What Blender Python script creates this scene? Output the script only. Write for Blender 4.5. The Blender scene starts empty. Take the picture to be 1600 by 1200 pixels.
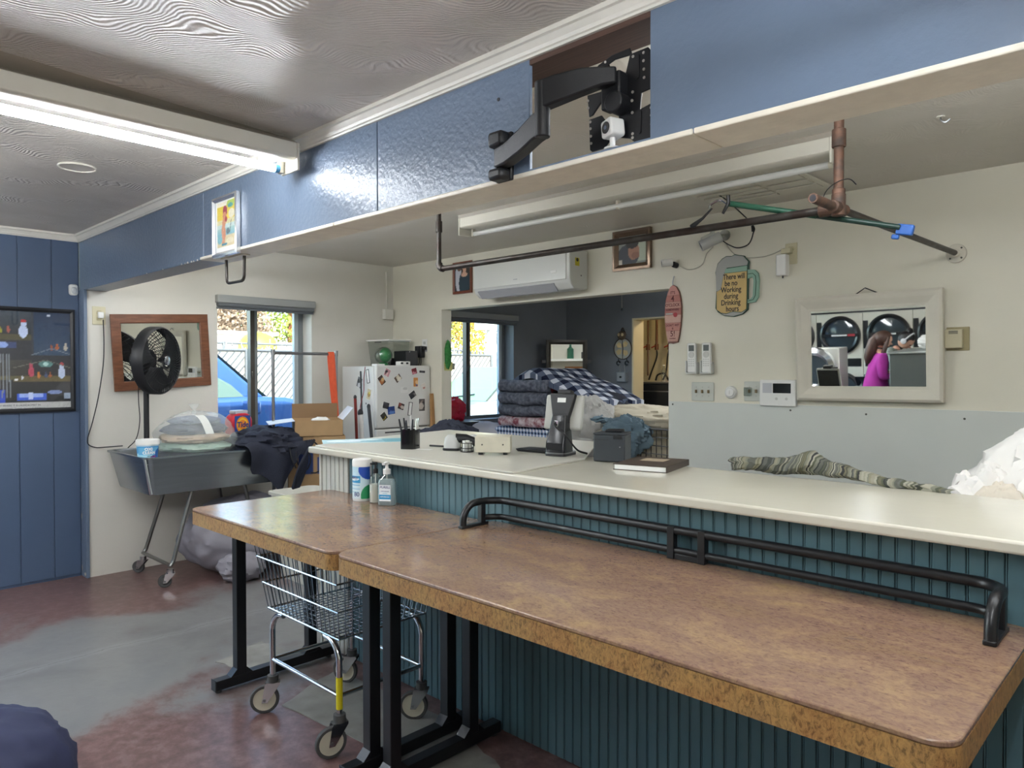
import bpy, math, random
import numpy as np
from mathutils import Vector, Matrix, Euler, noise
R = math.radians; PI = math.pi
random.seed(7)
S = bpy.context.scene; COL = S.collection

# ---------------------------------------------------------------- camera, world, sun, exposure
cam = bpy.data.objects.new('camera', bpy.data.cameras.new('camera')); COL.objects.link(cam)
cam.data.sensor_fit = 'HORIZONTAL'; cam.data.sensor_width = 36.0
cam.data.lens = 1133.4 / 1600 * 36.0
cam.data.clip_start = 0.02; cam.data.clip_end = 300
cam.matrix_world = Matrix.Translation((0, 0, 1.5)) @ Matrix.Rotation(R(43.896), 4, 'Z') @ Matrix.Rotation(R(90 - 0.9386), 4, 'X') @ Matrix.Rotation(R(-0.087), 4, 'Z')
S.camera = cam
W = bpy.data.worlds.new('World'); S.world = W; W.use_nodes = True
nt = W.node_tree
sky = nt.nodes.new('ShaderNodeTexSky'); sky.sky_type = 'NISHITA'; sky.sun_disc = False
sky.sun_elevation = R(38); sky.sun_rotation = R(100); sky.air_density = 1.0; sky.dust_density = 1.0
bg = nt.nodes['Background']; bg.inputs['Strength'].default_value = 0.5
nt.links.new(sky.outputs[0], bg.inputs[0])
sl = bpy.data.lights.new('sun', 'SUN'); sl.energy = 4.6; sl.angle = R(0.6); sl.color = (1, .95, .86)
sun = bpy.data.objects.new('sun', sl); COL.objects.link(sun)
sun.rotation_euler = Vector((-0.78, 0.35, -0.62)).to_track_quat('-Z', 'Y').to_euler()
vs = S.view_settings; vs.view_transform = 'Standard'; vs.look = 'None'; vs.gamma = 1; vs.use_curve_mapping = False
vs.exposure = 1.8
TUBE = 20.0                                             # strength of every lit fluorescent tube

# ---------------------------------------------------------------- helpers
def lin(c):
    if isinstance(c, str):
        c = c.lstrip('#'); c = [int(c[i:i + 2], 16) / 255 for i in (0, 2, 4)]
    return tuple(x / 12.92 if x <= .04045 else ((x + .055) / 1.055) ** 2.4 for x in c)

class MB:
    def __init__(s): s.V = []; s.F = []; s.T = Matrix(); s.C = None
    def add(s, vs, fs, m=None):
        o = len(s.V); m = s.T @ m if m is not None else s.T
        s.V += [m @ Vector(v) for v in vs]; s.F += [tuple(i + o for i in f) for f in fs]; return s
    def box(s, a, b, m=None):
        x0, y0, z0 = [min(p, q) for p, q in zip(a, b)]; x1, y1, z1 = [max(p, q) for p, q in zip(a, b)]
        return s.add([(x0,y0,z0),(x1,y0,z0),(x1,y1,z0),(x0,y1,z0),(x0,y0,z1),(x1,y0,z1),(x1,y1,z1),(x0,y1,z1)],
                     [(0,3,2,1),(4,5,6,7),(0,1,5,4),(1,2,6,5),(2,3,7,6),(3,0,4,7)], m)
    def frus(s, a, b, t, m=None):                       # box whose top rectangle is inset by t
        x0,y0,z0 = a; x1,y1,z1 = b
        return s.add([(x0,y0,z0),(x1,y0,z0),(x1,y1,z0),(x0,y1,z0),(x0+t,y0+t,z1),(x1-t,y0+t,z1),(x1-t,y1-t,z1),(x0+t,y1-t,z1)],
                     [(0,3,2,1),(4,5,6,7),(0,1,5,4),(1,2,6,5),(2,3,7,6),(3,0,4,7)], m)
    def tube(s, pts, r, n=8, closed=False, m=None):
        P = [Vector(p) for p in pts]; N = len(P); rs = r if isinstance(r, (list, tuple)) else [r] * N
        vs = []; up = None
        for i in range(N):
            if closed: t = P[(i + 1) % N] - P[i - 1]
            else: t = P[min(i + 1, N - 1)] - P[max(i - 1, 0)]
            t.normalize()
            if up is None: up = t.orthogonal().normalized()
            else:
                up = up - t * up.dot(t)
                up = t.orthogonal().normalized() if up.length < 1e-5 else up.normalized()
            b = t.cross(up)
            for k in range(n):
                a = 2 * PI * k / n; vs.append(P[i] + (up * math.cos(a) + b * math.sin(a)) * rs[i])
        fs = []
        for i in range(N if closed else N - 1):
            j = (i + 1) % N
            for k in range(n): l = (k + 1) % n; fs.append((i*n+k, i*n+l, j*n+l, j*n+k))
        if not closed: fs += [tuple(range(n))[::-1], tuple((N-1)*n+k for k in range(n))]
        return s.add(vs, fs, m)
    def cyl(s, a, b, r, n=16, r2=None, m=None): return s.tube([a, b], [r, r if r2 is None else r2], n, m=m)
    def lathe(s, prof, n=24, m=None, ring=False):
        vs = [(r * math.cos(2*PI*k/n), r * math.sin(2*PI*k/n), z) for r, z in prof for k in range(n)]; fs = []
        for i in range(len(prof) - 1):
            for k in range(n): l = (k+1) % n; fs.append((i*n+k, i*n+l, (i+1)*n+l, (i+1)*n+k))
        if ring:
            q = (len(prof)-1)*n
            for k in range(n): l = (k+1) % n; fs.append((q+k, q+l, l, k))
            return s.add(vs, fs, m)
        if prof[0][0] > 1e-4: fs.append(tuple(range(n))[::-1])
        if prof[-1][0] > 1e-4: fs.append(tuple((len(prof)-1)*n+k for k in range(n)))
        return s.add(vs, fs, m)
    def prism(s, poly, h0, h1, m=None):
        n = len(poly); vs = [(x, y, h0) for x, y in poly] + [(x, y, h1) for x, y in poly]
        return s.add(vs, [tuple(range(n))[::-1], tuple(range(n, 2*n))] + [(i, (i+1) % n, n+(i+1) % n, n+i) for i in range(n)], m)
    def grid(s, f, nu, nv, m=None, wrapu=False):
        vs = [f(i / nu, j / nv) for j in range(nv + 1) for i in range(nu + 1)]
        return s.add(vs, [(j*(nu+1)+i, j*(nu+1)+i+1, (j+1)*(nu+1)+i+1, (j+1)*(nu+1)+i) for j in range(nv) for i in range(nu)], m)
    def sphere(s, c, r, nu=16, nv=10, f=None, m=None):
        if not isinstance(r, (tuple, list)): r = (r, r, r)
        vs = []; fs = []
        def pt(u, v):
            d = Vector((math.sin(v)*math.cos(u), math.sin(v)*math.sin(u), math.cos(v)))
            k = f(d) if f else 1
            return Vector((c[0]+d.x*r[0]*k, c[1]+d.y*r[1]*k, c[2]+d.z*r[2]*k))
        vs.append(pt(0, 0))
        for j in range(1, nv):
            for i in range(nu): vs.append(pt(2*PI*i/nu, PI*j/nv))
        vs.append(pt(0, PI))
        for i in range(nu): fs.append((0, 1+i, 1+(i+1) % nu))
        for j in range(nv - 2):
            for i in range(nu): a = 1+j*nu+i; b = 1+j*nu+(i+1) % nu; fs.append((a, a+nu, b+nu, b))
        L = len(vs) - 1; o = 1 + (nv-2)*nu
        for i in range(nu): fs.append((L, o+(i+1) % nu, o+i))
        return s.add(vs, fs, m)
    def frame(s, w, h, bw, prof, m=None, w0=None):      # picture frame: prof = [(t 0..1 across border from outside, z)], closed profile
        n = len(prof); vs = []
        for sx, sy in ((-1,-1),(1,-1),(1,1),(-1,1)):
            for t, z in prof: vs.append((sx*(w/2 - bw*t), sy*(h/2 - bw*t), z))
        fs = [(a*n+k, ((a+1) % 4)*n+k, ((a+1) % 4)*n+(k+1) % n, a*n+(k+1) % n) for a in range(4) for k in range(n)]
        return s.add(vs, fs, m)
BOXP = [(0,0),(0,.02),(1,.02),(1,0)]

WM = {}
def tagit(o, label=None, cat=None, group=None, kind=None):
    if label: o['label'] = label
    if cat: o['category'] = cat
    if group: o['group'] = group
    if kind: o['kind'] = kind
    return o
def obj(name, mb, mat, parent=None, bev=0, smooth=True, seg=2, local=False, cols=None, label=None, cat=None, group=None, kind=None, ang=38):
    V = mb.V
    if parent is not None:
        mw = WM[parent]
        if not local: inv = mw.inverted(); V = [inv @ v for v in V]
        loc = None
    else:
        xs = [v.x for v in V]; ys = [v.y for v in V]; zs = [v.z for v in V]
        loc = Vector(((min(xs)+max(xs))/2, (min(ys)+max(ys))/2, min(zs))); V = [v - loc for v in V]
    me = bpy.data.meshes.new(name); me.from_pydata([tuple(v) for v in V], [], mb.F); me.validate(); 
    me.update()
    if cols is not None:
        at = me.attributes.new('Col', 'FLOAT_COLOR', 'POINT'); at.data.foreach_set('color', np.asarray(cols, dtype=np.float32).ravel())
    if smooth:
        me.shade_smooth(); me.set_sharp_from_angle(angle=R(ang))
    me.materials.append(mat)
    o = bpy.data.objects.new(name, me); COL.objects.link(o)
    if parent is not None: o.parent = parent; WM[o] = WM[parent].copy()
    else: o.location = loc; WM[o] = Matrix.Translation(loc)
    if bev:
        b = o.modifiers.new('bevel', 'BEVEL'); b.width = bev; b.segments = seg; b.limit_method = 'ANGLE'; b.angle_limit = R(35)
    return tagit(o, label, cat, group, kind)
def thing(name, label=None, cat=None, m=None, group=None, kind=None, parent=None):
    o = bpy.data.objects.new(name, None); COL.objects.link(o); o.empty_display_size = .05
    if m is None: m = Matrix()
    elif not isinstance(m, Matrix): m = Matrix.Translation(m)
    if parent is not None: o.parent = parent; o.matrix_local = WM[parent].inverted() @ m
    else: o.matrix_world = m
    WM[o] = m.copy()
    return tagit(o, label, cat, group, kind)
def dup(root, m, label=None, group=None, parent=None):
    r = root.copy(); COL.objects.link(r)
    r.matrix_world = m; WM[r] = m.copy()
    if label: r['label'] = label
    if group: r['group'] = group
    for ch in list(root.children):
        c = ch.copy(); COL.objects.link(c); c.parent = r
        for g in list(ch.children):
            d = g.copy(); COL.objects.link(d); d.parent = c
    return r
def piece(src, parent, off):                            # another instance of a part: shares its mesh
    o = src.copy(); COL.objects.link(o); o.parent = parent; o.location = Vector(src.location) + Vector(off); return o
def fr(o, x, y, z):                                     # matrix from origin and three axes
    x, y, z = Vector(x), Vector(y), Vector(z)
    m = Matrix((x, y, z)).transposed().to_4x4(); m.translation = Vector(o); return m
def BW(x, y, z, roll=0, tilt=0): return fr((x, y, z), (1,0,0), (0,0,1), (0,-1,0)) @ Matrix.Rotation(R(roll), 4, 'Z') @ Matrix.Rotation(R(tilt), 4, 'X')     # faces -Y
def LW(x, y, z, roll=0, yaw=0, tilt=0): return fr((x, y, z), (0,1,0), (0,0,1), (1,0,0)) @ Matrix.Rotation(R(roll), 4, 'Z') @ Matrix.Rotation(R(yaw), 4, 'Y') @ Matrix.Rotation(R(tilt), 4, 'X')   # faces +X
def RZ(x, y, z, a): return Matrix.Translation((x, y, z)) @ Matrix.Rotation(R(a), 4, 'Z')
def rr(w, h, r, n=5, cx=0, cy=0):                       # rounded rectangle polygon
    out = []
    for sx, sy, a0 in ((1,1,0),(-1,1,90),(-1,-1,180),(1,-1,270)):
        for k in range(n + 1):
            a = R(a0 + 90*k/n); out.append((cx + sx*(w/2-r) + r*math.cos(a), cy + sy*(h/2-r) + r*math.sin(a)))
    return out
def arc(c, r, a0, a1, n, ax=(1,0,0), ay=(0,1,0)):
    c, ax, ay = Vector(c), Vector(ax), Vector(ay)
    return [c + ax*r*math.cos(R(a0+(a1-a0)*k/n)) + ay*r*math.sin(R(a0+(a1-a0)*k/n)) for k in range(n+1)]
def rounded_path(pts, r, n=5):                          # polyline with rounded corners
    P = [Vector(p) for p in pts]; out = [P[0]]
    for i in range(1, len(P)-1):
        a = (P[i-1]-P[i]); b = (P[i+1]-P[i]); q = min(r, a.length*.49, b.length*.49); a = P[i]+a.normalized()*q; b = P[i]+b.normalized()*q
        for k in range(n+1): t = k/n; out.append(a*(1-t)**2 + P[i]*2*t*(1-t) + b*t*t)
    return out + [P[-1]]
def wire(pts, sag=0, n=10):                              # smooth curve through points (Catmull-Rom)
    P = [Vector(p) for p in pts]; P = [2*P[0]-P[1]] + P + [2*P[-1]-P[-2]]; out = []
    for i in range(1, len(P)-2):
        for k in range(n):
            t = k/n; out.append(.5*((2*P[i]) + (P[i+1]-P[i-1])*t + (2*P[i-1]-5*P[i]+4*P[i+1]-P[i+2])*t*t + (3*P[i]-P[i-1]-3*P[i+1]+P[i+2])*t**3))
    return out + [P[-2]]

# ---------------------------------------------------------------- materials
MATS = {}
def M(key, col=None, rough=.5, metal=0, nz=0, nsc=8, bump=0, bsc=60, coat=0, spec=.5, emit=0, ao=None, col2=None, alpha=1, trans=0, detail=4, stretch=None):
    if key in MATS: return MATS[key]
    m = bpy.data.materials.new(key); m.use_nodes = True; t = m.node_tree; b = t.nodes['Principled BSDF']
    c = lin(col); b.inputs['Base Color'].default_value = (*c, 1); b.inputs['Roughness'].default_value = rough
    b.inputs['Metallic'].default_value = metal; b.inputs['Specular IOR Level'].default_value = spec; b.inputs['Coat Weight'].default_value = coat
    b.inputs['Coat Roughness'].default_value = .08
    b.inputs['Transmission Weight'].default_value = trans
    if emit: b.inputs['Emission Color'].default_value = (*c, 1); b.inputs['Emission Strength'].default_value = emit
    if nz or bump:
        tc = t.nodes.new('ShaderNodeTexCoord'); src = tc.outputs['Object']
        if stretch:
            mp = t.nodes.new('ShaderNodeMapping'); mp.inputs['Scale'].default_value = stretch; t.links.new(src, mp.inputs[0]); src = mp.outputs[0]
    if nz:
        n = t.nodes.new('ShaderNodeTexNoise'); n.inputs['Scale'].default_value = nsc; n.inputs['Detail'].default_value = detail; t.links.new(src, n.inputs[0])
        r = t.nodes.new('ShaderNodeValToRGB'); c2 = lin(col2) if col2 else tuple(x*(1-nz) for x in c)
        r.color_ramp.elements[0].position = .35; r.color_ramp.elements[1].position = .65
        r.color_ramp.elements[0].color = (*c2, 1); r.color_ramp.elements[1].color = (*c, 1)
        t.links.new(n.outputs['Fac'], r.inputs[0]); t.links.new(r.outputs[0], b.inputs['Base Color'])
    if bump:
        n = t.nodes.new('ShaderNodeTexNoise'); n.inputs['Scale'].default_value = bsc; n.inputs['Detail'].default_value = 3; t.links.new(src, n.inputs[0])
        bp = t.nodes.new('ShaderNodeBump'); bp.inputs['Strength'].default_value = bump; bp.inputs['Distance'].default_value = .01
        t.links.new(n.outputs['Fac'], bp.inputs['Height']); t.links.new(bp.outputs[0], b.inputs['Normal'])
    MATS[key] = m; return m
def nodes(key):
    m = bpy.data.materials.new(key); m.use_nodes = True; MATS[key] = m; t = m.node_tree
    def N(tp, **kw):
        n = t.nodes.new(tp)
        for k, v in kw.items():
            if k in n.inputs: n.inputs[k].default_value = v
            else: setattr(n, k, v)
        return n
    return m, t, N, t.links.new, t.nodes['Principled BSDF']
def ramp(N, stops, interp='LINEAR'):
    r = N('ShaderNodeValToRGB'); cr = r.color_ramp; cr.interpolation = interp
    while len(cr.elements) < len(stops): cr.elements.new(.5)
    for e, (p, c) in zip(cr.elements, stops): e.position = p; e.color = (*lin(c), 1)
    return r
def clear(key, tint='#ffffff', fac=.12, rough=.03):     # thin clear sheet: mostly transparent, glossy by facing angle
    m, t, N, L, b = nodes(key); t.nodes.remove(b)
    tr = N('ShaderNodeBsdfTransparent', Color=(*lin(tint), 1)); gl = N('ShaderNodeBsdfGlossy', Roughness=rough); lw = N('ShaderNodeLayerWeight', Blend=.2)
    ma = N('ShaderNodeMath', operation='MULTIPLY_ADD'); ma.inputs[1].default_value = .6; ma.inputs[2].default_value = fac*.4
    mx = N('ShaderNodeMixShader'); L(lw.outputs['Fresnel'], ma.inputs[0]); L(ma.outputs[0], mx.inputs[0]); L(tr.outputs[0], mx.inputs[1]); L(gl.outputs[0], mx.inputs[2])
    L(mx.outputs[0], t.nodes['Material Output'].inputs[0]); return m
def plaid(key, c0, c1, c2, scale, rot=0, ax=(0, 1), rough=.9):   # gingham / buffalo check from object coordinates
    m, t, N, L, b = nodes(key); b.inputs['Roughness'].default_value = rough; b.inputs['Specular IOR Level'].default_value = .15
    tc = N('ShaderNodeTexCoord'); mp = N('ShaderNodeMapping'); mp.inputs['Scale'].default_value = (scale,)*3; mp.inputs['Rotation'].default_value = (0, 0, R(rot)); L(tc.outputs['Object'], mp.inputs[0])
    sp = N('ShaderNodeSeparateXYZ'); L(mp.outputs[0], sp.inputs[0]); fs = []
    for a in ax:
        if a == 'xy': sm = N('ShaderNodeMath', operation='ADD'); L(sp.outputs[0], sm.inputs[0]); L(sp.outputs[1], sm.inputs[1]); so = sm.outputs[0]
        else: so = sp.outputs[a]
        f = N('ShaderNodeMath', operation='FRACT'); L(so, f.inputs[0]); g = N('ShaderNodeMath', operation='GREATER_THAN'); g.inputs[1].default_value = .5; L(f.outputs[0], g.inputs[0]); fs.append(g)
    ad = N('ShaderNodeMath', operation='ADD'); L(fs[0].outputs[0], ad.inputs[0]); L(fs[1].outputs[0], ad.inputs[1])
    dv = N('ShaderNodeMath', operation='MULTIPLY'); dv.inputs[1].default_value = .5; L(ad.outputs[0], dv.inputs[0])
    r = ramp(N, [(0, c0), (.3, c1), (.7, c2)], 'CONSTANT'); L(dv.outputs[0], r.inputs[0]); L(r.outputs[0], b.inputs['Base Color']); return m
PRINT = None
def printmat(key='print', rough=.45):
    if key in MATS: return MATS[key]
    m, t, N, L, b = nodes(key); a = N('ShaderNodeAttribute'); a.attribute_name = 'Col'; L(a.outputs['Color'], b.inputs['Base Color']); b.inputs['Roughness'].default_value = rough; return m

class Can:                                              # tiny raster used for flat printed matter (stored as vertex colours)
    def __init__(s, nx, ny, bg):
        s.a = np.zeros((ny, nx, 3)); s.nx = nx; s.ny = ny; s.a[:] = s.c(bg)
        s.X, s.Y = np.meshgrid((np.arange(nx)+.5)/nx, (np.arange(ny)+.5)/ny)   # y from bottom 0..1
    def c(s, h): h = h.lstrip('#'); return np.array([int(h[i:i+2], 16)/255 for i in (0, 2, 4)])
    def put(s, mask, col): s.a[mask] = s.c(col); return s
    def rect(s, x0, y0, x1, y1, col): return s.put((s.X >= x0) & (s.X <= x1) & (s.Y >= y0) & (s.Y <= y1), col)
    def ell(s, cx, cy, rx, ry, col): return s.put(((s.X-cx)/rx)**2 + ((s.Y-cy)/ry)**2 <= 1, col)
    def line(s, x0, y0, x1, y1, w, col):
        dx, dy = x1-x0, y1-y0; q = np.clip(((s.X-x0)*dx+(s.Y-y0)*dy)/(dx*dx+dy*dy), 0, 1)
        return s.put((s.X-x0-q*dx)**2+(s.Y-y0-q*dy)**2 <= w*w, col)
    def grad(s, x0, y0, x1, y1, ca, cb):
        m = (s.X >= x0) & (s.X <= x1) & (s.Y >= y0) & (s.Y <= y1); k = ((s.Y-y0)/(y1-y0))[..., None]
        g = s.c(ca)*(1-k)+s.c(cb)*k; s.a[m] = g[m]; return s
    def noise(s, amp, seed=1):
        r = np.random.RandomState(seed); s.a = np.clip(s.a + r.normal(0, amp, s.a.shape[:2])[..., None], 0, 1); return s
def picture(name, can, w, h, parent, z=0, mat=None, bend=None, rough=.45, local=True, m=None, cx=0, cy=0, **kw):
    mb = MB(); nx, ny = can.nx, can.ny
    for j in range(ny):
        for i in range(nx):
            p = Vector(((i/(nx-1)-.5)*w + cx, (j/(ny-1)-.5)*h + cy, z)); p = bend(p) if bend else p
            mb.V.append(m @ p if m is not None else p)
    mb.F = [(j*nx+i, j*nx+i+1, (j+1)*nx+i+1, (j+1)*nx+i) for j in range(ny-1) for i in range(nx-1)]
    c = can.a.reshape(-1, 3); c = np.where(c <= .04045, c/12.92, ((c+.055)/1.055)**2.4); c = np.hstack([c, np.ones((len(c), 1))])
    return obj(name, mb, mat or printmat('print%d' % int(rough*100), rough), parent, local=local, cols=c, **kw)
def text(name, s, size, mat, parent, m=None, ext=.0006, align='CENTER', sx=1, shear=0, bold=0, bend=None, sp=1):
    cu = bpy.data.curves.new(name, 'FONT'); cu.body = s; cu.size = size; cu.extrude = ext; cu.align_x = align; cu.align_y = 'CENTER'; cu.shear = shear; cu.offset = bold; cu.space_character = sp
    cu.resolution_u = 3
    o = bpy.data.objects.new(name, cu); me = bpy.data.meshes.new_from_object(o); bpy.data.objects.remove(o)
    mb = MB(); mm = (m if m is not None else Matrix()) @ Matrix.Diagonal((sx, 1, 1, 1))
    mb.V = [mm @ v.co for v in me.vertices]; mb.F = [tuple(p.vertices) for p in me.polygons]; bpy.data.meshes.remove(me)
    if bend: mb.V = [bend(v) for v in mb.V]
    return obj(name, mb, mat, parent, local=True, smooth=False)
def fbm(p, sc, oct=3, seed=0):
    v = 0; a = 1; q = Vector(p)*sc + Vector((seed*7.3, seed*3.1, seed*5.7))
    for i in range(oct): v += a*noise.noise(q); q = q*2.03; a *= .5
    return v
def lump(mb, c, r, seed=0, amp=.12, sc=2.2, folds=.05, fsc=7, nu=64, nv=40, flat=None, f2=None):
    """soft heap of cloth: sphere pushed by noise and ridged folds; flat = z of the surface it lies on"""
    c = Vector(c)
    def f(d):
        k = 1 + amp*fbm(d, sc, 3, seed)
        w = Vector((d.x, d.y, d.z)) + Vector((fbm(d, 1.6, 2, seed+3), fbm(d, 1.6, 2, seed+5), fbm(d, 1.6, 2, seed+9)))*.6
        k += folds*(1-2*abs(noise.noise(w*fsc*.5+Vector((seed,)*3))))
        return k
    n0 = len(mb.V); mb.sphere(c, r, nu, nv, f)
    for i in range(n0, len(mb.V)):
        v = mb.V[i]
        if flat is not None and v.z < flat: v.z = flat + (v.z-flat)*.02
        if f2: mb.V[i] = f2(v)
    return mb
def folded(mb, L, D, t, n, m, seed=0, puff=.25, nd=14, amp=.01):
    """a folded blanket: serpentine of n layers (thickness t) in the local xz plane, depth D along y"""
    path = []
    for k in range(n):
        z = t*(k+.5); a, b = (-L/2, L/2) if k % 2 == 0 else (L/2, -L/2)
        for q in range(9): path.append((a+(b-a)*q/8, z))
        if k < n-1:
            for q in range(1, 5):
                th = PI*q/5; path.append((b + (1 if b > 0 else -1)*math.sin(th)*t*.5, z + t*.5*(1-math.cos(th))))
    up = []; dn = []
    for i, (x, z) in enumerate(path):
        x0, z0 = path[max(i-1, 0)]; x1, z1 = path[min(i+1, len(path)-1)]
        l = math.hypot(x1-x0, z1-z0) or 1; nx, nz = -(z1-z0)/l, (x1-x0)/l; h = t*.48
        up.append((x+nx*h, z+nz*h)); dn.append((x-nx*h, z-nz*h))
    ol = up + dn[::-1]; N = len(ol); vs = []; rows = nd+1
    for j in range(rows):
        v = j/nd; y = (v-.5)*D; e = 1 - puff*max(0, abs(v-.5)*2-.75)*4*.3
        for (x, z) in ol:
            p = Vector((x*(1-.03*abs(v-.5)), y, z)); q = fbm(p, 9, 2, seed)
            vs.append(p + Vector((amp*q*1.5, amp*.6*q, amp*fbm(p, 7, 2, seed+2))))
    fs = [(j*N+i, j*N+(i+1) % N, (j+1)*N+(i+1) % N, (j+1)*N+i) for j in range(nd) for i in range(N)]
    M_ = len(path)
    for j, fl in ((0, 0), (nd, 1)):
        for i in range(M_-1):
            a, b, c_, d = j*N+i, j*N+i+1, j*N+N-2-i, j*N+N-1-i
            fs.append((a, b, c_, d) if fl else (d, c_, b, a))
    mb.add(vs, fs, m); return mb
# ---------------------------------------------------------------- shared materials
BLUE = M('blue_paint', '#6a7a8f', .32, bump=.25, bsc=55, nz=.06, nsc=3)
BLUE_SHADED = M('blue_paint_shaded', '#4a5c77', .4, bump=.08, bsc=30, nz=.08, nsc=2)  # same blue paint, darkened where the left wall gets less light
WHITE = M('white_wall_paint', '#d8d5cb', .55, nz=.05, nsc=2.5, bump=.06, bsc=40)
CREAM = M('cream_wall_paint', '#dedac9', .5, nz=.04, nsc=3, bump=.05, bsc=50)
TRIMW = M('trim_white', '#e6e2d6', .35, nz=.05, nsc=14)
BEAMW = M('beam_white', '#eee7d6', .4, nz=.08, nsc=18, bump=.2, bsc=25)
BARE = M('bare_wood', '#5a4034', .7, nz=.3, nsc=6, stretch=(1, 20, 20))
SLATE = M('slate_paint', '#7a7e83', .5, nz=.08, nsc=3, bump=.12, bsc=60)
BLACK = M('black_steel', '#16171a', .35)
BLACKP = M('black_plastic', '#1b1c1f', .45, bump=.05, bsc=200)
DARKP = M('dark_plastic', '#2b2e33', .4)
WPLAS = M('white_plastic', '#e8e8e4', .35)
IVORY = M('ivory_plastic', '#cfc8a8', .4)
BEIGE = M('beige_enamel', '#d5d0bd', .4, nz=.08, nsc=20)
CHROME = M('chrome', '#d7dade', .14, 1)
DCHROME = M('dull_chrome', '#9a9c9e', .3, 1)
PIPE = M('rusty_black_pipe', '#4a4744', .42, .6, nz=.5, nsc=14, col2='#3a302b')
RUST = M('rusty_pipe', '#6e5040', .6, .3, nz=.5, nsc=18, col2='#453a34')
RUBBER = M('grey_rubber', '#4b4b4a', .7)
INK = M('ink', '#25252a', .6)
GLASS = clear('window_glass', '#f4f8f6', .10)
CLEARP = clear('clear_plastic', '#eef2f0', .25, .06)
def film(key, tint, k, rough=.15):
    m, t, N, L, b = nodes(key); b.inputs['Base Color'].default_value = (*lin(tint), 1); b.inputs['Roughness'].default_value = rough
    tr = N('ShaderNodeBsdfTransparent'); mx = N('ShaderNodeMixShader', Fac=k); L(tr.outputs[0], mx.inputs[1]); L(b.outputs[0], mx.inputs[2]); L(mx.outputs[0], t.nodes['Material Output'].inputs[0]); return m
BAGP = film('clear_bag', '#e4ebe8', .26)
MIRROR = M('mirror_silver', '#f2f4f2', .015, 1)
CARD = M('cardboard', '#a98a63', .8, nz=.1, nsc=10)
NAVY = M('navy_cloth', '#1d2233', .85, nz=.3, nsc=9, bump=.3, bsc=90)

def mat_laminate(key, edge=False):
    m, t, N, L, b = nodes(key); b.inputs['Roughness'].default_value = .5 if edge else .17; b.inputs['Specular IOR Level'].default_value = .5
    tc = N('ShaderNodeTexCoord')
    mp = N('ShaderNodeMapping'); mp.inputs['Scale'].default_value = (9, 15, 9) if not edge else (15, 15, 8); L(tc.outputs['Object'], mp.inputs[0])
    n1 = N('ShaderNodeTexNoise', Scale=.36 if not edge else .5, Detail=7.0, Roughness=.72, Distortion=.5); L(mp.outputs[0], n1.inputs[0])
    n2 = N('ShaderNodeTexNoise', Scale=7.5, Detail=6.0, Roughness=.75, Distortion=.8); L(mp.outputs[0], n2.inputs[0])
    if edge:
        r1 = ramp(N, [(.32, '#75583a'), (.45, '#b08a50'), (.56, '#a0703c'), (.7, '#8a5a34')]); r2 = ramp(N, [(.4, '#281d17'), (.47, '#8a6841'), (.62, '#b48c54'), (.78, '#bd7436')])
    else:
        r1 = ramp(N, [(.3, '#a68a60'), (.42, '#987a62'), (.52, '#7d5f59'), (.62, '#876a55'), (.74, '#605158')]); r2 = ramp(N, [(.36, '#3b2e2a'), (.45, '#886d58'), (.6, '#a58c68'), (.76, '#7d5950')])
    L(n1.outputs['Fac'], r1.inputs[0]); L(n2.outputs['Fac'], r2.inputs[0])
    mx = N('ShaderNodeMix', data_type='RGBA'); mx.inputs[0].default_value = .42 if not edge else .62; L(r1.outputs[0], mx.inputs[6]); L(r2.outputs[0], mx.inputs[7]); L(mx.outputs[2], b.inputs['Base Color'])
    bp = N('ShaderNodeBump', Strength=.06 if not edge else .2, Distance=.004); L(n2.outputs['Fac'], bp.inputs['Height']); L(bp.outputs[0], b.inputs['Normal']); return m
LAM = mat_laminate('speckled_laminate'); LAME = mat_laminate('speckled_laminate_edge', True)

def mat_plaster(key, col, strength):
    m, t, N, L, b = nodes(key); b.inputs['Base Color'].default_value = (*lin(col), 1); b.inputs['Roughness'].default_value = .33; b.inputs['Specular IOR Level'].default_value = .4
    tc = N('ShaderNodeTexCoord'); n0 = N('ShaderNodeTexNoise', Scale=2.6, Detail=1.0); L(tc.outputs['Object'], n0.inputs[0])
    mp = N('ShaderNodeMapping'); mp.inputs['Rotation'].default_value = (0, 0, R(38)); L(tc.outputs['Object'], mp.inputs[0])
    mx = N('ShaderNodeMix', data_type='VECTOR'); mx.inputs[0].default_value = .34; L(mp.outputs[0], mx.inputs[4]); L(n0.outputs['Color'], mx.inputs[5])
    wv = N('ShaderNodeTexWave', Scale=36.0, Distortion=4.5, Detail=4.0); wv.inputs['Detail Scale'].default_value = .6; wv.wave_profile = 'SIN'; L(mx.outputs[1], wv.inputs[0])
    n1 = N('ShaderNodeTexNoise', Scale=2.2, Detail=2.0); L(tc.outputs['Object'], n1.inputs[0])
    mu = N('ShaderNodeMath', operation='MULTIPLY'); L(wv.outputs['Fac'], mu.inputs[0]); L(n1.outputs['Fac'], mu.inputs[1])
    bp = N('ShaderNodeBump', Strength=strength, Distance=.012); L(mu.outputs[0], bp.inputs['Height']); L(bp.outputs[0], b.inputs['Normal'])
    r = ramp(N, [(.35, col), (.7, '#d5cfc6')]); L(n1.outputs['Fac'], r.inputs[0]); L(r.outputs[0], b.inputs['Base Color']); return m
PLASTER = mat_plaster('swirl_plaster', '#cbc5bc', .6); PLASTER2 = mat_plaster('smooth_plaster', '#cfcabe', .16)

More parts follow.
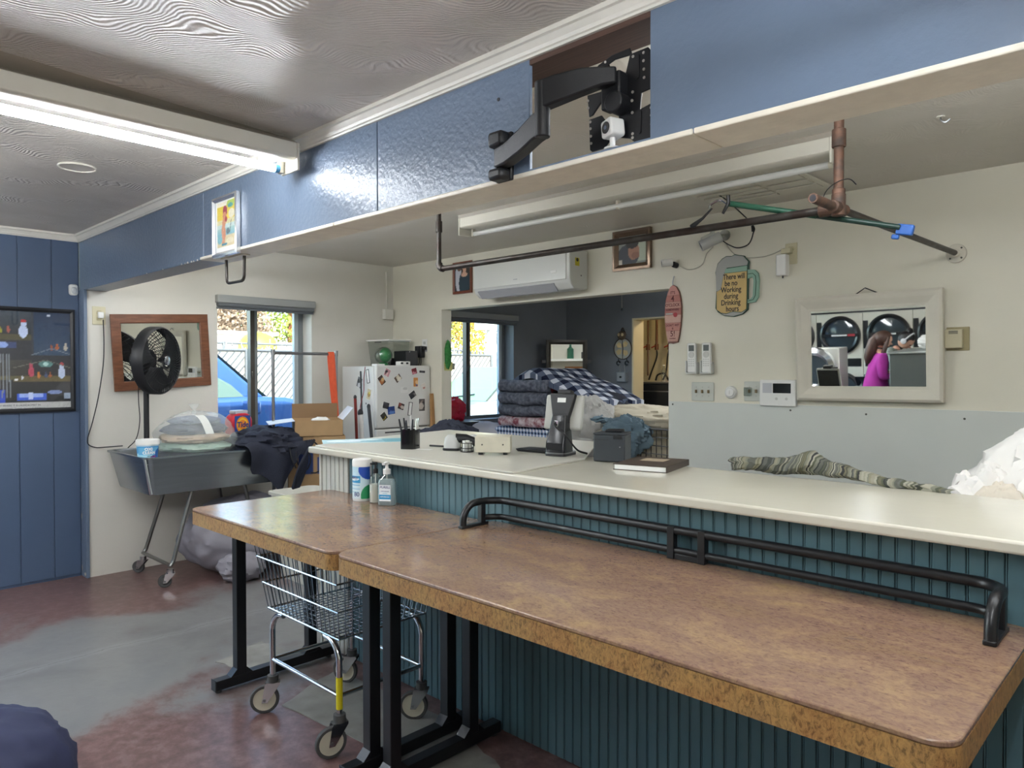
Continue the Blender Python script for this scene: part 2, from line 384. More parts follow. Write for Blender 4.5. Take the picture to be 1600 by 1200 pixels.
def mat_floor():
    m, t, N, L, b = nodes('worn_painted_concrete'); tc = N('ShaderNodeTexCoord'); P = N('ShaderNodeNewGeometry').outputs['Position']
    big = N('ShaderNodeTexNoise', Scale=1.3, Detail=6.0, Roughness=.62, Distortion=.4); L(P, big.inputs[0])
    fine = N('ShaderNodeTexNoise', Scale=16.0, Detail=5.0, Roughness=.7); L(P, fine.inputs[0])
    sp = N('ShaderNodeSeparateXYZ'); L(P, sp.inputs[0])
    def ma(op, a, c=None, d=None):
        n = N('ShaderNodeMath', operation=op)
        for i, v in enumerate((a, c, d)):
            if v is None: continue
            if isinstance(v, (int, float)): n.inputs[i].default_value = v
            else: L(v, n.inputs[i])
        return n.outputs[0]
    # bare traffic lane: a band of worn concrete running through the room; red-brown paint survives beside it
    lane = ma('ABSOLUTE', ma('SUBTRACT', sp.outputs[0], -4.15))
    lane = ma('ADD', ma('MULTIPLY', lane, -.62), ma('MULTIPLY', big.outputs['Fac'], 1.5)); lane = ma('ADD', lane, ma('MULTIPLY', fine.outputs['Fac'], .35))
    mr = N('ShaderNodeMapRange'); mr.interpolation_type = 'SMOOTHSTEP'; mr.inputs['From Min'].default_value = .3; mr.inputs['From Max'].default_value = .62; L(lane, mr.inputs[0])
    grey = ramp(N, [(.3, '#686868'), (.5, '#7b7b7a'), (.7, '#6e6f71')]); L(big.outputs['Fac'], grey.inputs[0])
    red = ramp(N, [(.3, '#553f3a'), (.5, '#6e5350'), (.72, '#84706c')]); L(fine.outputs['Fac'], red.inputs[0])
    mx = N('ShaderNodeMix', data_type='RGBA'); L(mr.outputs[0], mx.inputs[0]); L(red.outputs[0], mx.inputs[6]); L(grey.outputs[0], mx.inputs[7])
    # one long crack, paler along its rim
    cx = ma('ADD', ma('MULTIPLY', ma('SUBTRACT', big.outputs['Fac'], .5), .28), ma('MULTIPLY', ma('SUBTRACT', fine.outputs['Fac'], .5), .05))
    d = ma('ABSOLUTE', ma('ADD', ma('SUBTRACT', sp.outputs[0], -4.3), cx))
    rim = N('ShaderNodeMapRange'); rim.inputs['From Min'].default_value = .012; rim.inputs['From Max'].default_value = .06; rim.inputs['To Min'].default_value = .35; rim.inputs['To Max'].default_value = 0; L(d, rim.inputs[0])
    mx2 = N('ShaderNodeMix', data_type='RGBA'); L(rim.outputs[0], mx2.inputs[0]); L(mx.outputs[2], mx2.inputs[6]); mx2.inputs[7].default_value = (*lin('#98989a'), 1)
    cr = N('ShaderNodeMapRange'); cr.inputs['From Min'].default_value = .002; cr.inputs['From Max'].default_value = .007; cr.inputs['To Min'].default_value = .6; cr.inputs['To Max'].default_value = 0; L(d, cr.inputs[0])
    mx3 = N('ShaderNodeMix', data_type='RGBA'); L(cr.outputs[0], mx3.inputs[0]); L(mx2.outputs[2], mx3.inputs[6]); mx3.inputs[7].default_value = (*lin('#5d5a58'), 1)
    L(mx3.outputs[2], b.inputs['Base Color'])
    rg = N('ShaderNodeMapRange'); rg.inputs['To Min'].default_value = .22; rg.inputs['To Max'].default_value = .42; L(fine.outputs['Fac'], rg.inputs[0]); L(rg.outputs[0], b.inputs['Roughness'])
    bp = N('ShaderNodeBump', Strength=.12, Distance=.006); L(fine.outputs['Fac'], bp.inputs['Height']); L(bp.outputs[0], b.inputs['Normal']); return m
FLOORM = mat_floor()

# ---------------------------------------------------------------- the setting
XW, XL, YB, YF, ZC, ZF = -6.0, -5.9, 4.415, 7.13, 2.55, 2.507     # panelled wall, white wall, back wall, far slate wall, ceiling
RX, RY = 2.4, -4.3                                     # right wall and the wall behind the photographer
def struct(name, mb, mat, parent=None, **k):
    return obj(name, mb, mat, parent, smooth=k.pop('smooth', False), kind='structure' if parent is None else None, **k)
def holed(mb, us, vs, holes, mk):                      # wall made of blocks round rectangular holes
    us = sorted(set(us + [h[0] for h in holes] + [h[1] for h in holes])); vs = sorted(set(vs + [h[2] for h in holes] + [h[3] for h in holes]))
    for i in range(len(us)-1):
        run = None
        for j in range(len(vs)-1):
            uc, vc = (us[i]+us[i+1])/2, (vs[j]+vs[j+1])/2
            if any(h[0] < uc < h[1] and h[2] < vc < h[3] for h in holes): 
                if run is not None: mk(us[i], us[i+1], run, vs[j]); run = None
            elif run is None: run = vs[j]
        if run is not None: mk(us[i], us[i+1], run, vs[-1])
    return mb

fl = struct('floor', MB().box((-6.3, RY-.1, -.12), (RX+.1, 8.75, 0)), FLOORM)
PATCH = M('pale_concrete_patch', '#8f8e88', .6, nz=.25, nsc=9, bump=.2, bsc=30)
PATCHE = M('patch_mortar', '#6d6862', .8, nz=.3, nsc=20, bump=.4, bsc=40)
def patch(name, poly, h, mat, seed):
    out = []
    n = len(poly)
    for i in range(n):
        a, b = poly[i], poly[(i+1) % n]
        for k in range(6):
            t = k/6; out.append((a[0]+(b[0]-a[0])*t + random.uniform(-.012, .012), a[1]+(b[1]-a[1])*t + random.uniform(-.012, .012)))
    return struct(name, MB().prism(out, 0, h), mat, fl)
patch('concrete_patch', [(-3.69,1.63),(-3.79,1.92),(-3.48,1.98),(-3.36,1.67)], .004, PATCH, 2)
patch('concrete_patch', [(-3.0,1.62),(-3.16,2.0),(-2.3,2.04),(-1.9,1.93),(-2.1,1.72)], .004, PATCH, 4)

struct('ceiling', MB().box((-6.3, RY-.1, ZF), (RX+.1, 1.66, ZC+.1)), PLASTER)
struct('ceiling', MB().box((-6.3, 1.66, ZC), (RX+.1, 8.75, ZC+.1)), PLASTER2)

# panelled blue wall: grooved boards nailed to a backing
mb = MB(); holed(mb, [RY, 1.645], [0, ZC], [(-3.2, -1.0, .02, 2.15), (-.75, .35, .75, 2.1)], lambda a, b, c, d: mb.box((-6.16, a, c), (-6.008, b, d)))
wl = struct('wall_left', mb, BLUE_SHADED)
ys = [.36, .52, .75, .95, 1.055, 1.165, 1.263, 1.37, 1.47, 1.56, 1.642]
ys = [.36, .56, .76, .955, 1.06, 1.263, 1.47, 1.642]
for a, b in zip(ys[:-1], ys[1:]):
    struct('panel', MB().box((-6.008, a+.0025, .018), (XW, b-.0025, ZF-.002)), BLUE_SHADED, wl, bev=.002)
mb = MB(); 
for a, b in ((RY, -3.2), (-1.0, -.75)): mb.box((-6.008, a, .018), (XW, b, ZC-.01))
mb.box((-6.008, -.75, .018), (XW, .36, .75)); mb.box((-6.008, -.75, 2.1), (XW, .36, ZC-.01)); mb.box((-6.008, -3.2, 2.15), (XW, -1, ZC-.01)); struct('panel', mb, BLUE_SHADED, wl)
# white drywall continuing the left wall behind the beam, with the two windows
H1 = (2.63, 3.5, .875, 2.09); H2 = (5.0, 6.16, .97, 2.11)
mb = MB(); holed(mb, [1.66, YB+.06], [0, ZC], [H1], lambda a, b, c, d: mb.box((-6.16, a, c), (XL, b, d))); struct('wall_left', mb, WHITE)
mb = MB(); holed(mb, [YB+.06, YF+.1], [0, ZC], [H2], lambda a, b, c, d: mb.box((-6.16, a, c), (XL, b, d))); struct('wall_left', mb, SLATE)
tp = struct('trim_1', MB().box((-6.005, 1.643, 0), (-5.885, 1.665, 2.105)), BLUE, bev=.003)
CHIP = M('chipped_plaster', '#cfc9ba', .7)
for (y0, z0, w, h) in ((-5.94, .012, .045, .028), (-5.995, .03, .012, .06), (-5.992, .42, .012, .05), (-5.994, .62, .009, .03)):
    pts = [(y0+w*.5*(1+math.cos(2*PI*k/9)*random.uniform(.7, 1)), z0+h*.5*(1+math.sin(2*PI*k/9)*random.uniform(.7, 1))) for k in range(9)]
    struct('chip', MB().prism(pts, 0, .0008, fr((0, 1.643, 0), (1,0,0), (0,0,1), (0,-1,0))), CHIP, tp)

# back wall with the wide pass-through, wainscot board on the right
OP = (-5.155, -2.728, .0, 2.081)
mb = MB(); holed(mb, [XL, RX], [0, ZC], [OP], lambda a, b, c, d: mb.box((a, YB, c), (b, YB+.118, d))); struct('wall_back', mb, CREAM)
wb = struct('trim_2', MB().box((-2.722, YB-.007, .0), (RX, YB, 1.295)), M('wainscot_board', '#cfd3cd', .45, nz=.05, nsc=2), bev=.0015)
SCREW = M('screw', '#55564f', .5, .5)
for x, z in ((-2.69, 1.275), (-1.86, 1.262), (-1.42, 1.255), (-.93, 1.25)):
    struct('screw', MB().cyl((x, YB-.007, z), (x, YB-.0095, z), .006, 10), SCREW, wb)
# far slate room and the lit utility closet behind it
mb = MB(); holed(mb, [-6.16, -1.1], [0, ZC], [(-4.88, -3.9, 0, 2.115)], lambda a, b, c, d: mb.box((a, YF, c), (b, YF+.2, d))); struct('wall_back', mb, SLATE)
struct('wall_right', MB().box((-1.2, YB+.118, 0), (-1.1, YF, ZC)), WHITE)
CLOSET = M('closet_paint', '#d9cfae', .6, nz=.05, nsc=3)
struct('wall_left', MB().box((-6.2, YF+.2, 0), (-6.1, 8.6, ZC)), CLOSET); struct('wall_back', MB().box((-6.2, 8.6, 0), (-2.9, 8.7, ZC)), CLOSET); struct('wall_right', MB().box((-3.0, YF+.2, 0), (-2.9, 8.6, ZC)), CLOSET)
struct('door_1', MB().box((-4.90, YF-.006, 0), (-4.878, YF+.206, 2.13)).box((-4.88, YF-.006, 2.112), (-3.9, YF+.206, 2.13)), CLOSET, bev=.003)
# remaining shell of the laundry
struct('wall_right', MB().box((RX, RY, 0), (RX+.1, YB+.1, ZC)), CREAM)
struct('wall_front', MB().box((-6.16, RY-.1, 0), (RX+.1, RY, ZC)), CREAM)

# the boxed beam across the room, blue boards over a timber core, with a hole cut clean through it
HX0, HX1, BZ, HXB = -1.511, -1.078, 2.105, -1.68
bm_ = struct('beam', MB().box((-6.0, 1.664, BZ+.012), (HXB, 1.79, ZC-.001)).box((HX1+.002, 1.664, BZ+.012), (RX, 1.79, ZC-.001)).box((HXB, 1.664, 2.441), (HX1+.002, 1.79, ZC-.001)).box((HXB, 1.664, BZ+.012), (HX1+.002, 1.79, 2.119)), BARE)
for a, b in ((-6.0, -3.862), (-3.858, -2.302), (-2.298, HX0)):
    struct('board', MB().box((a, 1.65, BZ), (b, 1.664, ZF-.001)), BLUE, bm_, bev=.0025)
mb = MB().box((HX1, 1.65, BZ), (RX, 1.664, ZF-.001)).box((HX1, 1.664, 2.12), (HX1+.012, 1.8, 2.44)); struct('board', mb, BLUE, bm_, bev=.0025)
struct('board', MB().box((HX0, 1.65, BZ), (HX1, 1.664, 2.122)).box((HX0, 1.664, 2.119), (HX1, 1.79, 2.122)), BLUE, bm_)
struct('board', MB().box((HX0, 1.65, 2.44), (HX1, 1.664, ZF-.001)), BARE, bm_)
for a, b, z0, z1 in ((-6.0, HXB, BZ, ZC), (HX1, RX, BZ, ZC), (HXB, HX1, BZ, 2.119), (HXB, HX1, 2.44, ZC)): struct('board', MB().box((a, 1.79, z0), (b, 1.804, z1)), BEAMW, bm_, bev=.002)
struct('soffit_board', MB().box((-6.0, 1.651, BZ-.003), (-3.9, 1.803, BZ+.012)), BLUE, bm_, bev=.003)
for a, b in ((-3.9, -2.6), (-2.597, -.95), (-.947, RX)):
    struct('soffit_board', MB().box((a, 1.646, BZ-.004), (b, 1.806, BZ+.012)), BEAMW, bm_, bev=.004)
mb = MB()
for k in range(46):                                    # flakes of torn paint along the lower edge
    x = -4.9 + 3.9*random.random()**.8; w = random.uniform(.006, .03); h = random.uniform(.002, .007)
    mb.add([(x, 1.6495, BZ-.004), (x+w, 1.6495, BZ-.004), (x+w*.7, 1.648, BZ+h), (x+w*.2, 1.648, BZ+h*.7)], [(0,1,2,3)])
obj('paint_flakes', mb, BEAMW, bm_, smooth=False, kind='stuff')

# crown moulding with steps
CP = [(0,0),(.010,0),(.013,.006),(.018,.009),(.022,.018),(.031,.030),(.034,.034),(.042,.037),(.042,.052),(0,.052)]
def crown(name, m, L_):
    return struct(name, MB().prism(CP, 0, L_, m), TRIMW, smooth=False)
crown('trim_3', fr((-6.0, 1.65, 2.456), (0,-1,0), (0,0,1), (-1,0,0)) @ Matrix.Translation((0,0,-(RX+6.0))), RX+6.0)
    
crown('trim_4', fr((XW, 1.65, 2.456), (1,0,0), (0,0,1), (0,-1,0)), 1.65-RY)

# windows: aluminium sliders set in plastered reveals, with a roller blind box above
ALU = M('window_aluminium', '#8d9497', .35, .7); BRZ = M('bronze_mullion', '#5a5650', .4, .6); BLIND = M('grey_blind', '#9a9d9b', .6); BLINDD = M('grey_blind_dark', '#6f7478', .6); SILLW = M('wood_sill', '#b5773f', .5, nz=.2, nsc=5)
def window(name, H, ym, sill):
    y0, y1, z0, z1 = H; w = struct(name, MB().box((-6.11, y0, z0), (-6.05, y0+.03, z1)).box((-6.11, y1-.045, z0), (-6.05, y1, z1)).box((-6.11, y0, z0), (-6.05, y1, z0+.035)).box((-6.11, y0, z1-.03), (-6.05, y1, z1)), ALU, bev=.002)
    obj('mullion', MB().box((-6.10, ym-.038, z0+.03), (-6.035, ym+.002, z1-.03)), BRZ, w, bev=.002, smooth=False)
    obj('meeting_stile', MB().box((-6.09, ym+.003, z0+.03), (-6.045, ym+.032, z1-.03)), ALU, w, bev=.002, smooth=False)
    obj('latch', MB().box((-6.04, ym-.03, (z0+z1)/2-.03), (-6.022, ym-.012, (z0+z1)/2+.03)), BRZ, w, bev=.004)
    obj('sash_stile', MB().box((-6.095, y1-.085, z0+.03), (-6.055, y1-.045, z1-.03)), M('sash_grey', '#b4bcbe', .4), w, bev=.002, smooth=False)
    obj('pane', MB().box((-6.078, y0+.03, z0+.035), (-6.074, ym-.02, z1-.03)), GLASS, w, smooth=False)
    obj('pane', MB().box((-6.068, ym+.01, z0+.035), (-6.064, y1-.045, z1-.03)), GLASS, w, smooth=False)
    if sill: obj('sill', MB().box((-6.05, y0, z0), (-5.885, y1, z0+.02)), sill, w, bev=.004)
    return w
window('window_1', H1, 3.02, SILLW); window('window_2', H2, 5.57, None)
def blind(y0, y1, z, label):
    t = thing('roller_blind', label, 'blind', (XL, (y0+y1)/2, z-.1))
    obj('cassette', MB().box((XL, y0, z-.05), (XL+.06, y1, z+.015)), BLIND, t, bev=.006); obj('rolled_fabric', MB().cyl((XL+.028, y0+.01, z-.062), (XL+.028, y1-.01, z-.062), .022, 14), BLINDD, t)
    obj('bottom_bar', MB().box((XL+.012, y0+.005, z-.1), (XL+.028, y1-.005, z-.082)), BLINDD, t, bev=.003)
blind(2.61, 3.51, 2.125, 'grey roller blind wound up above the window behind the steel tub'); blind(4.95, 6.19, 2.145, 'slate grey roller blind wound up above the far room window')
# storefront door and window on the left wall, beyond the frame
struct('door_2', MB().box((-6.1,-3.2,0),(-6.05,-3.13,2.15)).box((-6.1,-1.07,0),(-6.05,-1.0,2.15)).box((-6.1,-3.2,2.08),(-6.05,-1,2.15)).box((-6.1,-2.13,0),(-6.05,-2.07,2.15)), ALU)
struct('door_2', MB().box((-6.08,-3.13,.02),(-6.075,-2.13,2.08)).box((-6.08,-2.07,.02),(-6.075,-1.07,2.08)), GLASS)
struct('window_3', MB().box((-6.1,-.75,.75),(-6.05,-.7,2.1)).box((-6.1,.3,.75),(-6.05,.35,2.1)).box((-6.1,-.75,.75),(-6.05,.35,.8)).box((-6.1,-.75,2.05),(-6.05,.35,2.1)), ALU)
struct('window_3', MB().box((-6.08,-.7,.8),(-6.075,.3,2.05)), GLASS)
# ---------------------------------------------------------------- fluorescent fixtures
ENAMEL = M('fixture_enamel', '#d8d4c6', .35, nz=.05, nsc=6)
LIT = M('lit_tube', '#f3f8ff', .3, emit=TUBE); UNLIT = M('unlit_tube', '#d9dad6', .2, spec=.6)
CAPB = M('tube_cap_blue', '#4a93c4', .4)
def strip_light(m, L_, label, lit, mid=False, group=None, droop=0, sides=(-1,), board=.02, skew=None, spread=.052, power=1):
    """strip fixture along local y from 0 (far end) to -L_, under local z = 0; droop tips the near end down from a wedge shaped spacer"""
    t = thing('strip_light', label, 'light', m, group)
    dz = L_*math.tan(R(droop)); Tm = Matrix.Translation((0,0,-board)) @ Matrix.Rotation(R(droop), 4, 'X')
    ra, rb = skew or (.066, .066)
    obj('ceiling_spacer', MB().add([(-.07,-L_,0),(rb,-L_,0),(ra,0,0),(-.07,0,0),(-.07,-L_,-board-dz),(.061,-L_,-board-dz),(.061,0,-board),(-.07,0,-board)], [(0,1,2,3),(7,6,5,4),(0,4,5,1),(1,5,6,2),(2,6,7,3),(3,7,4,0)]), M('spacer_taupe','#a39b8d',.5), t, local=True, smooth=False)  # taupe spacer between ceiling and housing; skew slants its right edge
    obj('housing', MB().prism([(-.066,0),(-.066,-.05),(-.02,-.068),(.05,-.068),(.062,-.06),(.062,0)], .012, L_-.012, Tm @ fr((0,0,0),(1,0,0),(0,0,1),(0,-1,0))), ENAMEL, t, local=True, bev=.003)
    for e, s_ in ((0, -1), (-L_, 1)): obj('end_plate', MB().box((-.075, e, -.115), (.066, e + s_*.012, -.0), Tm), ENAMEL, t, local=True, bev=.004)
    for sx in sides:
        x = sx*spread
        for y in ((-.026, -L_+.026) if not mid else (-.026, -L_/2, -L_+.026)): obj('lamp_holder', MB().box((x-.014, y-.009, -.112), (x+.014, y+.009, -.06), Tm), ENAMEL, t, local=True, bev=.003)
        tb = obj('tube', MB().cyl((x, -.036, -.093), (x, -L_+.036, -.093), .0165, 14, m=Tm), M('lit_tube_%d' % round(power*100), '#f3f8ff', .3, emit=TUBE*power) if lit else UNLIT, t, local=True)
        obj('cap', MB().cyl((x, -.035, -.093), (x, -.055, -.093), .0175, 14, m=Tm), CAPB if lit else BEIGE, tb, local=True)
    return t
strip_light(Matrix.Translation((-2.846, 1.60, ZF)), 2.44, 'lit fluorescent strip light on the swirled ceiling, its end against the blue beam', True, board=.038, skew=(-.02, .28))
strip_light(Matrix.Translation((-4.5, .55, ZF)), 2.44, 'added unseen strip light at the left behind the photographer before the storefront', True, sides=(-1, 1), spread=.11, board=.2, power=1.1)  # added lamp out of view, hung low to brighten the left ceiling
strip_light(Matrix.Translation((-.1, 1.4, ZF)), 2.44, 'added unseen strip light overhead of the folding table right end', True, power=.8, sides=(-1, 1), spread=.11, board=.16)  # added out-of-view lamp, lowered so its tubes also wash the ceiling
strip_light(Matrix.Translation((-1.2, 3.33, ZC)) @ Matrix.Rotation(R(-90), 4, 'Z'), 2.44, 'unlit fluorescent strip light on the ceiling behind the blue beam', False, mid=True, sides=(-1,))
strip_light(Matrix.Translation((-3.2, 2.35, ZC)) @ Matrix.Rotation(R(-90), 4, 'Z'), 2.3, 'added unseen strip light on the ceiling behind the blue beam at the left', True, power=.45, sides=(-1, 1), spread=.11, board=.09)  # added lamp that the beam hides, brightens the back area
strip_light(Matrix.Translation((1.05, 2.3, ZC)) @ Matrix.Rotation(R(-90), 4, 'Z'), 2.4, 'added unseen strip light on the ceiling behind the blue beam at the right', True, power=.42, sides=(-1, 1), spread=.11, board=.09)  # second added lamp behind the beam, lifts the back wall and ceiling
strip_light(Matrix.Translation((-2.0, 5.6, ZC)) @ Matrix.Rotation(R(-90), 4, 'Z'), 1.3, 'added unseen strip light on the far slate room ceiling', True, sides=(-1, 1), spread=.11, board=.14)  # added lamp kept above the opening's header to brighten this room

# ---------------------------------------------------------------- folding tables
def tabletop(t, x0, x1, y0, y1):
    rad = .05
    def corner(poly_in, z0, z1): return MB().prism(poly_in, z0, z1)
    poly = rr(x1-x0, y1-y0, rad, 6, (x0+x1)/2, (y0+y1)/2)
    obj('tabletop', MB().prism(poly, .868, .88), LAM, t, bev=.003)
    obj('edge_band', MB().prism(rr(x1-x0, y1-y0, rad, 6, (x0+x1)/2, (y0+y1)/2), .812, .8675), LAME, t)
def t_leg(t, x, y0, y1, ya, yb):
    f = MB()
    f.box((x-.024, y0, .015), (x+.024, y1, .06)); f.box((x-.024, y0-.004, .01), (x+.024, y0, .064))
    lg = obj('leg', f, BLACK, t, bev=.003)
    for y in (ya, yb):
        obj('post', MB().box((x-.024, y-.024, .06), (x+.024, y+.024, .795)), BLACK, lg, bev=.003)
        for s in (-1, 1): obj('gusset', MB().prism([(0,0),(.03,0),(0,.03)], -.024, .024, fr((x, y+s*.024, .06), (0,s,0), (0,0,1), (s,0,0))), BLACK, lg)
    obj('top_rail', MB().box((x-.024, y0+.06, .795), (x+.024, y1-.06, .812)), BLACK, lg)
    for y in (y0+.02, y1-.02): obj('glide', MB().cyl((x, y, 0), (x, y, .016), .014, 12), RUBBER, lg)
    return lg
t1 = thing('folding_table', 'smaller brown speckled laminate folding table at the counter end, bottles on it', 'table', (-2.765, 1.74, 0))
tabletop(t1, -3.365, -2.168, 1.36, 2.10)
t_leg(t1, -3.34, 1.46, 2.09, 1.585, 1.965); t_leg(t1, -2.26, 1.46, 2.09, 1.585, 1.965)
t2 = thing('folding_table', 'long brown speckled laminate folding table in the foreground with black rail', 'table', (-1.23, 1.74, 0))
tabletop(t2, -2.162, -.295, 1.36, 2.128)
t_leg(t2, -2.12, 1.44, 2.11, 1.575, 1.96); t_leg(t2, -.42, 1.44, 2.11, 1.575, 1.96)
gr = thing('guard_rail', 'black tubular steel guard rail along the table back', None, (-1.23, 2.05, .88), parent=t2)
top = [(-2.128,1.93,.882)] + arc((-2.128,2.0,.905), .07, 180, 90, 7, (0,1,0), (0,0,1)) + [(-2.128,2.035,.975)] + arc((-2.058,2.035,.975), .07, 180, 90, 6)
xr = -.352
top += [(xr-.07,2.105,.975)] + arc((xr-.07,2.035,.975), .07, 90, 0, 6) + [(xr,2.035,.975)] + arc((xr,2.0,.905), .07, 90, 180, 7, (0,1,0), (0,0,1)) + [(xr,1.93,.882)]
top = [Vector(p) for p in top]; cl = [top[0]]
for p in top[1:]:
    if (p-cl[-1]).length > .004: cl.append(p)
obj('top_tube', MB().tube(cl, .0145, 10), BLACK, gr)
lo = [(-2.128,2.04,.908)] + arc((-2.058,2.035,.908), .07, 180, 90, 6) + arc((xr-.07,2.035,.908), .07, 90, 0, 6) + [(xr,2.04,.908)]
obj('lower_tube', MB().tube(lo, .0125, 10), BLACK, gr)
for x in (-2.128, xr): obj('foot_bar', MB().box((x-.014, 1.915, .8805), (x+.014, 2.06, .892)), BLACK, gr, bev=.003); obj('upright', MB().box((x-.012, 2.02, .8805), (x+.012, 2.045, .98)), BLACK, gr, bev=.003)
for x in (-1.285, -1.172): obj('upright', MB().box((x-.013, 2.09, .8805), (x+.013, 2.118, .988)), BLACK, gr, bev=.002)
obj('foot_bar', MB().box((-1.272, 2.094, .8805), (-1.185, 2.114, .9)), BLACK, gr, bev=.002)

# ---------------------------------------------------------------- service counter with beadboard front
ct = thing('service_counter', 'long service counter with teal beadboard front and white painted top', 'counter', (-1.5, 2.4, 0))
TEAL = M('teal_paint', '#527079', .42, nz=.05, nsc=4); TEALD = M('teal_groove', '#22343f', .7)
OFFW = M('off_white_paint', '#c9c8bf', .5, nz=.1, nsc=12)
obj('carcass', MB().box((-3.5, 2.152, 0), (.6, 2.68, 1.058)), TEALD, ct, smooth=False)
pitch = .0418; x = -3.24; first = None; bead0 = None
while x < .58:
    if first is None:
        first = obj('board', MB().box((x, 2.14, .002), (x+.0346, 2.152, 1.058)), TEAL, ct, bev=.0018, seg=1)
        bead0 = obj('bead', MB().box((x+.0367, 2.1425, .002), (x+.0397, 2.152, 1.058)), TEAL, ct, smooth=False)
    else: piece(first, ct, (x+3.24, 0, 0)); piece(bead0, ct, (x+3.24, 0, 0))
    x += pitch
x = -3.5; f2 = None
while x < -3.27:
    if f2 is None: f2 = obj('board', MB().box((x, 2.138, .002), (x+.0346, 2.152, 1.058)), OFFW, ct, bev=.0018, seg=1, label='off-white board at the counter end')
    else: piece(f2, ct, (x+3.5, 0, 0))
    x += pitch
obj('corner_trim', MB().box((-3.518, 2.128, 0), (-3.5, 2.69, 1.058)), OFFW, ct, bev=.003)
TOPW = M('white_gloss_top', '#cfcbbc', .22, nz=.04, nsc=2.5, bump=.04, bsc=14, coat=.3)
obj('countertop', MB().prism(rr(4.17, .68, .02, 3, -1.46, 2.41), 1.062, 1.096), TOPW, ct, bev=.008, seg=3)
obj('overlay_board', MB().prism([(-3.51,2.1),(-1.99,2.07),(-2.06,2.62),(-2.5,3.3),(-3.78,3.3),(-3.64,2.45)], 1.096, 1.104), M('overlay_white', '#cdcbc0', .3, nz=.04, nsc=3), ct, bev=.002)
obj('desk_base', MB().box((-3.7, 2.7, 0), (-2.6, 3.25, 1.095)), OFFW, ct, smooth=False)
CTZ = 1.104                                            # top of the overlay board

# ---------------------------------------------------------------- wire laundry cart
def caster(parent, x, y, r, h, mat_w, a, wide=.02):
    c = thing('caster', None, None, RZ(x, y, 0, a), parent=parent)
    # local x = rolling direction, wheel trails behind the stem
    o = -.035
    obj('tyre', MB().lathe([(r*.78,-wide*.5),(r*.95,-wide*.5),(r,-wide*.3),(r,wide*.3),(r*.95,wide*.5),(r*.78,wide*.5)], 28, fr((o,0,r),(1,0,0),(0,0,1),(0,-1,0)), True), RUBBER, c, local=True)
    obj('wheel_disc', MB().lathe([(.0,-wide*.42),(r*.25,-wide*.55),(r*.6,-wide*.3),(r*.78,-wide*.45),(r*.78,wide*.45),(r*.6,wide*.3),(r*.25,wide*.55),(0,wide*.42)], 28, fr((o,0,r),(1,0,0),(0,0,1),(0,-1,0))), mat_w, c, local=True)
    for s in (-1, 1): obj('fork', MB().prism([(o-.012,r-.012),(o+.012,r-.012),(.03,r*2.05),(.03,h-.03),(-.03,h-.03),(-.034,r*2.05)], -.0015, .0015, fr((0,s*wide*.85,0),(1,0,0),(0,0,1),(0,-1,0))), CHROME, c, local=True)
    obj('fork_crown', MB().box((-.03,-wide*.9,h-.034),(.03,wide*.9,h-.028)).cyl((0,0,h-.03),(0,0,h),.024,16), RUBBER if mat_w is not RUBBER else CHROME, c, local=True)
    obj('axle', MB().cyl((o,-wide,r),(o,wide,r),.007,10), DCHROME, c, local=True)
    return c
CREAMW = M('cream_wheel', '#c9c4b0', .45)
k = thing('laundry_cart', 'chrome wire laundry cart on casters pushed under the folding tables', 'cart', (-2.7, 1.76, 0))
X0, X1, Y0, Y1 = -2.97, -2.44, 1.56, 1.97
for i, (xx, yy) in enumerate(((X0, Y0), (X1, Y0), (X0, Y1), (X1, Y1))):
    sx = 1 if xx == X0 else -1
    p = rounded_path([(xx, yy, .165), (xx, yy, .40), (xx+sx*.05, yy, .445), (xx+sx*.1, yy, .45)], .05)
    obj('leg', MB().tube(p, .0125, 10), CHROME, k)
    caster(k, xx, yy, .062, .165, CREAMW, (60, 75, 30, 40)[i])
obj('grip_tape', MB().cyl((X1, Y0, .185), (X1, Y0, .31), .0134, 12), M('yellow_tape', '#d6c81f', .5), k, label='yellow tape round one leg')
zr = .235
for a, b in (((X0,Y0,zr),(X1,Y0,zr)), ((X0,Y1,zr),(X1,Y1,zr)), ((X0,Y0,zr),(X0,Y1,zr)), ((X1,Y0,zr),(X1,Y1,zr))): obj('stretcher', MB().cyl(a, b, .009, 10), CHROME, k)
# basket: flared wire box from z .46 to .80
def bp(u, v, z):
    f = (z-.46)/.34; gx = .015 + .055*f; gy = .01 + .05*f
    return (X0-gx + (X1-X0+2*gx)*u, Y0-gy + (Y1-Y0+2*gy)*v, z)
WIRE = M('cart_wire', '#aeb3b8', .22, 1)
mb = MB()
for z, r in ((.462, .0045), (.575, .004), (.69, .004), (.80, .006)): mb.tube([bp(0,0,z), bp(1,0,z), bp(1,1,z), bp(0,1,z)], r, 6, closed=True)
obj('hoops', mb, CHROME, k)
mb = MB()
for i in range(19):
    u = i/18
    for v in (0, 1): mb.tube([bp(u, v, .46), bp(u, v, .80)], .0022, 4)
for i in range(1, 14):
    v = i/14
    for u in (0, 1): mb.tube([bp(u, v, .46), bp(u, v, .80)], .0022, 4)
obj('side_wires', mb, WIRE, k, kind='stuff')
mb = MB()
for i in range(19): u = i/18; mb.tube([bp(u, 0, .46), bp(u, 1, .46)], .0022, 4)
for i in range(15): v = i/14; mb.tube([bp(0, v, .458), bp(1, v, .458)], .0022, 4)
obj('floor_wires', mb, WIRE, k, kind='stuff')
for u in (0, 1):
    mb = MB()
    for v in (0, 1): mb.sphere(bp(u, v, .806), .011, 10, 6)
    obj('rim_caps', mb, CHROME, k)

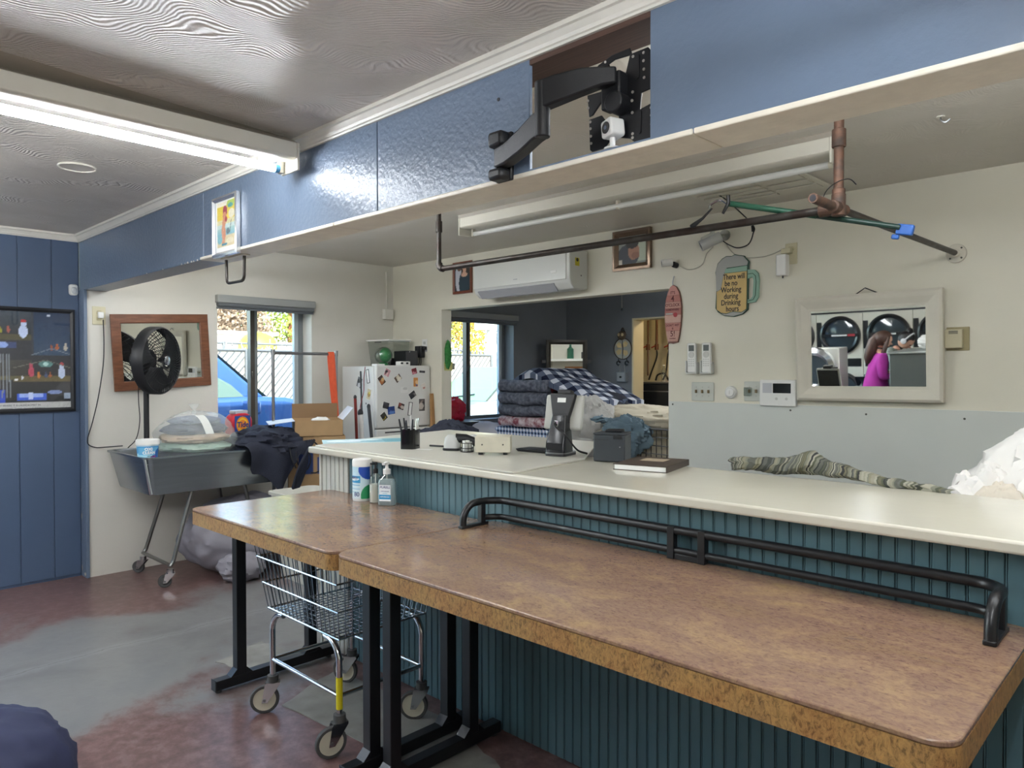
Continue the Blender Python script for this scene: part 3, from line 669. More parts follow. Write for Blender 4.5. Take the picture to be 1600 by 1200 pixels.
# ---------------------------------------------------------------- bottles on the small table
TZ = .88
def cyl_bend(r): return lambda p: Vector((r*math.sin(p.x/r), -r*math.cos(p.x/r), p.y))
def label_cyl(name, can, r, a, z0, z1, parent, mat=None):
    return picture(name, can, 2*a*r, z1-z0, parent, bend=lambda p: Vector((r*math.sin(p.x/r), -r*math.cos(p.x/r), p.y+(z0+z1)/2)), mat=mat)
LBLUE = M('print_blue', '#2a63b8', .5); LNAVY = M('print_navy', '#1d2f7a', .5); LCYAN = M('print_cyan', '#2b97c9', .5); PWHITE = M('print_white', '#f2f2ee', .5)
wp = thing('wipes_canister', 'tall white and blue canister of disinfecting wipes, at the left of the bottles', 'canister', RZ(-2.965, 2.03, TZ, 25))
obj('canister', MB().lathe([(.044,0),(.046,.004),(.046,.17)], 28), M('canister_white', '#dfe3e2', .4), wp, local=True)
obj('cap', MB().lathe([(.0475,.168),(.0475,.192),(.044,.2),(.028,.203),(.0,.203)], 28), WPLAS, wp, local=True)
c = Can(60, 60, '#cfe2e8').grad(0,0,1,1,'#d9e8ea','#bcdcea').rect(.0,.5,.62,.72,'#3f9bcd').ell(.3,.62,.28,.05,'#e8f2f4').ell(.95,.9,.4,.3,'#1f4fb0').ell(.98,.1,.35,.34,'#2c9a63').rect(.1,.3,.6,.34,'#9cc6da').rect(.1,.42,.6,.45,'#87b9d5').rect(.1,.2,.55,.23,'#a8cddb').rect(.35,.04,.62,.12,'#dbe8ee')
label_cyl('label', c, .0466, 1.45, .012, .165, wp)
bnd = lambda r: (lambda v: Vector((r*math.sin(v.x/r), -r*math.cos(v.x/r)-v.z, v.y)))
text('lettering', '80', .03, LNAVY, wp, m=Matrix.Translation((-.003, .033, 0)), bend=bnd(.0472)); text('lettering', 'WIPES', .016, LNAVY, wp, m=Matrix.Translation((-.02, .112, 0)), bend=bnd(.0472))
lb = thing('lotion_bottle', 'clear pump bottle of white lotion with a black pump, between canister and sanitizer', 'bottle', RZ(-2.862, 2.035, TZ, 10))
obj('body', MB().lathe([(.026,0),(.028,.004),(.028,.115),(.024,.128),(.011,.138),(.011,.145)], 22), CLEARP, lb, local=True)
obj('lotion', MB().lathe([(.0,.0015),(.0279,.003),(.0279,.088),(0,.088)], 22), M('lotion', '#eeeae0', .4), lb, local=True)
pm = obj('pump', MB().lathe([(.0125,.14),(.0125,.16),(.006,.163),(.005,.178),(.009,.18),(.009,.192),(0,.193)], 14).box((-.006,-.03,.182),(.006,0,.191)), BLACKP, lb, local=True)
obj('dip_tube', MB().cyl((0,0,.03),(0,0,.14),.003,6), WPLAS, lb, local=True)
sb = thing('sanitizer_bottle', 'clear pump bottle of hand sanitizer gel with blue label, at the right of the three', 'bottle', RZ(-2.765, 2.03, TZ, 32))
sq = rr(.085, .05, .02, 5)
def loft(mb, secs): 
    n = len(secs[0]); vs = [v for s in secs for v in s]
    fs = [(j*n+i, j*n+(i+1) % n, (j+1)*n+(i+1) % n, (j+1)*n+i) for j in range(len(secs)-1) for i in range(n)] + [tuple(range(n))[::-1], tuple((len(secs)-1)*n+i for i in range(n))]
    return mb.add(vs, fs)
obj('body', loft(MB(), [[(x*s, y*s, z) for x, y in sq] for s, z in ((.95,0),(1,.006),(1,.105),(.85,.128),(.45,.14),(.36,.148))]), CLEARP, sb, local=True)
obj('gel', loft(MB(), [[(x*s, y*s, z) for x, y in sq] for s, z in ((.9,.002),(.94,.006),(.94,.104),(.8,.122))]), film('sanitizer_gel', '#dcecf2', .55, .2), sb, local=True)
obj('pump', MB().lathe([(.018,.146),(.018,.168),(.008,.172),(.006,.188),(.011,.19),(.011,.202),(0,.204)], 16).box((-.007,-.042,.192),(.007,0,.201)), WPLAS, sb, local=True)
obj('pump', MB().cyl((0,0,.02),(0,0,.146),.0035,6), WPLAS, sb, local=True)
c = Can(40, 60, '#eef3f5').rect(0,.12,1,.4,'#3aa3d6').rect(.1,.17,.9,.35,'#2f93cb').rect(.3,.45,.7,.5,'#b9d4e0').grad(0,.52,1,.6,'#dcebf0','#eef3f5')
picture('label', c, .056, .075, sb, bend=lambda p: Vector((p.x, -.0258, p.y+.06)))
fb = Matrix.Translation((0,-.0262,0)) @ Matrix.Rotation(R(90), 4, 'X')
text('lettering', 'PURELL', .0155, LNAVY, sb, m=fb @ Matrix.Translation((0,.086,0)), shear=.2); text('lettering', 'ADVANCED', .0085, PWHITE, sb, m=fb @ Matrix.Translation((0,.042,0))); text('lettering', 'HAND SANITIZER', .005, LNAVY, sb, m=fb @ Matrix.Translation((0,.068,0)))
# ---------------------------------------------------------------- left wall: poster, sensor, outlet, wooden mirror
po = thing('framed_poster', 'black framed collage poster of night street scenes and lit snowmen on the blue wall', 'poster', LW(XW, 1.14, 1.59))
PW, PH = .94, .74
obj('frame', MB().frame(PW, PH, .03, [(0,0),(0,.02),(.5,.026),(1,.016),(1,0)]), BLACKP, po, local=True)
c = Can(130, 100, '#33353c')
c.grad(0,.06,1,.2,'#20242c','#2a3350').grad(.0,.72,.72,1,'#20262e','#44505c').grad(.72,.55,1,1,'#39506a','#1c3352').grad(.0,.2,.72,.5,'#2d2c2c','#4a4845')
c.rect(.0,.06,.55,.2,'#2c4ec2').rect(.1,.1,.5,.17,'#3f66e0').grad(.55,.06,1,.3,'#25262b','#34363a').rect(.6,.28,1,.34,'#6b5f42').rect(.45,.3,.62,.34,'#6a6248').rect(.44,.7,.72,.76,'#55503a')
c.ell(.2,.88,.22,.06,'#66788a').rect(.72,.55,.735,1,'#3c4048').ell(.84,.96,.012,.015,'#e8eef6').rect(.44,.62,.62,.68,'#3b4a78').ell(.52,.65,.05,.035,'#8fa6dd').ell(.46,.66,.025,.02,'#b6c4ea')
def fig(x, y, s, col, hat=None):
    c.ell(x, y, .02*s, .045*s, col); c.ell(x, y+.05*s, .013*s, .022*s, col)
    if hat: c.ell(x, y+.07*s, .013*s, .012*s, hat)
fig(.67,.79,1.5,'#c6d3ee','#c43a3a'); fig(.93,.37,1.3,'#c3cfe6','#b0404a'); fig(.72,.38,1.1,'#b54a60','#b54a60'); fig(.96,.63,.7,'#c9bfae'); fig(.9,.63,.6,'#b5653a'); fig(.86,.62,.5,'#a85a36')
for x, y, s, q in ((.47,.8,.6,'#c07a3a'),(.52,.79,.5,'#a9a33c'),(.57,.8,.6,'#b05a4a'),(.77,.34,.6,'#d0803a'),(.82,.34,.5,'#4a5a80'),(.85,.34,.5,'#b3643c'),(.4,.8,.8,'#c0583a'),(.1,.8,1.0,'#c6d3ee'),(.25,.79,.8,'#b5653a')): fig(x, y, s, q)
c.ell(.82,.46,.05,.035,'#5f8c88').ell(.82,.46,.02,.02,'#b4d6d0').line(.72,.55,.86,.62,.004,'#7d8794').line(.86,.62,1,.56,.004,'#7d8794').line(.6,.42,.82,.5,.004,'#77746c').line(.82,.5,1,.42,.004,'#77746c').ell(.62,.3,.012,.014,'#e7e7e7').ell(.66,.32,.008,.016,'#d7dbe7')
c.rect(.62,.09,.82,.16,'#3a63d6').rect(.64,.12,.8,.16,'#9db4ee').rect(.7,.1,.73,.17,'#c9d6f6').ell(.88,.17,.05,.02,'#7d8fc0').rect(.95,.1,.99,.16,'#9fb0c4').rect(0,0,1,.07,'#c5c6c4')
for k in range(5): c.line(.48+k*.025,.12,.5+k*.018,.56,.004,'#8a9098')
picture('print', c.noise(.02), PW-.055, PH-.055, po, z=.010, rough=.3)
text('lettering', 'LYSEMELLA  COUNTRY CLOSED BEST WHERE IT IS LAUNDROMAT IN', .018, INK, po, m=Matrix.Translation((0,-.318,.0105)), sx=.9); text('lettering', 'FLAGSTAFF, ARIZONA. THREE YEARS RUNNING!', .018, INK, po, m=Matrix.Translation((.1,-.341,.0105)), sx=.9)
obj('glazing', MB().box((-PW/2+.026,-PH/2+.026,.013),(PW/2-.026,PH/2-.026,.0145)), clear('poster_glazing', '#ffffff', .06, .02), po, local=True, smooth=False)

sn = thing('motion_sensor', 'small white motion sensor high in the blue corner under the beam', 'sensor', LW(XW, 1.6, 2.105, roll=2, yaw=12))
obj('housing', MB().prism(rr(.058, .08, .018, 5), 0, .03), WPLAS, sn, local=True, bev=.008, seg=3); obj('lens', MB().sphere((0,-.006,.03),(.02,.026,.01),14,8), M('sensor_lens', '#c9cdcf', .3), sn, local=True)

def outlet_plate(name, label, m, gang=1, mat=IVORY, w=.07, h=.115):
    t = thing(name, label, 'outlet', m); W_ = w + (gang-1)*.046
    obj('plate', MB().prism(rr(W_, h, .004, 3), 0, .005), mat, t, local=True, bev=.0025)
    return t, W_
t, _ = outlet_plate('wall_outlet', 'ivory double outlet beside the wooden mirror with a white plug in it', LW(XL, 1.745, 1.92), w=.09, h=.135)
for y in (-.024, .024): obj('socket', MB().prism(rr(.034,.028,.008,3,0,y), .005, .0075), M('ivory_dark','#b9b08d',.4), t, local=True)
pl = thing('power_cord', 'black power cord with white plug running down from the ivory outlet to the fan', 'cord', LW(XL, 1.745, 1.92))
obj('plug', MB().box((-.012,-.02,.008),(.026,.026,.036)), WPLAS, pl, local=True, bev=.006)
cordpts = [(XL+.03,1.765,1.89),(XL+.02,1.77,1.83),(XL+.018,1.772,1.7),(XL+.018,1.765,1.55),(XL+.02,1.73,1.32),(XL+.02,1.69,1.14),(XL+.02,1.655,1.0),(XL+.03,1.70,.955),(XL+.045,1.78,.952),(XL+.12,1.86,.96)]
obj('cable', MB().tube(wire(cordpts, n=5), .0042, 6), BLACKP, pl)

WOOD = M('red_brown_wood', '#7d5038', .4, nz=.35, nsc=5, stretch=(2, 14, 14))
def wallmirror(name, label, m, w, h, bw, prof, mat, glass=MIRROR, zg=.008):
    t = thing(name, label, 'mirror', m)
    obj('frame', MB().frame(w, h, bw, prof), mat, t, local=True, bev=.002)
    obj('glass', MB().box((-w/2+bw*.9,-h/2+bw*.9,zg-.004),(w/2-bw*.9,h/2-bw*.9,zg)), glass, t, local=True, smooth=False)
    return t
wallmirror('wooden_mirror', 'red-brown wood framed mirror hanging behind the black pedestal fan', LW(XL+.016, 2.187, 1.666, roll=3.2, yaw=2.1, tilt=1.06), .735, .575, .07, [(0,0),(0,.018),(.9,.022),(1,.015),(1,0)], WOOD)

# ---------------------------------------------------------------- steel tub cart on casters
STEEL = M('brushed_steel', '#a3a9af', .25, .95, nz=.1, nsc=3, bump=.03, bsc=200, stretch=(1, 1, 18))
STEELD = M('steel_frame', '#8b8b88', .28, 1)
tb = thing('steel_tub_cart', 'stainless steel tub cart on casters against the white wall under the mirror', 'cart', (-5.45, 2.35, 0))
tx0, tx1, ty0, ty1, tz0, tz1 = -5.83, -5.06, 1.755, 2.86, .67, .935
mb = MB()
def ring(i, z, r=.06): return [(x, y, z) for x, y in rr(tx1-tx0-2*i, ty1-ty0-2*i, max(r-i*.3, .02), 5, (tx0+tx1)/2, (ty0+ty1)/2)]
secs = [ring(.07,tz0), ring(.065,tz0+.01), ring(.012,tz1-.015), ring(0,tz1-.012), ring(0,tz1), ring(.022,tz1), ring(.028,tz1-.014), ring(.075,tz0+.02)]
obj('tub', loft(mb, secs), STEEL, tb)
for yy in (ty0+.012, ty1-.012): obj('corner_seam', MB().cyl((tx1-.02, yy+(.0 if yy<2 else -.0), tz1-.012), (tx1-.078, yy+(.06 if yy<2 else -.06), tz0+.01), .011, 8), CHROME, tb)
for yy, dy in ((1.985, .17), (2.66, -.12)):
    for xx in (-5.755, -5.235):
        obj('leg', MB().tube(rounded_path([(xx+(.03 if xx<-5.5 else -.03), yy+dy, tz0+.004),(xx, yy+.02*(1 if dy>0 else -1), .17),(xx, yy-.0, .145)], .05), .014, 10), STEELD, tb)
        caster(tb, xx, yy, .045, .125, RUBBER, 70 if xx > -5.5 else 40, .022)
    obj('crossbar', MB().cyl((-5.755, yy, .15), (-5.235, yy, .15), .013, 10), STEELD, tb)

# ---------------------------------------------------------------- pedestal fan standing in the tub
fa = thing('pedestal_fan', 'black pedestal fan standing in the steel tub in front of the wooden mirror', 'fan', (-5.5, 1.93, .692))
obj('pole', MB().cyl((-5.5,1.93,.70),(-5.5,1.93,1.56),.0185,14), BLACKP, fa)
obj('base', MB().lathe([(.085,0),(.085,.012),(.05,.03),(.026,.05),(.024,.1)], 28, Matrix.Translation((-5.5,1.93,.692))), BLACKP, fa)
ax = Vector((.80,.60,-.02)).normalized(); rt = Vector((-ax.y,ax.x,0)).normalized(); up = ax.cross(rt)
hm = fr(Vector((-5.5,1.93,1.588))+ax*.09, rt, up, ax)   # local z = blowing direction
hd = thing('fan_head', None, None, hm, parent=fa)
RF = .243
obj('motor', MB().lathe([(.02,-.19),(.06,-.18),(.075,-.12),(.08,-.06),(.05,-.04)], 22), BLACKP, hd, local=True)
obj('neck', MB().box((-.03,-.09,-.14),(.03,0,-.06)), BLACKP, hd, local=True, bev=.01)
mb = MB(); mb.lathe([(RF*.93,-.045),(RF,-.04),(RF,.022),(RF*.95,.038),(RF*.92,.032),(RF*.97,.018),(RF*.97,-.035),(RF*.9,-.04)], 48, None, True); obj('shroud', mb, BLACKP, hd, local=True)
mb = MB()
for k in range(54):
    a = 2*PI*k/54; mb.tube([(.04*math.cos(a),.04*math.sin(a),.07),(.13*math.cos(a+.12),.13*math.sin(a+.12),.064),(RF*.94*math.cos(a+.25),RF*.94*math.sin(a+.25),.036)], .0018, 4)
for r, z in ((.1,.067),(.17,.057)): mb.tube(arc((0,0,z), r, 0, 354, 40), .0014, 4, closed=True)
obj('front_grille', mb, BLACKP, hd, local=True, kind='stuff')
mb = MB()
for k in range(36):
    a = 2*PI*k/36; mb.tube([(.07*math.cos(a),.07*math.sin(a),-.1),(.15*math.cos(a-.2),.15*math.sin(a-.2),-.09),(RF*.95*math.cos(a-.35),RF*.95*math.sin(a-.35),-.052)], .003, 5)
for r, z in ((.13,-.093),(.19,-.075)): mb.tube(arc((0,0,z), r, 0, 354, 40), .002, 4, closed=True)
obj('rear_grille', mb, BLACKP, hd, local=True, kind='stuff')
for k in range(3):
    m = Matrix.Rotation(2*PI*k/3+.5, 4, 'Z')
    obj('blade', MB().grid(lambda u, v: m @ Vector(((.05+.165*u)*math.cos((v-.5)*(1.0+.5*u)), (.05+.165*u)*math.sin((v-.5)*(1.0+.5*u)), .03*(v-.5)*2-.01)), 8, 8), BLACKP, hd, local=True)
obj('hub_badge', MB().lathe([(0,.081),(.028,.08),(.034,.075),(.034,.065)], 24), M('badge_silver', '#b9bdc4', .25, 1), hd, local=True, label='silver round badge at the grille centre')
obj('cord', MB().tube(wire([(-5.57,1.90,1.5),(-5.58,1.905,1.3),(-5.575,1.91,1.15),(-5.62,1.9,1.02),(-5.7,1.87,.95)], n=5), .0035, 6), BLACKP, fa)

# ---------------------------------------------------------------- things in and on the tub
ox = thing('detergent_tub', 'small white and blue stain remover tub on the near end of the steel tub', 'tub', RZ(-5.2, 1.83, .892, 80))
obj('body', MB().lathe([(.055,0),(.058,.004),(.068,.125)], 32), M('tub_body', '#cfe2ee', .35), ox, local=True)
obj('lid', MB().lathe([(.0735,.122),(.0735,.152),(.07,.156),(.0,.157)], 32), WPLAS, ox, local=True)
c = Can(70, 40, '#7cbfe0').ell(.5,.5,.45,.6,'#4b9fd6').ell(.3,.3,.3,.25,'#a8dcee').ell(.7,.2,.2,.18,'#9a3f9a').rect(.18,.42,.78,.9,'#6cb4dc').ell(.85,.5,.2,.35,'#2f6fb8').ell(.5,.1,.5,.12,'#8fd0ea')
picture('label', c, .24, .1, ox, bend=lambda p: Vector(((.0595+.0095*(p.y+.05)/.1)*math.sin(p.x/.064), -(.0595+.0095*(p.y+.05)/.1)*math.cos(p.x/.064), p.y+.062)))
text('lettering', 'OXI', .028, PWHITE, ox, m=Matrix.Translation((-.005, .092, 0)), bend=bnd(.0685), bold=.001); text('lettering', 'CLEAN', .026, PWHITE, ox, m=Matrix.Translation((-.002, .068, 0)), bend=bnd(.0665), bold=.001); text('lettering', 'versatile', .014, INK, ox, m=Matrix.Translation((.01, .046, 0)), bend=bnd(.065))
obj('stand_shelf', MB().box((-5.3,1.77,.885),(-5.09,1.92,.892)), STEEL, tb, smooth=False, label='steel end ledge of the tub')

bg_ = thing('bagged_laundry', 'clear plastic bag of folded green, tan and navy laundry in the steel tub', 'laundry bag', (-5.44, 2.27, .80))
FOLDS = [('sage_cloth','#86a593',.80,.07),('charcoal_cloth','#4a4a58',.87,.055),('pale_green_cloth','#a9c4b2',.927,.06),('tan_cloth','#c0a588',.99,.06),('dark_navy_cloth','#333c52',1.052,.065),('slate_cloth','#56607a',1.12,.045)]
for i, (nm, hx, z, h) in enumerate(FOLDS):
    s = (1,1.02,1.03,.97,.88,.7)[i]; mb = lump(MB(), (-5.43, 2.245, z+h*.5), (.225*s, .245*s, h*.8), seed=i+120, amp=.12, folds=.07, fsc=8, nu=44, nv=22)
    obj('folded_garment', mb, M(nm, hx, .9, nz=.12, nsc=20, bump=.2, bsc=60), bg_)
mb = MB(); lump(mb, (-5.42, 2.25, 1.0), (.265, .285, .215), seed=4, amp=.07, folds=.04, fsc=9, nu=60, nv=34, flat=.79)
obj('bag_film', mb, BAGP, bg_)
mb = MB(); mb.lathe([(.014,0),(.018,.012),(.01,.03),(.03,.055),(.037,.075)], 14, RZ(-5.38, 2.22, 1.195, 0)); obj('bag_knot', mb, BAGP, bg_)
obj('paper_tag', MB().grid(lambda u, v: Vector((-5.30+.12*v, 2.19+.06*u+.03*v, 1.19-.02*v-.11*v*v)), 3, 8), M('paper', '#d9d9d4', .7), bg_)

# big tub of laundry pods on the window sill side
td = thing('detergent_pod_tub', 'rounded red and blue laundry detergent tub by the left window', 'tub', LW(-5.72, 2.72, .935, yaw=12))
prof = rr(.2, .235, .075, 8, 0, .1175)
obj('body', MB().prism(prof, -.05, .05), M('tub_red', '#c8283a', .3), td, local=True, bev=.014, seg=3)
obj('lid', MB().prism(rr(.12, .03, .01, 4, 0, .243), -.04, .04), M('lid_grey', '#b9bcc4', .4), td, local=True, bev=.004)
c = Can(60, 60, '#1d4f9c').ell(.5,.62,.4,.34,'#ef8a1f').ell(.5,.62,.33,.28,'#f6c52b').ell(.5,.62,.24,.2,'#f08a2a').ell(.3,.15,.3,.1,'#3a78c8').ell(.8,.3,.14,.2,'#4fa3d8').ell(.78,.3,.08,.1,'#e05a2a').rect(.25,.1,.6,.14,'#c7d8ea')
lp = rr(.166, .2, .06, 8, 0, 0)
def inlabel(p): 
    return p
picture('label', c, .15, .19, td, z=.0505, cy=.118)
text('lettering', 'Tide', .062, LNAVY, td, m=Matrix.Translation((0,.14,.0512)), bold=.0015, shear=.1)

jk = thing('draped_jacket', 'navy jacket with cords heaped over the far end of the steel tub', 'jacket', (-5.2, 2.85, .7))
mb = MB(); lump(mb, (-5.30, 2.72, .955), (.25, .26, .12), seed=11, amp=.22, folds=.1, fsc=3.6, nu=64, nv=36, flat=.9)
lump(mb, (-5.28, 2.84, .97), (.14, .15, .1), seed=15, amp=.2, folds=.1, fsc=4, nu=40, nv=24)
obj('body', mb, NAVY, jk)
def drape(u, v):
    y = 2.46+.46*u + .02*math.sin(9*v); e = .2 + .25*math.sin(PI*min(1, u*1.15))**.6 - .12*abs(math.sin(6*u))
    a = v*1.25; x = -5.32 + .27*min(1, a) + .028*math.sin(13*u+2*v)*max(0, a-.6)+ (.02 if a > .9 else 0); z = .965 + .02*math.sin(7*u) - max(0, a-.9)*e*2.4
    return Vector((x, y, z))
obj('hanging_sleeve', MB().grid(drape, 30, 20), NAVY, jk)
for k, pts in enumerate(([(-5.05,2.9,.95),(-5.0,2.95,.85),(-5.02,2.93,.75),(-5.03,2.86,.8),(-5.04,2.85,.9)], [(-5.05,3.0,.97),(-5.0,3.06,.88),(-5.0,3.08,.78),(-5.02,3.02,.72),(-5.03,2.97,.72)], [(-5.06,2.8,.96),(-5.02,2.8,.86),(-5.01,2.83,.77)])):
    obj('cord', MB().tube(wire(pts, n=6), .006, 6), M('cord_black', '#14161c', .6), jk)
mb = MB()
for k in range(5): mb.tube(wire([(-5.06, 2.94+.02*k, .97), (-5.0+.01*k, 2.92-.02*k, .8), (-5.02, 2.84-.01*k, .58), (-5.03, 2.8, .45-.02*k)], n=5), .011, 6)
obj('sleeve_ties', mb, NAVY, jk)

gb = obj('laundry_sack', lump(lump(MB(), (-5.36, 2.60, .27), (.33, .47, .29), seed=21, amp=.08, folds=.045, fsc=3.2, nu=90, nv=56, flat=.0), (-5.06, 2.42, .09), (.15, .16, .1), seed=23, amp=.15, folds=.09, fsc=5, nu=40, nv=24, flat=0), M('grey_sack', '#8d8a92', .75, nz=.06, nsc=4, bump=.15, bsc=25), label='big grey cloth laundry sack on the floor under the steel tub', cat='laundry bag')

# ---------------------------------------------------------------- corner by the window: rack, boxes, tools, basket
rk = thing('garment_rack', 'chrome garment rack with square top bar standing before the left window', 'rack', (-5.53, 3.2, 0))
for y in (2.925, 3.52):
    for xx, lean in ((-5.53, 0),):
        obj('upright', MB().tube([(xx, y, .05), (xx, y+.0, 1.66)], .0135, 10), DCHROME, rk)
        obj('foot', MB().box((xx-.2, y-.015, .03), (xx+.03, y+.015, .055)), DCHROME, rk, bev=.004)
        obj('top_fitting', MB().cyl((xx, y, 1.64), (xx, y, 1.69), .017, 10), DCHROME, rk)
obj('top_bar', MB().cyl((-5.53, 2.925, 1.66), (-5.53, 3.52, 1.66), .0125, 10), DCHROME, rk)
st = thing('orange_strap', 'bundle of bright orange webbing straps hung over the rack bar end', 'strap', (-5.41, 3.41, .95))
ORG = M('orange_webbing', '#e8633c', .7, nz=.1, nsc=30)
for k, (dx, dy) in enumerate(((.018,-.03),(.026,-.012),(.02,.004),(-.02,-.02))):
    pts = [(-5.53+dx*.2,3.475+dy,1.679),(-5.53+dx,3.475+dy,1.64),(-5.51+dx,3.485+dy*.8,1.35),(-5.50+dx,3.5+dy*.5,1.1),(-5.49+dx,3.515+dy*.3,.93-.03*k)]
    P = wire(pts, n=4); mb = MB(); vs = []; fs = []
    for p in P: vs += [(p.x, p.y-.011, p.z), (p.x+.003, p.y+.011, p.z)]
    vs2 = [(x+.003, y, z) for x, y, z in vs]; n = len(vs)
    for i in range(len(P)-1): a = 2*i; fs += [(a,a+1,a+3,a+2), (n+a,n+a+2,n+a+3,n+a+1), (a,a+2,n+a+2,n+a), (a+1,n+a+1,n+a+3,a+3)]
    obj('webbing', mb.add(vs+vs2, fs), ORG, st)
# stacked cartons
def carton(name, label, m, w, d, h, mat, open_=False, parts=None):
    t = thing(name, label, 'box', m); s = .004
    if open_:
        mb = MB().box((-w/2,-d/2,0),(w/2,d/2,s)).box((-w/2,-d/2,0),(-w/2+s,d/2,h)).box((w/2-s,-d/2,0),(w/2,d/2,h)).box((-w/2,-d/2,0),(w/2,-d/2+s,h)).box((-w/2,d/2-s,0),(w/2,d/2,h)); obj('walls', mb, mat, t, local=True, smooth=False)
    else: obj('walls', MB().box((-w/2,-d/2,0),(w/2,d/2,h)), mat, t, local=True, bev=.003)
    return t
CARDW = M('white_carton', '#d3d6da', .6)
b1 = carton('cardboard_box', 'lowest big cardboard carton with blue print, behind the steel tub', RZ(-5.27, 3.16, 0, -28), .40, .46, .5, CARD)
c = Can(30, 40, '#a98a63').rect(.1,.15,.45,.85,'#26417e').rect(.55,.3,.9,.9,'#26417e').rect(.2,.4,.36,.6,'#a98a63')
picture('blue_print', c, .3, .3, b1, m=fr((.2015,0,.27),(0,1,0),(0,0,1),(1,0,0)), rough=.8)
b2 = carton('cardboard_box', 'closed cardboard carton stacked in the middle of the corner stack', RZ(-5.27, 3.16, .502, -28), .38, .44, .49, CARD)
picture('blue_print', Can(30, 30, '#a98a63').rect(.05,.1,.4,.9,'#23396f').rect(.5,.1,.95,.6,'#2b477f'), .3, .26, b2, m=fr((.1915,0,.3),(0,1,0),(0,0,1),(1,0,0)), rough=.8)
obj('tape', MB().box((-.19,-.025,.486),(.19,.025,.4915)), M('packing_tape', '#b79868', .3), b2, local=True, smooth=False)
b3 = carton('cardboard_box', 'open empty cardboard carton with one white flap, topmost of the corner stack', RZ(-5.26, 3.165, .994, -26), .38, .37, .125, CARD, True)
obj('flap', MB().add([(-.19,-.185,.125),(.19,-.185,.125),(.17,-.38,.10),(-.19,-.39,.105),(-.19,-.185,.121),(.19,-.185,.121),(.17,-.38,.096),(-.19,-.39,.101)], [(0,1,2,3),(7,6,5,4),(0,4,5,1),(1,5,6,2),(2,6,7,3),(3,7,4,0)]), CARDW, b3, local=True, smooth=False, label='white coated flap')
obj('flap', MB().add([(-.19,.185,.125),(.19,.185,.125),(.15,.27,.22),(-.19,.27,.22),(-.19,.189,.125),(.19,.189,.125),(.15,.274,.22),(-.19,.274,.22)], [(0,1,2,3),(7,6,5,4),(0,4,5,1),(1,5,6,2),(2,6,7,3),(3,7,4,0)]), CARDW, b3, local=True, smooth=False, label='upright printed flap')
obj('flap', MB().box((-.19,-.185,.125),(-.186,.185,.245)), M('cardboard_shaded', '#866a4c', .85), b3, local=True, smooth=False)  # back flap in darker brown: shade inside the carton put into the colour
obj('packing_paper', lump(MB(), (.12,.02,.1), (.06,.08,.045), seed=31, amp=.2, folds=.1, nu=24, nv=16), M('paper', '#d9d9d4', .7), b3, local=True)
obj('spray_bottle', MB().lathe([(.03,0),(.034,.01),(.034,.12),(.014,.16),(.014,.19),(.02,.195),(.02,.22),(0,.225)], 16, RZ(-5.45, 3.43, .94, 0)), M('teal_bottle', '#1f8f96', .35), label='teal bottle in the corner beside the orange straps', cat='bottle')
# tools leaning against the fridge side
def pole(name, label, a, b, r, mat, head=None, cat='tool'):
    t = thing(name, label, cat, (b[0], b[1], 0)); obj('handle', MB().cyl(a, b, r, 10), mat, t)
    obj('end_cap', MB().sphere(a, (r*1.15, r*1.15, r*1.6), 10, 6), DARKP, t)
    if head: head(t)
    return t
RED = M('dark_red_lacquer', '#7a2520', .35)
def broom(t): obj('bristles', MB().frus((-5.33,3.5,.0),(-5.1,3.58,.16),.03), M('straw', '#b59a58', .9, nz=.2, nsc=40), t)
pole('broom', 'broom with dark red handle leaning beside the garment rack', (-5.21, 3.5, 1.29), (-5.2, 3.54, .14), .0125, RED, broom)
def mop(t): obj('mop_head', lump(MB(), (-5.05,3.68,.07), (.12,.09,.08), seed=35, folds=.25, fsc=14, nu=40, nv=20, flat=0), M('mop_grey', '#a8a69f', .9), t)
pole('mop', 'mop with black handle leaning on the white fridge side', (-5.33, 3.72, 1.2), (-5.07, 3.66, .1), .0145, DARKP, mop)
pole('squeegee', 'thin dark pole hooked beside the fridge, red wire hanging on it', (-5.5, 3.755, 1.5), (-5.36, 3.7, .0), .008, DARKP)
pole('white_pipe_length', 'white plastic pipe length standing behind the broom', (-5.28,3.60,1.15), (-5.22,3.62,.02), .022, WPLAS)
obj('red_wire', MB().tube(wire([(-5.46,3.775,1.55),(-5.47,3.77,1.45),(-5.45,3.75,1.32),(-5.47,3.73,1.2),(-5.42,3.7,1.08)], n=6), .0035, 6), M('red_wire', '#8a2a2a', .5), label='thin red wire hanging down the fridge side', cat='wire')
# white plastic basket between tub and counter
wbk = thing('plastic_basket', 'white plastic laundry basket on the floor behind the small folding table', 'basket', (-4.76, 2.79, 0))
bx, by = -4.76, 2.79
def bring(i, z): return [(x, y, z) for x, y in rr(.5-2*i, .38-2*i, .07, 5, bx, by)]
obj('shell', loft(MB(), [bring(.05,0), bring(.0,.60), bring(-.015,.605), bring(-.015,.625), bring(.0,.628), bring(.012,.605), bring(.06,.01)]), M('basket_white', '#cfcfc6', .5), wbk)
obj('handle_slot', MB().box((bx+.244,by-.06,.555),(bx+.2465,by+.06,.58)), INK, wbk, smooth=False)
obj('handle_slot', MB().box((bx-.07,by+.176,.555),(bx+.05,by+.179,.58)), INK, wbk, smooth=False)
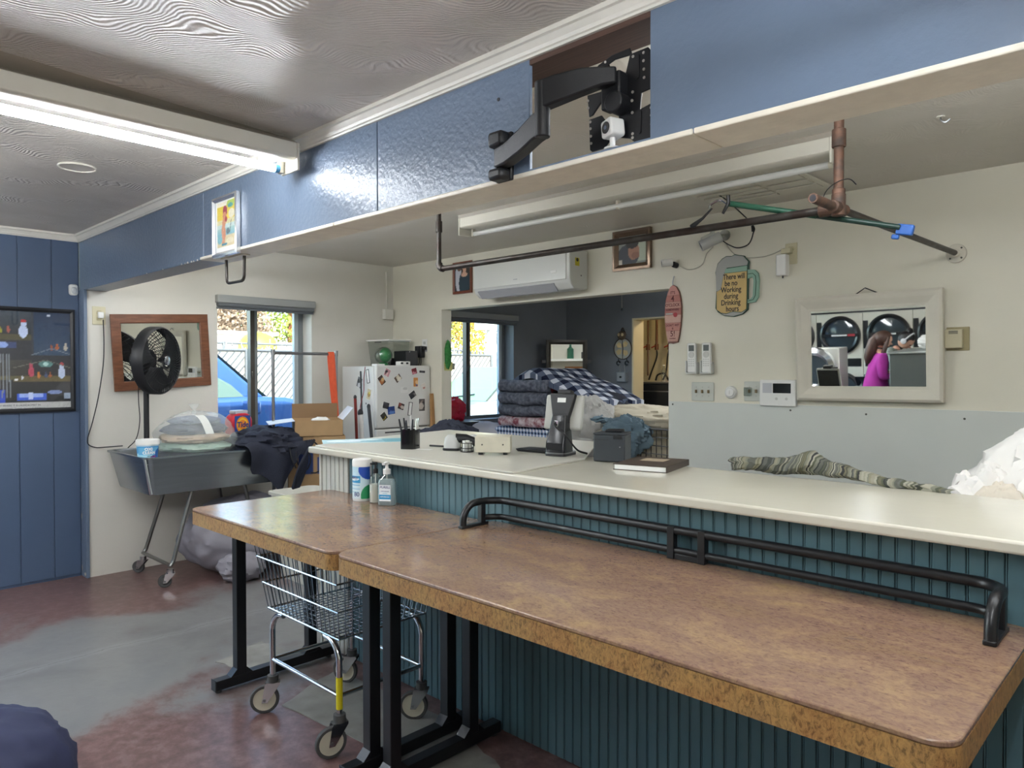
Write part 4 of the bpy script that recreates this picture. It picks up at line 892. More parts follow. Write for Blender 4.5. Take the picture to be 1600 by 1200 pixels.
# ---------------------------------------------------------------- refrigerator with magnets and photos
fx, fy0, fy1 = -5.31, 3.79, 4.405
FR = M('fridge_white', '#dcdcd8', .3, nz=.03, nsc=4, bump=.05, bsc=220)
fg = thing('refrigerator', 'white refrigerator covered in photos and magnets in the back corner', 'refrigerator', (-5.58, 4.1, 0))
obj('cabinet', MB().box((-5.85, fy0, .03), (fx-.045, fy1, 1.555)), FR, fg, bev=.008)
obj('door', MB().box((fx-.038, fy0, 1.0), (fx, fy1, 1.562)), FR, fg, bev=.01, label='upper freezer door')
d2 = obj('door', MB().box((fx-.038, fy0, .08), (fx, fy1, .99)), FR, fg, bev=.01, label='lower door')
obj('gasket', MB().box((fx-.046, fy0+.01, .08), (fx-.037, fy1-.01, 1.555)), M('gasket', '#9a9a96', .8), fg, smooth=False)
for a, b in ((3.88, 4.06), (4.2, 4.33)): obj('handle_recess', MB().box((fx-.003, a, .955), (fx+.0012, b, .966)), INK, d2, smooth=False)
obj('hinge_cover', MB().box((fx-.1, fy0+.02, 1.556), (fx-.01, fy0+.1, 1.575)), WPLAS, fg, bev=.004)
obj('base_grille', MB().box((fx-.05, fy0+.01, .005), (fx-.02, fy1-.01, .075)), DARKP, fg, smooth=False)
random.seed(3)
def photo(label, y, z, w, h, roll, cols, cat='photo', side=False, x=None, group='photos and magnets on the refrigerator'):
    nx, ny = 10, 12; c = Can(nx, ny, cols[0])
    for q in cols[1:]: c.ell(random.uniform(.25,.75), random.uniform(.25,.75), random.uniform(.15,.4), random.uniform(.15,.35), q)
    m = LW(fx+.0008, y, z, roll) if not side else BW(x, fy0-.0008, z, roll)
    t = thing('fridge_photo' if cat == 'photo' else 'fridge_magnet', label, cat, m, group)
    obj('card', MB().box((-w/2,-h/2,0),(w/2,h/2,.0018)), PWHITE, t, local=True, smooth=False)
    picture('print', c, w*.94, h*.94, t, z=.0021)
    return t
photo('pink and black photo at the top left of the fridge door', 3.905, 1.497, .06, .07, -25, ['#c9969c','#2a2226','#e3c0bd'])
photo('brown group photo left on the fridge door below the pink one', 3.845, 1.43, .06, .085, 35, ['#4a3a30','#b8703a','#d9b27c'])
photo('tilted photo of a pale picture frame near the fridge door top', 4.025, 1.446, .075, .06, 38, ['#5a4636','#d8cfb8','#e6dfcc'])
photo('dark red square magnet near the top right of the fridge door', 4.212, 1.51, .062, .058, 14, ['#8a2730','#c9808a','#701a24'], 'magnet')
photo('narrow black strip magnet at the top right of the fridge door', 4.305, 1.505, .072, .022, -3, ['#2b2b30','#4a4a50'], 'magnet')
photo('orange over blue photo at the right of the fridge door', 4.228, 1.409, .055, .088, 0, ['#d08a45','#365c9a','#e8c08a'])
photo('small white card with a red figure at the far right of the fridge door', 4.322, 1.366, .055, .06, 20, ['#dcd5cf','#a8483a','#dcd5cf'])
photo('white card with black dots at the centre of the fridge door', 4.095, 1.34, .075, .05, 0, ['#e3e3df','#26262a','#c9c9c6'])
photo('dark grey photo tilted right of centre on the fridge door', 4.19, 1.291, .08, .06, 32, ['#3d3d40','#8d8a86','#25252a'])
photo('black and grey photo at the lower left of the fridge door', 3.89, 1.203, .07, .06, -14, ['#2f2f33','#85807c','#3a3a44'])
photo('blue card low on the left of the fridge door', 3.948, 1.157, .085, .075, 6, ['#274a94','#5f86c8','#1e3a78'])
photo('yellow and black card lowest on the fridge door', 3.868, 1.106, .06, .07, 35, ['#36342c','#b5a23a','#27251f'])
photo('dark photo with a red rim low at the centre of the fridge door', 4.058, 1.19, .072, .06, -18, ['#3a302e','#8a4a40','#c9bdb2'])
photo('tall photo of people in dark clothes at the right of the fridge door', 4.30, 1.195, .075, .12, 0, ['#4a4645','#8c7a72','#231f22','#b5aaa2'])
def outline(label, m):
    t = thing('fridge_magnet', label, 'magnet', m, 'photos and magnets on the refrigerator')
    obj('frame', MB().frame(.042, .125, .005, [(0,0),(0,.003),(1,.003),(1,0)]), INK, t, local=True, smooth=False); obj('card', MB().box((-.018,-.06,0),(.018,.06,.0012)), PWHITE, t, local=True, smooth=False)
outline('narrow white magnet outlined in black, low on the fridge door', LW(fx+.0005, 4.163, 1.162, -8)); outline('narrow white magnet outlined in black on the fridge side', BW(-5.437, fy0-.0005, 1.464, 10))
photo('black and white photo tilted on the fridge side', 0, 1.408, .075, .1, -22, ['#6a6a6c','#d0d0d0','#2a2a2c'], side=True, x=-5.568)
photo('yellow and tan card on the fridge side', 0, 1.304, .06, .1, -16, ['#d8cdb0','#b08a50','#e0d85a'], side=True, x=-5.423)
photo('small round black magnet on the fridge side', 0, 1.22, .016, .016, 0, ['#20222a','#20222a'], 'magnet', side=True, x=-5.465)

# on top of the refrigerator
t = thing('clear_bin', 'clear plastic bin with a green ball inside on the fridge top corner', 'container', RZ(-5.68, 4.2, 1.5555, 8))
obj('bin', MB().frus((-.13,-.12,0),(.13,.12,.245),-.02), CLEARP, t, local=True, bev=.015); obj('rim', MB().frame(.31,.29,.014,[(0,0),(0,.012),(1,.012),(1,0)],Matrix.Translation((0,0,.24))), WPLAS, t, local=True)
obj('slot', MB().box((-.045,-.1415,.225),(.04,-.139,.232)), INK, t, local=True, smooth=False)
gb2 = thing('green_globe', 'clear globe with green liquid standing on the refrigerator top', 'globe', (-5.52, 4.02, 1.556))
obj('globe', MB().sphere((-5.52,4.02,1.655),.082,22,14), CLEARP, gb2); obj('liquid', MB().sphere((-5.505,4.03,1.66),(.055,.055,.07),18,12), M('green_gel', '#2f8a4d', .3), gb2); obj('foot', MB().lathe([(.05,0),(.04,.03),(.03,.036)],18,Matrix.Translation((-5.52,4.02,1.556))), M('green_foot', '#2d7d48', .4), gb2)
rt_ = thing('router_box', 'black plastic modem box standing on the refrigerator top', 'modem', (-5.42, 4.24, 1.556)); obj('case', MB().box((-5.55,4.16,1.562),(-5.36,4.3,1.70)), BLACKP, rt_, bev=.008); obj('front_ledge', MB().box((-5.66,4.13,1.562),(-5.551,4.26,1.635)), BLACKP, rt_, bev=.006); obj('indicator', MB().cyl((-5.36,4.2,1.69),(-5.357,4.2,1.69),.004,8), WPLAS, rt_)
wbx = thing('white_adapter', 'small white two-port box on the front edge of the fridge top', 'adapter', (-5.36, 4.12, 1.562)); obj('case', MB().box((-5.39,4.06,1.562),(-5.33,4.185,1.6)), WPLAS, wbx, bev=.005)
for y in (4.09, 4.15): obj('port', MB().box((-5.331,y-.015,1.575),(-5.328,y+.01,1.592)), INK, wbx, smooth=False)
t, _ = outlet_plate('wall_outlet', 'white double wall outlet above the refrigerator, black adapter plugged in', BW(-5.4, YB, 1.755), mat=WPLAS, w=.075, h=.12)
for y in (-.024, .024): obj('socket', MB().prism(rr(.034,.028,.008,3,0,y), .005, .0075), M('grey_socket', '#b9b9b4', .4), t, local=True)
ad = thing('plug_adapter', 'black plug-in power adapter in the outlet above the fridge', 'adapter', BW(-5.44, YB-.0075, 1.7)); obj('body', MB().box((-.045,-.06,0),(.05,.05,.05)), BLACKP, ad, local=True, bev=.006); obj('side_plug', MB().box((.05,.015,.005),(.085,.045,.04)), BLACKP, ad, local=True, bev=.004)
for dx in (-.01, .012): obj('cable', MB().tube(wire([(dx,-.06,.02),(dx+.004,-.1,.02),(dx*1.5,-.138,.03)], n=4), .003, 5), BLACKP, ad, local=True)
t = thing('corner_sensor', 'white rectangular box sensor high in the room corner above the refrigerator', 'sensor', LW(XL, 4.335, 2.075)); obj('box', MB().box((-.05,-.05,0),(.05,.05,.05)), WHITE, t, local=True, bev=.004); obj('conduit', MB().box((-.008,.05,0),(.008,.42,.016)), WHITE, t, local=True, bev=.002)
t = thing('wood_plank', 'tan wooden plank leaning between refrigerator and pass-through wall', 'plank', (-5.2, 4.40, 0)); obj('plank', MB().add([(-5.255,4.375,.0),(-5.17,4.375,.0),(-5.17,4.41,.0),(-5.255,4.41,.0),(-5.285,4.375,1.3),(-5.27,4.375,1.3),(-5.27,4.41,1.3),(-5.285,4.41,1.3)],[(0,3,2,1),(4,5,6,7),(0,1,5,4),(1,2,6,5),(2,3,7,6),(3,0,4,7)]), M('tan_wood', '#b58a5a', .6, nz=.2, nsc=6), t, smooth=False)

# green duster glove and note on the pass-through jamb
t = thing('duster_mitt', 'green fuzzy mitt hanging on the pass-through jamb', 'mitt', LW(-5.155, 4.475, 1.75)); obj('mitt', lump(MB(), (0,-.085,.02), (.035,.125,.02), seed=41, folds=.12, fsc=10, nu=28, nv=20), M('green_chenille', '#3f8a45', .95, nz=.3, nsc=40), t, local=True)
obj('hook', MB().cyl((0,.045,0),(0,.045,.02),.004,6), DCHROME, t, local=True)
t = thing('yellow_note', 'pale yellow sticky note on the pass-through jamb under the green mitt', 'note', LW(-5.1545, 4.49, 1.555)); obj('sheet', MB().box((-.045,-.04,0),(.055,.04,.001)), M('note_yellow', '#d5d487', .7), t, local=True, smooth=False); obj('tab', MB().box((.055,-.03,0),(.085,.03,.001)), M('note_grey', '#8f9286', .7), t, local=True, smooth=False)

# ---------------------------------------------------------------- things on the counter
pc = thing('pen_cup', 'black square mesh pen cup on the counter left part', 'cup', RZ(-2.99, 2.345, CTZ, 30))
obj('cup', loft(MB(), [[(x*s, y*s, z) for x, y in rr(.082,.082,.012,3)] for s, z in ((1,0),(1,.1),(.93,.1),(.93,.006))]), M('gloss_black', '#121315', .15), pc, local=True)
for x_, y_, tx, h, mt, lb_ in ((-.02,.01,-.02,.15,BLACKP,'black pen leaning left at the back of the pen cup'),(-.028,-.01,-.03,.145,BLACKP,'leftmost black pen in the pen cup, at the front'),(.0,.02,-.005,.165,WPLAS,'tall white marker standing in the pen cup'),(.01,-.015,.01,.145,DARKP,'short dark grey pen upright in the pen cup front'),(.022,.012,.02,.15,CHROME,'silver pen at the back right of the pen cup'),(.028,-.01,.012,.148,CHROME,'silver pen at the front right of the pen cup'),(-.005,-.02,-.01,.14,DARKP,'dark grey pen leaning left at the pen cup front')):
    p = thing('pen', lb_, 'pen', RZ(-2.99, 2.345, CTZ, 30) @ Matrix.Translation((x_, y_, .008)), 'pens in the black cup')
    obj('barrel', MB().tube([(0,0,0),(tx*.8,.0,h*.8),(tx,0,h)], [.0055,.0055,.004], 8), mt, p, local=True)
fy = thing('flyer', 'pale blue printed flyer lying at the left corner of the counter', 'flyer', RZ(-3.52, 2.42, CTZ, 60))
c = Can(50, 24, '#a9cdd6').ell(.3,.5,.25,.3,'#d5e5ec').ell(.7,.4,.25,.25,'#7fb3c2').rect(.75,.1,1,.9,'#5f9fae').ell(.5,.7,.2,.14,'#e3eff2').line(.1,.2,.7,.3,.02,'#5a94a5').line(.15,.75,.6,.85,.02,'#c7dfe6')
obj('sheet', MB().box((-.23,-.12,0),(.23,.12,.0007)), PWHITE, fy, local=True, smooth=False); picture('print', c, .46, .24, fy, z=.001)
PT = lambda n, l, m, w, d: obj('sheet', MB().box((-w/2,-d/2,0),(w/2,d/2,.0006)), PWHITE, thing(n, l, 'paper', m), local=True, smooth=False)
PT('paper_slip', 'white paper slip lying beside the pen cup', RZ(-2.92, 2.36, CTZ, 20), .12, .05)
pn = thing('loose_pen', 'dark pen lying on the counter between pen cup and scanner', 'pen', RZ(-2.93, 2.5, CTZ, 15)); obj('barrel', MB().tube([(-.07,0,.005),(.06,0,.005),(.075,0,.004)],[.0045,.0045,.0015],8), DARKP, pn, local=True)
gl = thing('lime_notes', 'lime green paper star or sticky notes behind the scanner', 'note', RZ(-2.86, 2.66, CTZ, 0)); obj('sheet', MB().prism([(-.11,.0),(-.03,-.04),(.09,-.03),(.03,.0),(.1,.04),(0,.02),(-.06,.05),(-.04,.012)], 0, .002, Matrix.Translation((0,0,.035)) @ Matrix.Rotation(R(-12),4,'Y')), M('lime_paper', '#b8dd2a', .7), gl, local=True, smooth=False); obj('stand', MB().box((-.03,-.02,0),(.03,.02,.03)), PWHITE, gl, local=True)
sc = thing('barcode_scanner', 'light grey and black handheld barcode scanner resting on the counter', 'scanner', RZ(-2.75, 2.46, CTZ, 35))
LG = M('scanner_grey', '#c3c5c3', .4)
obj('head', loft(MB(), [[(x*s-.03, y*s, z) for x, y in rr(.075,.065,.02,4)] for s, z in ((1.05,.004),(1.05,.03),(.9,.065),(.5,.08))]), LG, sc, local=True); obj('bumper', MB().prism(rr(.088,.075,.02,4,-.03,0), 0, .012), BLACKP, sc, local=True, bev=.003)
obj('grip', MB().tube([(-.01,0,.06),(.04,.01,.06),(.08,.015,.045),(.11,.02,.02)],[.026,.022,.02,.017],12), BLACKP, sc, local=True); obj('trigger_cover', MB().sphere((.07,.035,.055),(.035,.022,.025),14,8), LG, sc, local=True)
cb = thing('clip_basket', 'small black wire clip basket beside the grey scanner', 'basket', RZ(-2.66, 2.44, CTZ, 0))
mb = MB()
for z in (.003,.02,.045): mb.tube(arc((0,0,z), .033, 0, 345, 20), .002, 5, closed=True)
for k in range(12): a = 2*PI*k/12; mb.cyl((.033*math.cos(a),.033*math.sin(a),.002),(.033*math.cos(a),.033*math.sin(a),.046),.0014,5)
obj('wires', mb, BLACK, cb, local=True, kind='stuff'); obj('bottom', MB().cyl((0,0,0),(0,0,.003),.033,16), BLACK, cb, local=True); obj('clips', MB().box((-.01,-.02,.004),(.015,.02,.05)).box((.0,-.03,.05),(.02,.0,.058)), WPLAS, cb, local=True, kind='stuff')
wb_ = thing('metal_box', 'cream metal box on feet on the counter beside the screen', 'box', RZ(-2.505, 2.475, CTZ, 40))
obj('case', MB().box((-.085,-.065,.012),(.085,.065,.088)), BEIGE, wb_, local=True, bev=.003)
for x_ in (-.06,.06):
    for y_ in (-.045,.045): obj('foot', MB().cyl((x_,y_,0),(x_,y_,.013),.011,10), BLACKP, wb_, local=True)
for x_ in (-.05,.05): obj('screw', MB().cyl((x_,-.065,.05),(x_,-.0675,.05),.004,8), SCREW, wb_, local=True)
# point of sale screen seen from behind
ps = thing('checkout_screen', 'point of sale touch screen on a black stand, seen from behind', 'monitor', RZ(-2.232, 2.655, CTZ, 12) @ Matrix.Diagonal((.72, .85, 1, 1)))
GS = M('screen_grey', '#b9bab3', .4)
obj('base', MB().prism(rr(.15,.17,.03,5), 0, .012), BLACKP, ps, local=True, bev=.003); obj('base_rim', MB().prism(rr(.152,.172,.03,5), .012, .017), DCHROME, ps, local=True)
obj('column', loft(MB(), [[(x, y+o, z) for x, y in rr(w,d,.015,4)] for w, d, o, z in ((.145,.12,-.02,.014),(.142,.11,-.018,.06),(.125,.085,-.005,.12),(.105,.06,.005,.19))]), M('stand_black', '#232528', .22), ps, local=True, ang=50)
obj('rear_label_door', MB().box((-.055,-.082,.03),(.055,-.0775,.062)), BLACK, ps, local=True)
tm = Matrix.Translation((0,.03,.205)) @ Matrix.Rotation(R(-14),4,'X')
obj('screen_housing', MB().box((-.14,0,-.085),(.14,.03,.085), tm), GS, ps, local=True, bev=.012, seg=3)
obj('screen_glass', MB().box((-.125,.0302,-.072),(.125,.032,.072), tm), M('screen_black', '#0d0f12', .1), ps, local=True, smooth=False)
obj('rear_shell', MB().prism([(-.095,.085),(.095,.085),(.085,.05),(.06,-.03),(.055,-.1),(-.055,-.1),(-.06,-.03),(-.085,.05)], 0, .03, tm @ Matrix.Rotation(R(90),4,'X')), BLACKP, ps, local=True, bev=.006)
obj('top_sensor', MB().box((-.05,-.012,.085),(.05,.03,.108), tm), BLACKP, ps, local=True, bev=.005)
obj('type_label', MB().box((-.032,-.0312,.04),(.03,-.030,.062), tm), PWHITE, ps, local=True, smooth=False)
for k in range(6): obj('vent_slot', MB().box((-.05,-.0308,-.01-.009*k),(.05,-.0298,-.006-.009*k), tm), INK, ps, local=True, smooth=False)
obj('cable', MB().tube(wire([(.01,-.05,.165),(.0,-.075,.15),(.03,-.08,.13),(.08,-.07,.1),(.12,-.0,.03),(.16,.06,.008)], n=6), .005, 6), BLACKP, ps, local=True); obj('plug', MB().box((-.008,-.066,.14),(.02,-.045,.168)), CHROME, ps, local=True, bev=.003)
kb = thing('card_tray', 'flat dark grey keypad tray lying in front of the screen', 'tray', RZ(-2.40, 2.69, CTZ, 5)); obj('body', MB().frus((-.1,-.05,0),(.1,.05,.014),-.008), DARKP, kb, local=True, bev=.003); obj('top', MB().box((-.095,-.045,.0142),(.095,.045,.016)), M('tray_top','#3b3e44',.3), kb, local=True)
pr = thing('receipt_printer', 'charcoal cube receipt printer on the counter at the screen right', 'printer', RZ(-1.955, 2.69, 1.096, 22))
CH = M('charcoal_plastic', '#3a3f44', .42)
obj('body', MB().box((-.072,-.066,.003),(.072,.066,.122)), CH, pr, local=True, bev=.006); obj('lid', MB().box((-.073,-.067,.123),(.073,.067,.131)), CH, pr, local=True, bev=.004); obj('paper_cover', MB().box((-.03,-.02,.131),(.045,.05,.143)), BLACKP, pr, local=True, bev=.004)
obj('seam', MB().box((-.0725,-.0668,.1),(.0,-.0664,.102)), INK, pr, local=True, smooth=False); obj('latch', MB().box((.02,-.068,.105),(.06,-.066,.12)), BLACKP, pr, local=True, bev=.001); obj('badge', MB().cyl((.05,-.0663,.07),(.05,-.0672,.07),.003,8), DCHROME, pr, local=True)
nb = thing('notebook', 'brown covered notebook lying on the white counter', 'notebook', RZ(-1.70, 2.62, 1.096, 13))
BRN = M('brown_cover', '#4b4038', .5); obj('back_cover', MB().box((-.115,-.145,0),(.115,.145,.003)), BRN, nb, local=True, bev=.001); obj('pages', MB().box((-.11,-.142,.003),(.112,.142,.022)), PWHITE, nb, local=True, smooth=False); obj('front_cover', MB().box((-.115,-.145,.022),(.115,.145,.026)), BRN, nb, local=True, bev=.001); obj('spine', MB().box((.111,-.145,0),(.116,.145,.026)), BRN, nb, local=True, bev=.001); obj('title_label', MB().box((-.055,.0,.0262),(.05,.09,.0268)), M('label_tan','#b5a58d',.6), nb, local=True, smooth=False)
# striped towel rolled along the back of the counter
m, t_, N, L, b = nodes('striped_towel'); b.inputs['Roughness'].default_value = .95; b.inputs['Specular IOR Level'].default_value = .1
tc = N('ShaderNodeAttribute'); tc.attribute_name = 'Col'; L(tc.outputs['Color'], b.inputs['Base Color']); TOW = m
def towel(name, path, rad, n, label, parent=None):
    P = wire(path, n=44); mb = MB(); nn = 26; cols = []; pal = ['#4a4c48','#77786c','#8c8a7c','#5c5e57','#6b6856','#3a3b3b','#84816f','#646662','#9a988a','#565a4c']
    rs = []; 
    for i, p in enumerate(P): rs.append(rad(i/(len(P)-1)))
    mb.tube(P, rs, nn)
    s = 0; ci = 0; nxt = 0; random.seed(9); cur = pal[0]; colmap = []
    for i in range(len(P)): 
        if i >= nxt: cur = random.choice(pal); nxt = i + random.choice((2,2,3,3,4,5))
        colmap.append(cur)
    for i in range(len(P)):
        for k in range(nn):
            v = mb.V[i*nn+k]; a = 2*PI*k/nn
            q = fbm((v.x*13, v.y*20, v.z*20), 1, 3, 3)*.012; w_ = fbm((v.x*5, 0, a), 1, 2, 8)*.014; mb.V[i*nn+k] = Vector((v.x+.03*math.sin(a)*math.sin(v.x*9)+w_, v.y+q, max(1.0965, P[i].z+(v.z-P[i].z)*.8+q*.8)))
            cols.append((*lin(colmap[i]), 1))
    return obj(name, mb, TOW, parent, cols=cols, label=label, cat='towel')
towel('striped_towel', [(-1.395,2.735,1.13),(-1.36,2.74,1.133),(-1.25,2.745,1.135),(-1.15,2.75,1.145),(-1.08,2.755,1.155),(-1.0,2.75,1.14),(-.92,2.74,1.13),(-.82,2.74,1.115),(-.72,2.735,1.105),(-.62,2.735,1.1)], lambda u: (.03 + .02*math.exp(-((u-.4)/.16)**2) - .018*max(0, u-.55)*2.2)*(1 if u > .01 else .9), 1, 'grey and olive striped towel rolled along the back of the counter')
wl_ = thing('white_laundry', 'heap of white bagged laundry rising behind the right end of the counter', 'laundry', (-.45, 3.1, .0))
LIN = M('white_linen', '#dedcd8', .85, nz=.05, nsc=6, bump=.1, bsc=60); LINC = M('cream_linen', '#d2cabb', .85, nz=.08, nsc=8)
obj('bag_body', lump(MB(), (-.22,3.13,.78), (.46,.3,.58), seed=51, amp=.1, folds=.07, fsc=5, nu=90, nv=60, flat=0), LIN, wl_)
obj('bag_body', lump(MB(), (-.55,2.98,.8), (.17,.16,.33), seed=53, amp=.15, folds=.1, fsc=5, nu=50, nv=36), LIN, wl_); obj('cream_sheet', lump(MB(), (-.5,2.9,.98), (.1,.1,.13), seed=55, amp=.15, folds=.1, fsc=5, nu=40, nv=26), LINC, wl_)
for x_, y_, h in ((-.63,2.98,1.13),(-.55,2.97,1.15)): obj('twisted_corner', lump(MB(), (x_,y_,h-.05), (.035,.035,.06), seed=int(h*100), amp=.2, folds=.1, nu=20, nv=14), LIN, wl_)
dk = obj('dark_coat', lump(MB(), (-3.9,3.42,.98), (.3,.13,.15), seed=61, amp=.2, folds=.1, fsc=6, nu=50, nv=30), NAVY, label='dark navy coat lying in the pass-through behind the counter', cat='coat')
# ---------------------------------------------------------------- TV wall mount in the beam hole, small camera on the ledge
tv = thing('tv_wall_mount', 'black articulated TV wall mount folded into the hole in the blue beam', 'mount', (-1.6, 1.65, 2.1))
obj('wall_plate', MB().box((-1.645,1.634,2.10),(-1.575,1.65,2.252)), BLACKP, tv, bev=.006)
for z0, z1 in ((2.098, 2.136), (2.20, 2.25)): obj('pivot_cap', MB().box((-1.64,1.592,z0),(-1.578,1.64,z1)), BLACKP, tv, bev=.012)
def arm(name, pts, hs, th, zc):
    L_, U_ = [], []
    mb = MB(); n = len(pts); vs = []
    for i, ((x, y), h, z) in enumerate(zip(pts, hs, zc)):
        a = Vector(pts[min(i+1,n-1)]) - Vector(pts[max(i-1,0)]); a.normalize(); nx, ny = -a.y*th, a.x*th
        vs += [(x+nx,y+ny,z-h),(x-nx,y-ny,z-h),(x-nx,y-ny,z+h),(x+nx,y+ny,z+h)]
    fs = [(4*i+k, 4*i+(k+1) % 4, 4*i+4+(k+1) % 4, 4*i+4+k) for i in range(n-1) for k in range(4)] + [(3,2,1,0), (4*n-4,4*n-3,4*n-2,4*n-1)]
    return obj(name, mb.add(vs, fs), BLACKP, tv, bev=.006)
arm('lower_arm', [(-1.608,1.615),(-1.55,1.60),(-1.47,1.578),(-1.40,1.56),(-1.365,1.552)], [.030,.032,.035,.037,.037], .021, [2.165,2.166,2.18,2.199,2.204])
arm('upper_arm', [(-1.385,1.55),(-1.33,1.565),(-1.27,1.60),(-1.225,1.635),(-1.195,1.66)], [.041,.04,.035,.026,.023], .021, [2.281,2.29,2.306,2.316,2.318])
obj('elbow_pin', MB().cyl((-1.372,1.552,2.165),(-1.372,1.552,2.322),.022,18), BLACKP, tv, bev=.003)
obj('tilt_post', MB().box((-1.245,1.655,2.235),(-1.18,1.70,2.335)), BLACKP, tv, bev=.006); obj('tilt_knob', MB().cyl((-1.2,1.65,2.25),(-1.2,1.72,2.25),.03,16), BLACKP, tv, bev=.004)
PM = fr((0,1.70,0),(1,0,0),(0,0,1),(0,-1,0))
def tvplate(name, poly): return obj(name, MB().prism([(x*1.70/1.62+.014, 1.5+(z-1.5)*1.70/1.62) for x, z in poly], 0, .006, PM), BLACK, tv, bev=.002)
tvplate('screen_plate', [(-1.131,2.343),(-1.075,2.345),(-1.068,2.335),(-1.066,2.235),(-1.095,2.232),(-1.1,2.19),(-1.062,2.198),(-1.052,2.188),(-1.048,2.112),(-1.058,2.10),(-1.112,2.103),(-1.13,2.12),(-1.165,2.13),(-1.17,2.26),(-1.15,2.28)])
tvplate('screen_plate', [(-1.265,2.118),(-1.258,2.112),(-1.215,2.113),(-1.195,2.13),(-1.17,2.14),(-1.17,2.17),(-1.205,2.18),(-1.225,2.205),(-1.268,2.203)])
tvplate('screen_plate', [(-1.274,2.272),(-1.268,2.21),(-1.255,2.212),(-1.225,2.24),(-1.19,2.25),(-1.19,2.275),(-1.23,2.27)])
tvplate('screen_plate', [(-1.255,2.328),(-1.235,2.345),(-1.19,2.358),(-1.131,2.36),(-1.125,2.34),(-1.18,2.343),(-1.215,2.333),(-1.22,2.318)])
tvplate('screen_plate', [(-1.215,2.333),(-1.2,2.338),(-1.19,2.28),(-1.205,2.27)])
HOLE = M('bright_hole', '#a9a39b', .6)
for x, z in ((-1.087,2.333),(-1.087,2.312),(-1.086,2.29),(-1.085,2.268),(-1.064,2.185),(-1.063,2.165),(-1.062,2.142),(-1.12,2.333),(-1.121,2.24),(-1.123,2.218),(-1.122,2.186),(-1.121,2.13),(-1.121,2.12),(-1.262,2.195),(-1.261,2.176),(-1.26,2.155),(-1.259,2.135),(-1.27,2.255),(-1.269,2.235),(-1.232,2.335),(-1.21,2.345)):
    x, z = x*1.7/1.62+.014, 1.5+(z-1.5)*1.7/1.62; obj('hole_disc', MB().cyl((x,1.6935,z),(x,1.6915,z),.0042,8), HOLE if z < 5 else BLACK, tv)  # pale discs stand for plate holes with the ceiling showing through
for x, z0, z1 in ((-1.108,2.27,2.335),(-1.102,2.125,2.19)): 
    x, z0, z1 = x*1.7/1.62+.014, 1.5+(z0-1.5)*1.7/1.62, 1.5+(z1-1.5)*1.7/1.62; obj('slot_rim', MB().prism([(x+px, (z0+z1)/2+pz) for px, pz in rr(.016, z1-z0, .0075, 4)], .0061, .0085, PM), BLACK, tv)
wc = thing('indoor_camera', 'small white cube security camera standing on the beam hole ledge', 'camera', RZ(-1.213, 1.668, 2.1225, -18))
obj('base', MB().cyl((0,0,0),(0,0,.006),.024,20), WPLAS, wc, local=True, bev=.002); obj('stem', MB().cyl((0,0,.006),(0,0,.035),.008,12), WPLAS, wc, local=True)
cm = Matrix.Translation((0,-.0,.058)) @ Matrix.Rotation(R(-8),4,'Y')
obj('body', MB().prism(rr(.05,.05,.009,4), -.025, .022, cm @ fr((0,0,0),(1,0,0),(0,0,1),(0,-1,0))), WPLAS, wc, local=True, bev=.004); obj('lens', MB().cyl((0,-.0225,0),(0,-.0245,0),.0165,20,m=cm), M('lens_black','#0b0c0e',.08), wc, local=True); obj('lens_core', MB().cyl((0,-.0246,0),(0,-.0255,0),.006,14,m=cm), M('lens_glint','#5a6472',.1), wc, local=True)
obj('screw_hole', MB().cyl((-1.645,1.6495,2.37),(-1.645,1.648,2.37),.006,8), INK, bm_)

# ---------------------------------------------------------------- print and pull hook on the beam
bp_ = thing('framed_print', 'narrow silver framed bright beach print on the left of the beam', 'picture', BW(-3.565, 1.646, 2.237))
obj('frame', MB().frame(.275, .30, .022, [(0,0),(0,.02),(.5,.024),(1,.014),(1,0)]), M('silver_frame', '#c3c6c9', .25, .8), bp_, local=True); obj('mat_board', MB().box((-.12,-.135,.002),(.12,.135,.008)), PWHITE, bp_, local=True, smooth=False)
c = Can(48, 60, '#e6dfb0').grad(0,.6,1,1,'#efd45c','#e2cf4a').rect(0,.42,1,.5,'#cfe0dc').grad(0,.25,1,.42,'#86bccb','#b6d6cf').rect(0,0,1,.25,'#dfd0a8').rect(0,.9,.6,1,'#efe9d4').ell(.75,.92,.2,.09,'#b9d36a').ell(.74,.88,.14,.05,'#5fa8a6').ell(.8,.7,.16,.1,'#efe8cf').ell(.45,.78,.12,.12,'#a8465a').ell(.42,.68,.1,.09,'#d79a7a').ell(.38,.52,.09,.1,'#dd9f80').ell(.33,.36,.08,.13,'#e0a487').ell(.42,.3,.06,.13,'#d9987a').ell(.5,.6,.06,.06,'#b04a56').line(.4,.3,.38,.08,.04,'#d9987a').line(.32,.3,.3,.1,.035,'#e0a487').ell(.6,.33,.09,.07,'#6b7f88').line(.7,.3,.78,.55,.012,'#4c5a58').ell(.7,.12,.22,.06,'#e9dfc2').ell(.4,.06,.16,.03,'#4f8fa6').ell(.15,.18,.14,.1,'#8cc3cc')
picture('print', c.noise(.02), .2, .225, bp_, z=.0085, cy=.01, rough=.3)
hk = thing('steel_loop', 'square steel pull loop screwed under the beam below the beach print', 'loop', (-3.655, 1.725, 1.96))
obj('loop', MB().tube(rounded_path([(-3.755,1.725,2.101),(-3.75,1.725,1.97),(-3.555,1.725,1.97),(-3.55,1.725,2.101)], .03), .008, 10), M('dark_chrome', '#4a4643', .25, .8), hk)
obj('mounting_plate', MB().box((-3.78,1.705,2.0945),(-3.525,1.745,2.101)), BEAMW, hk, bev=.002)

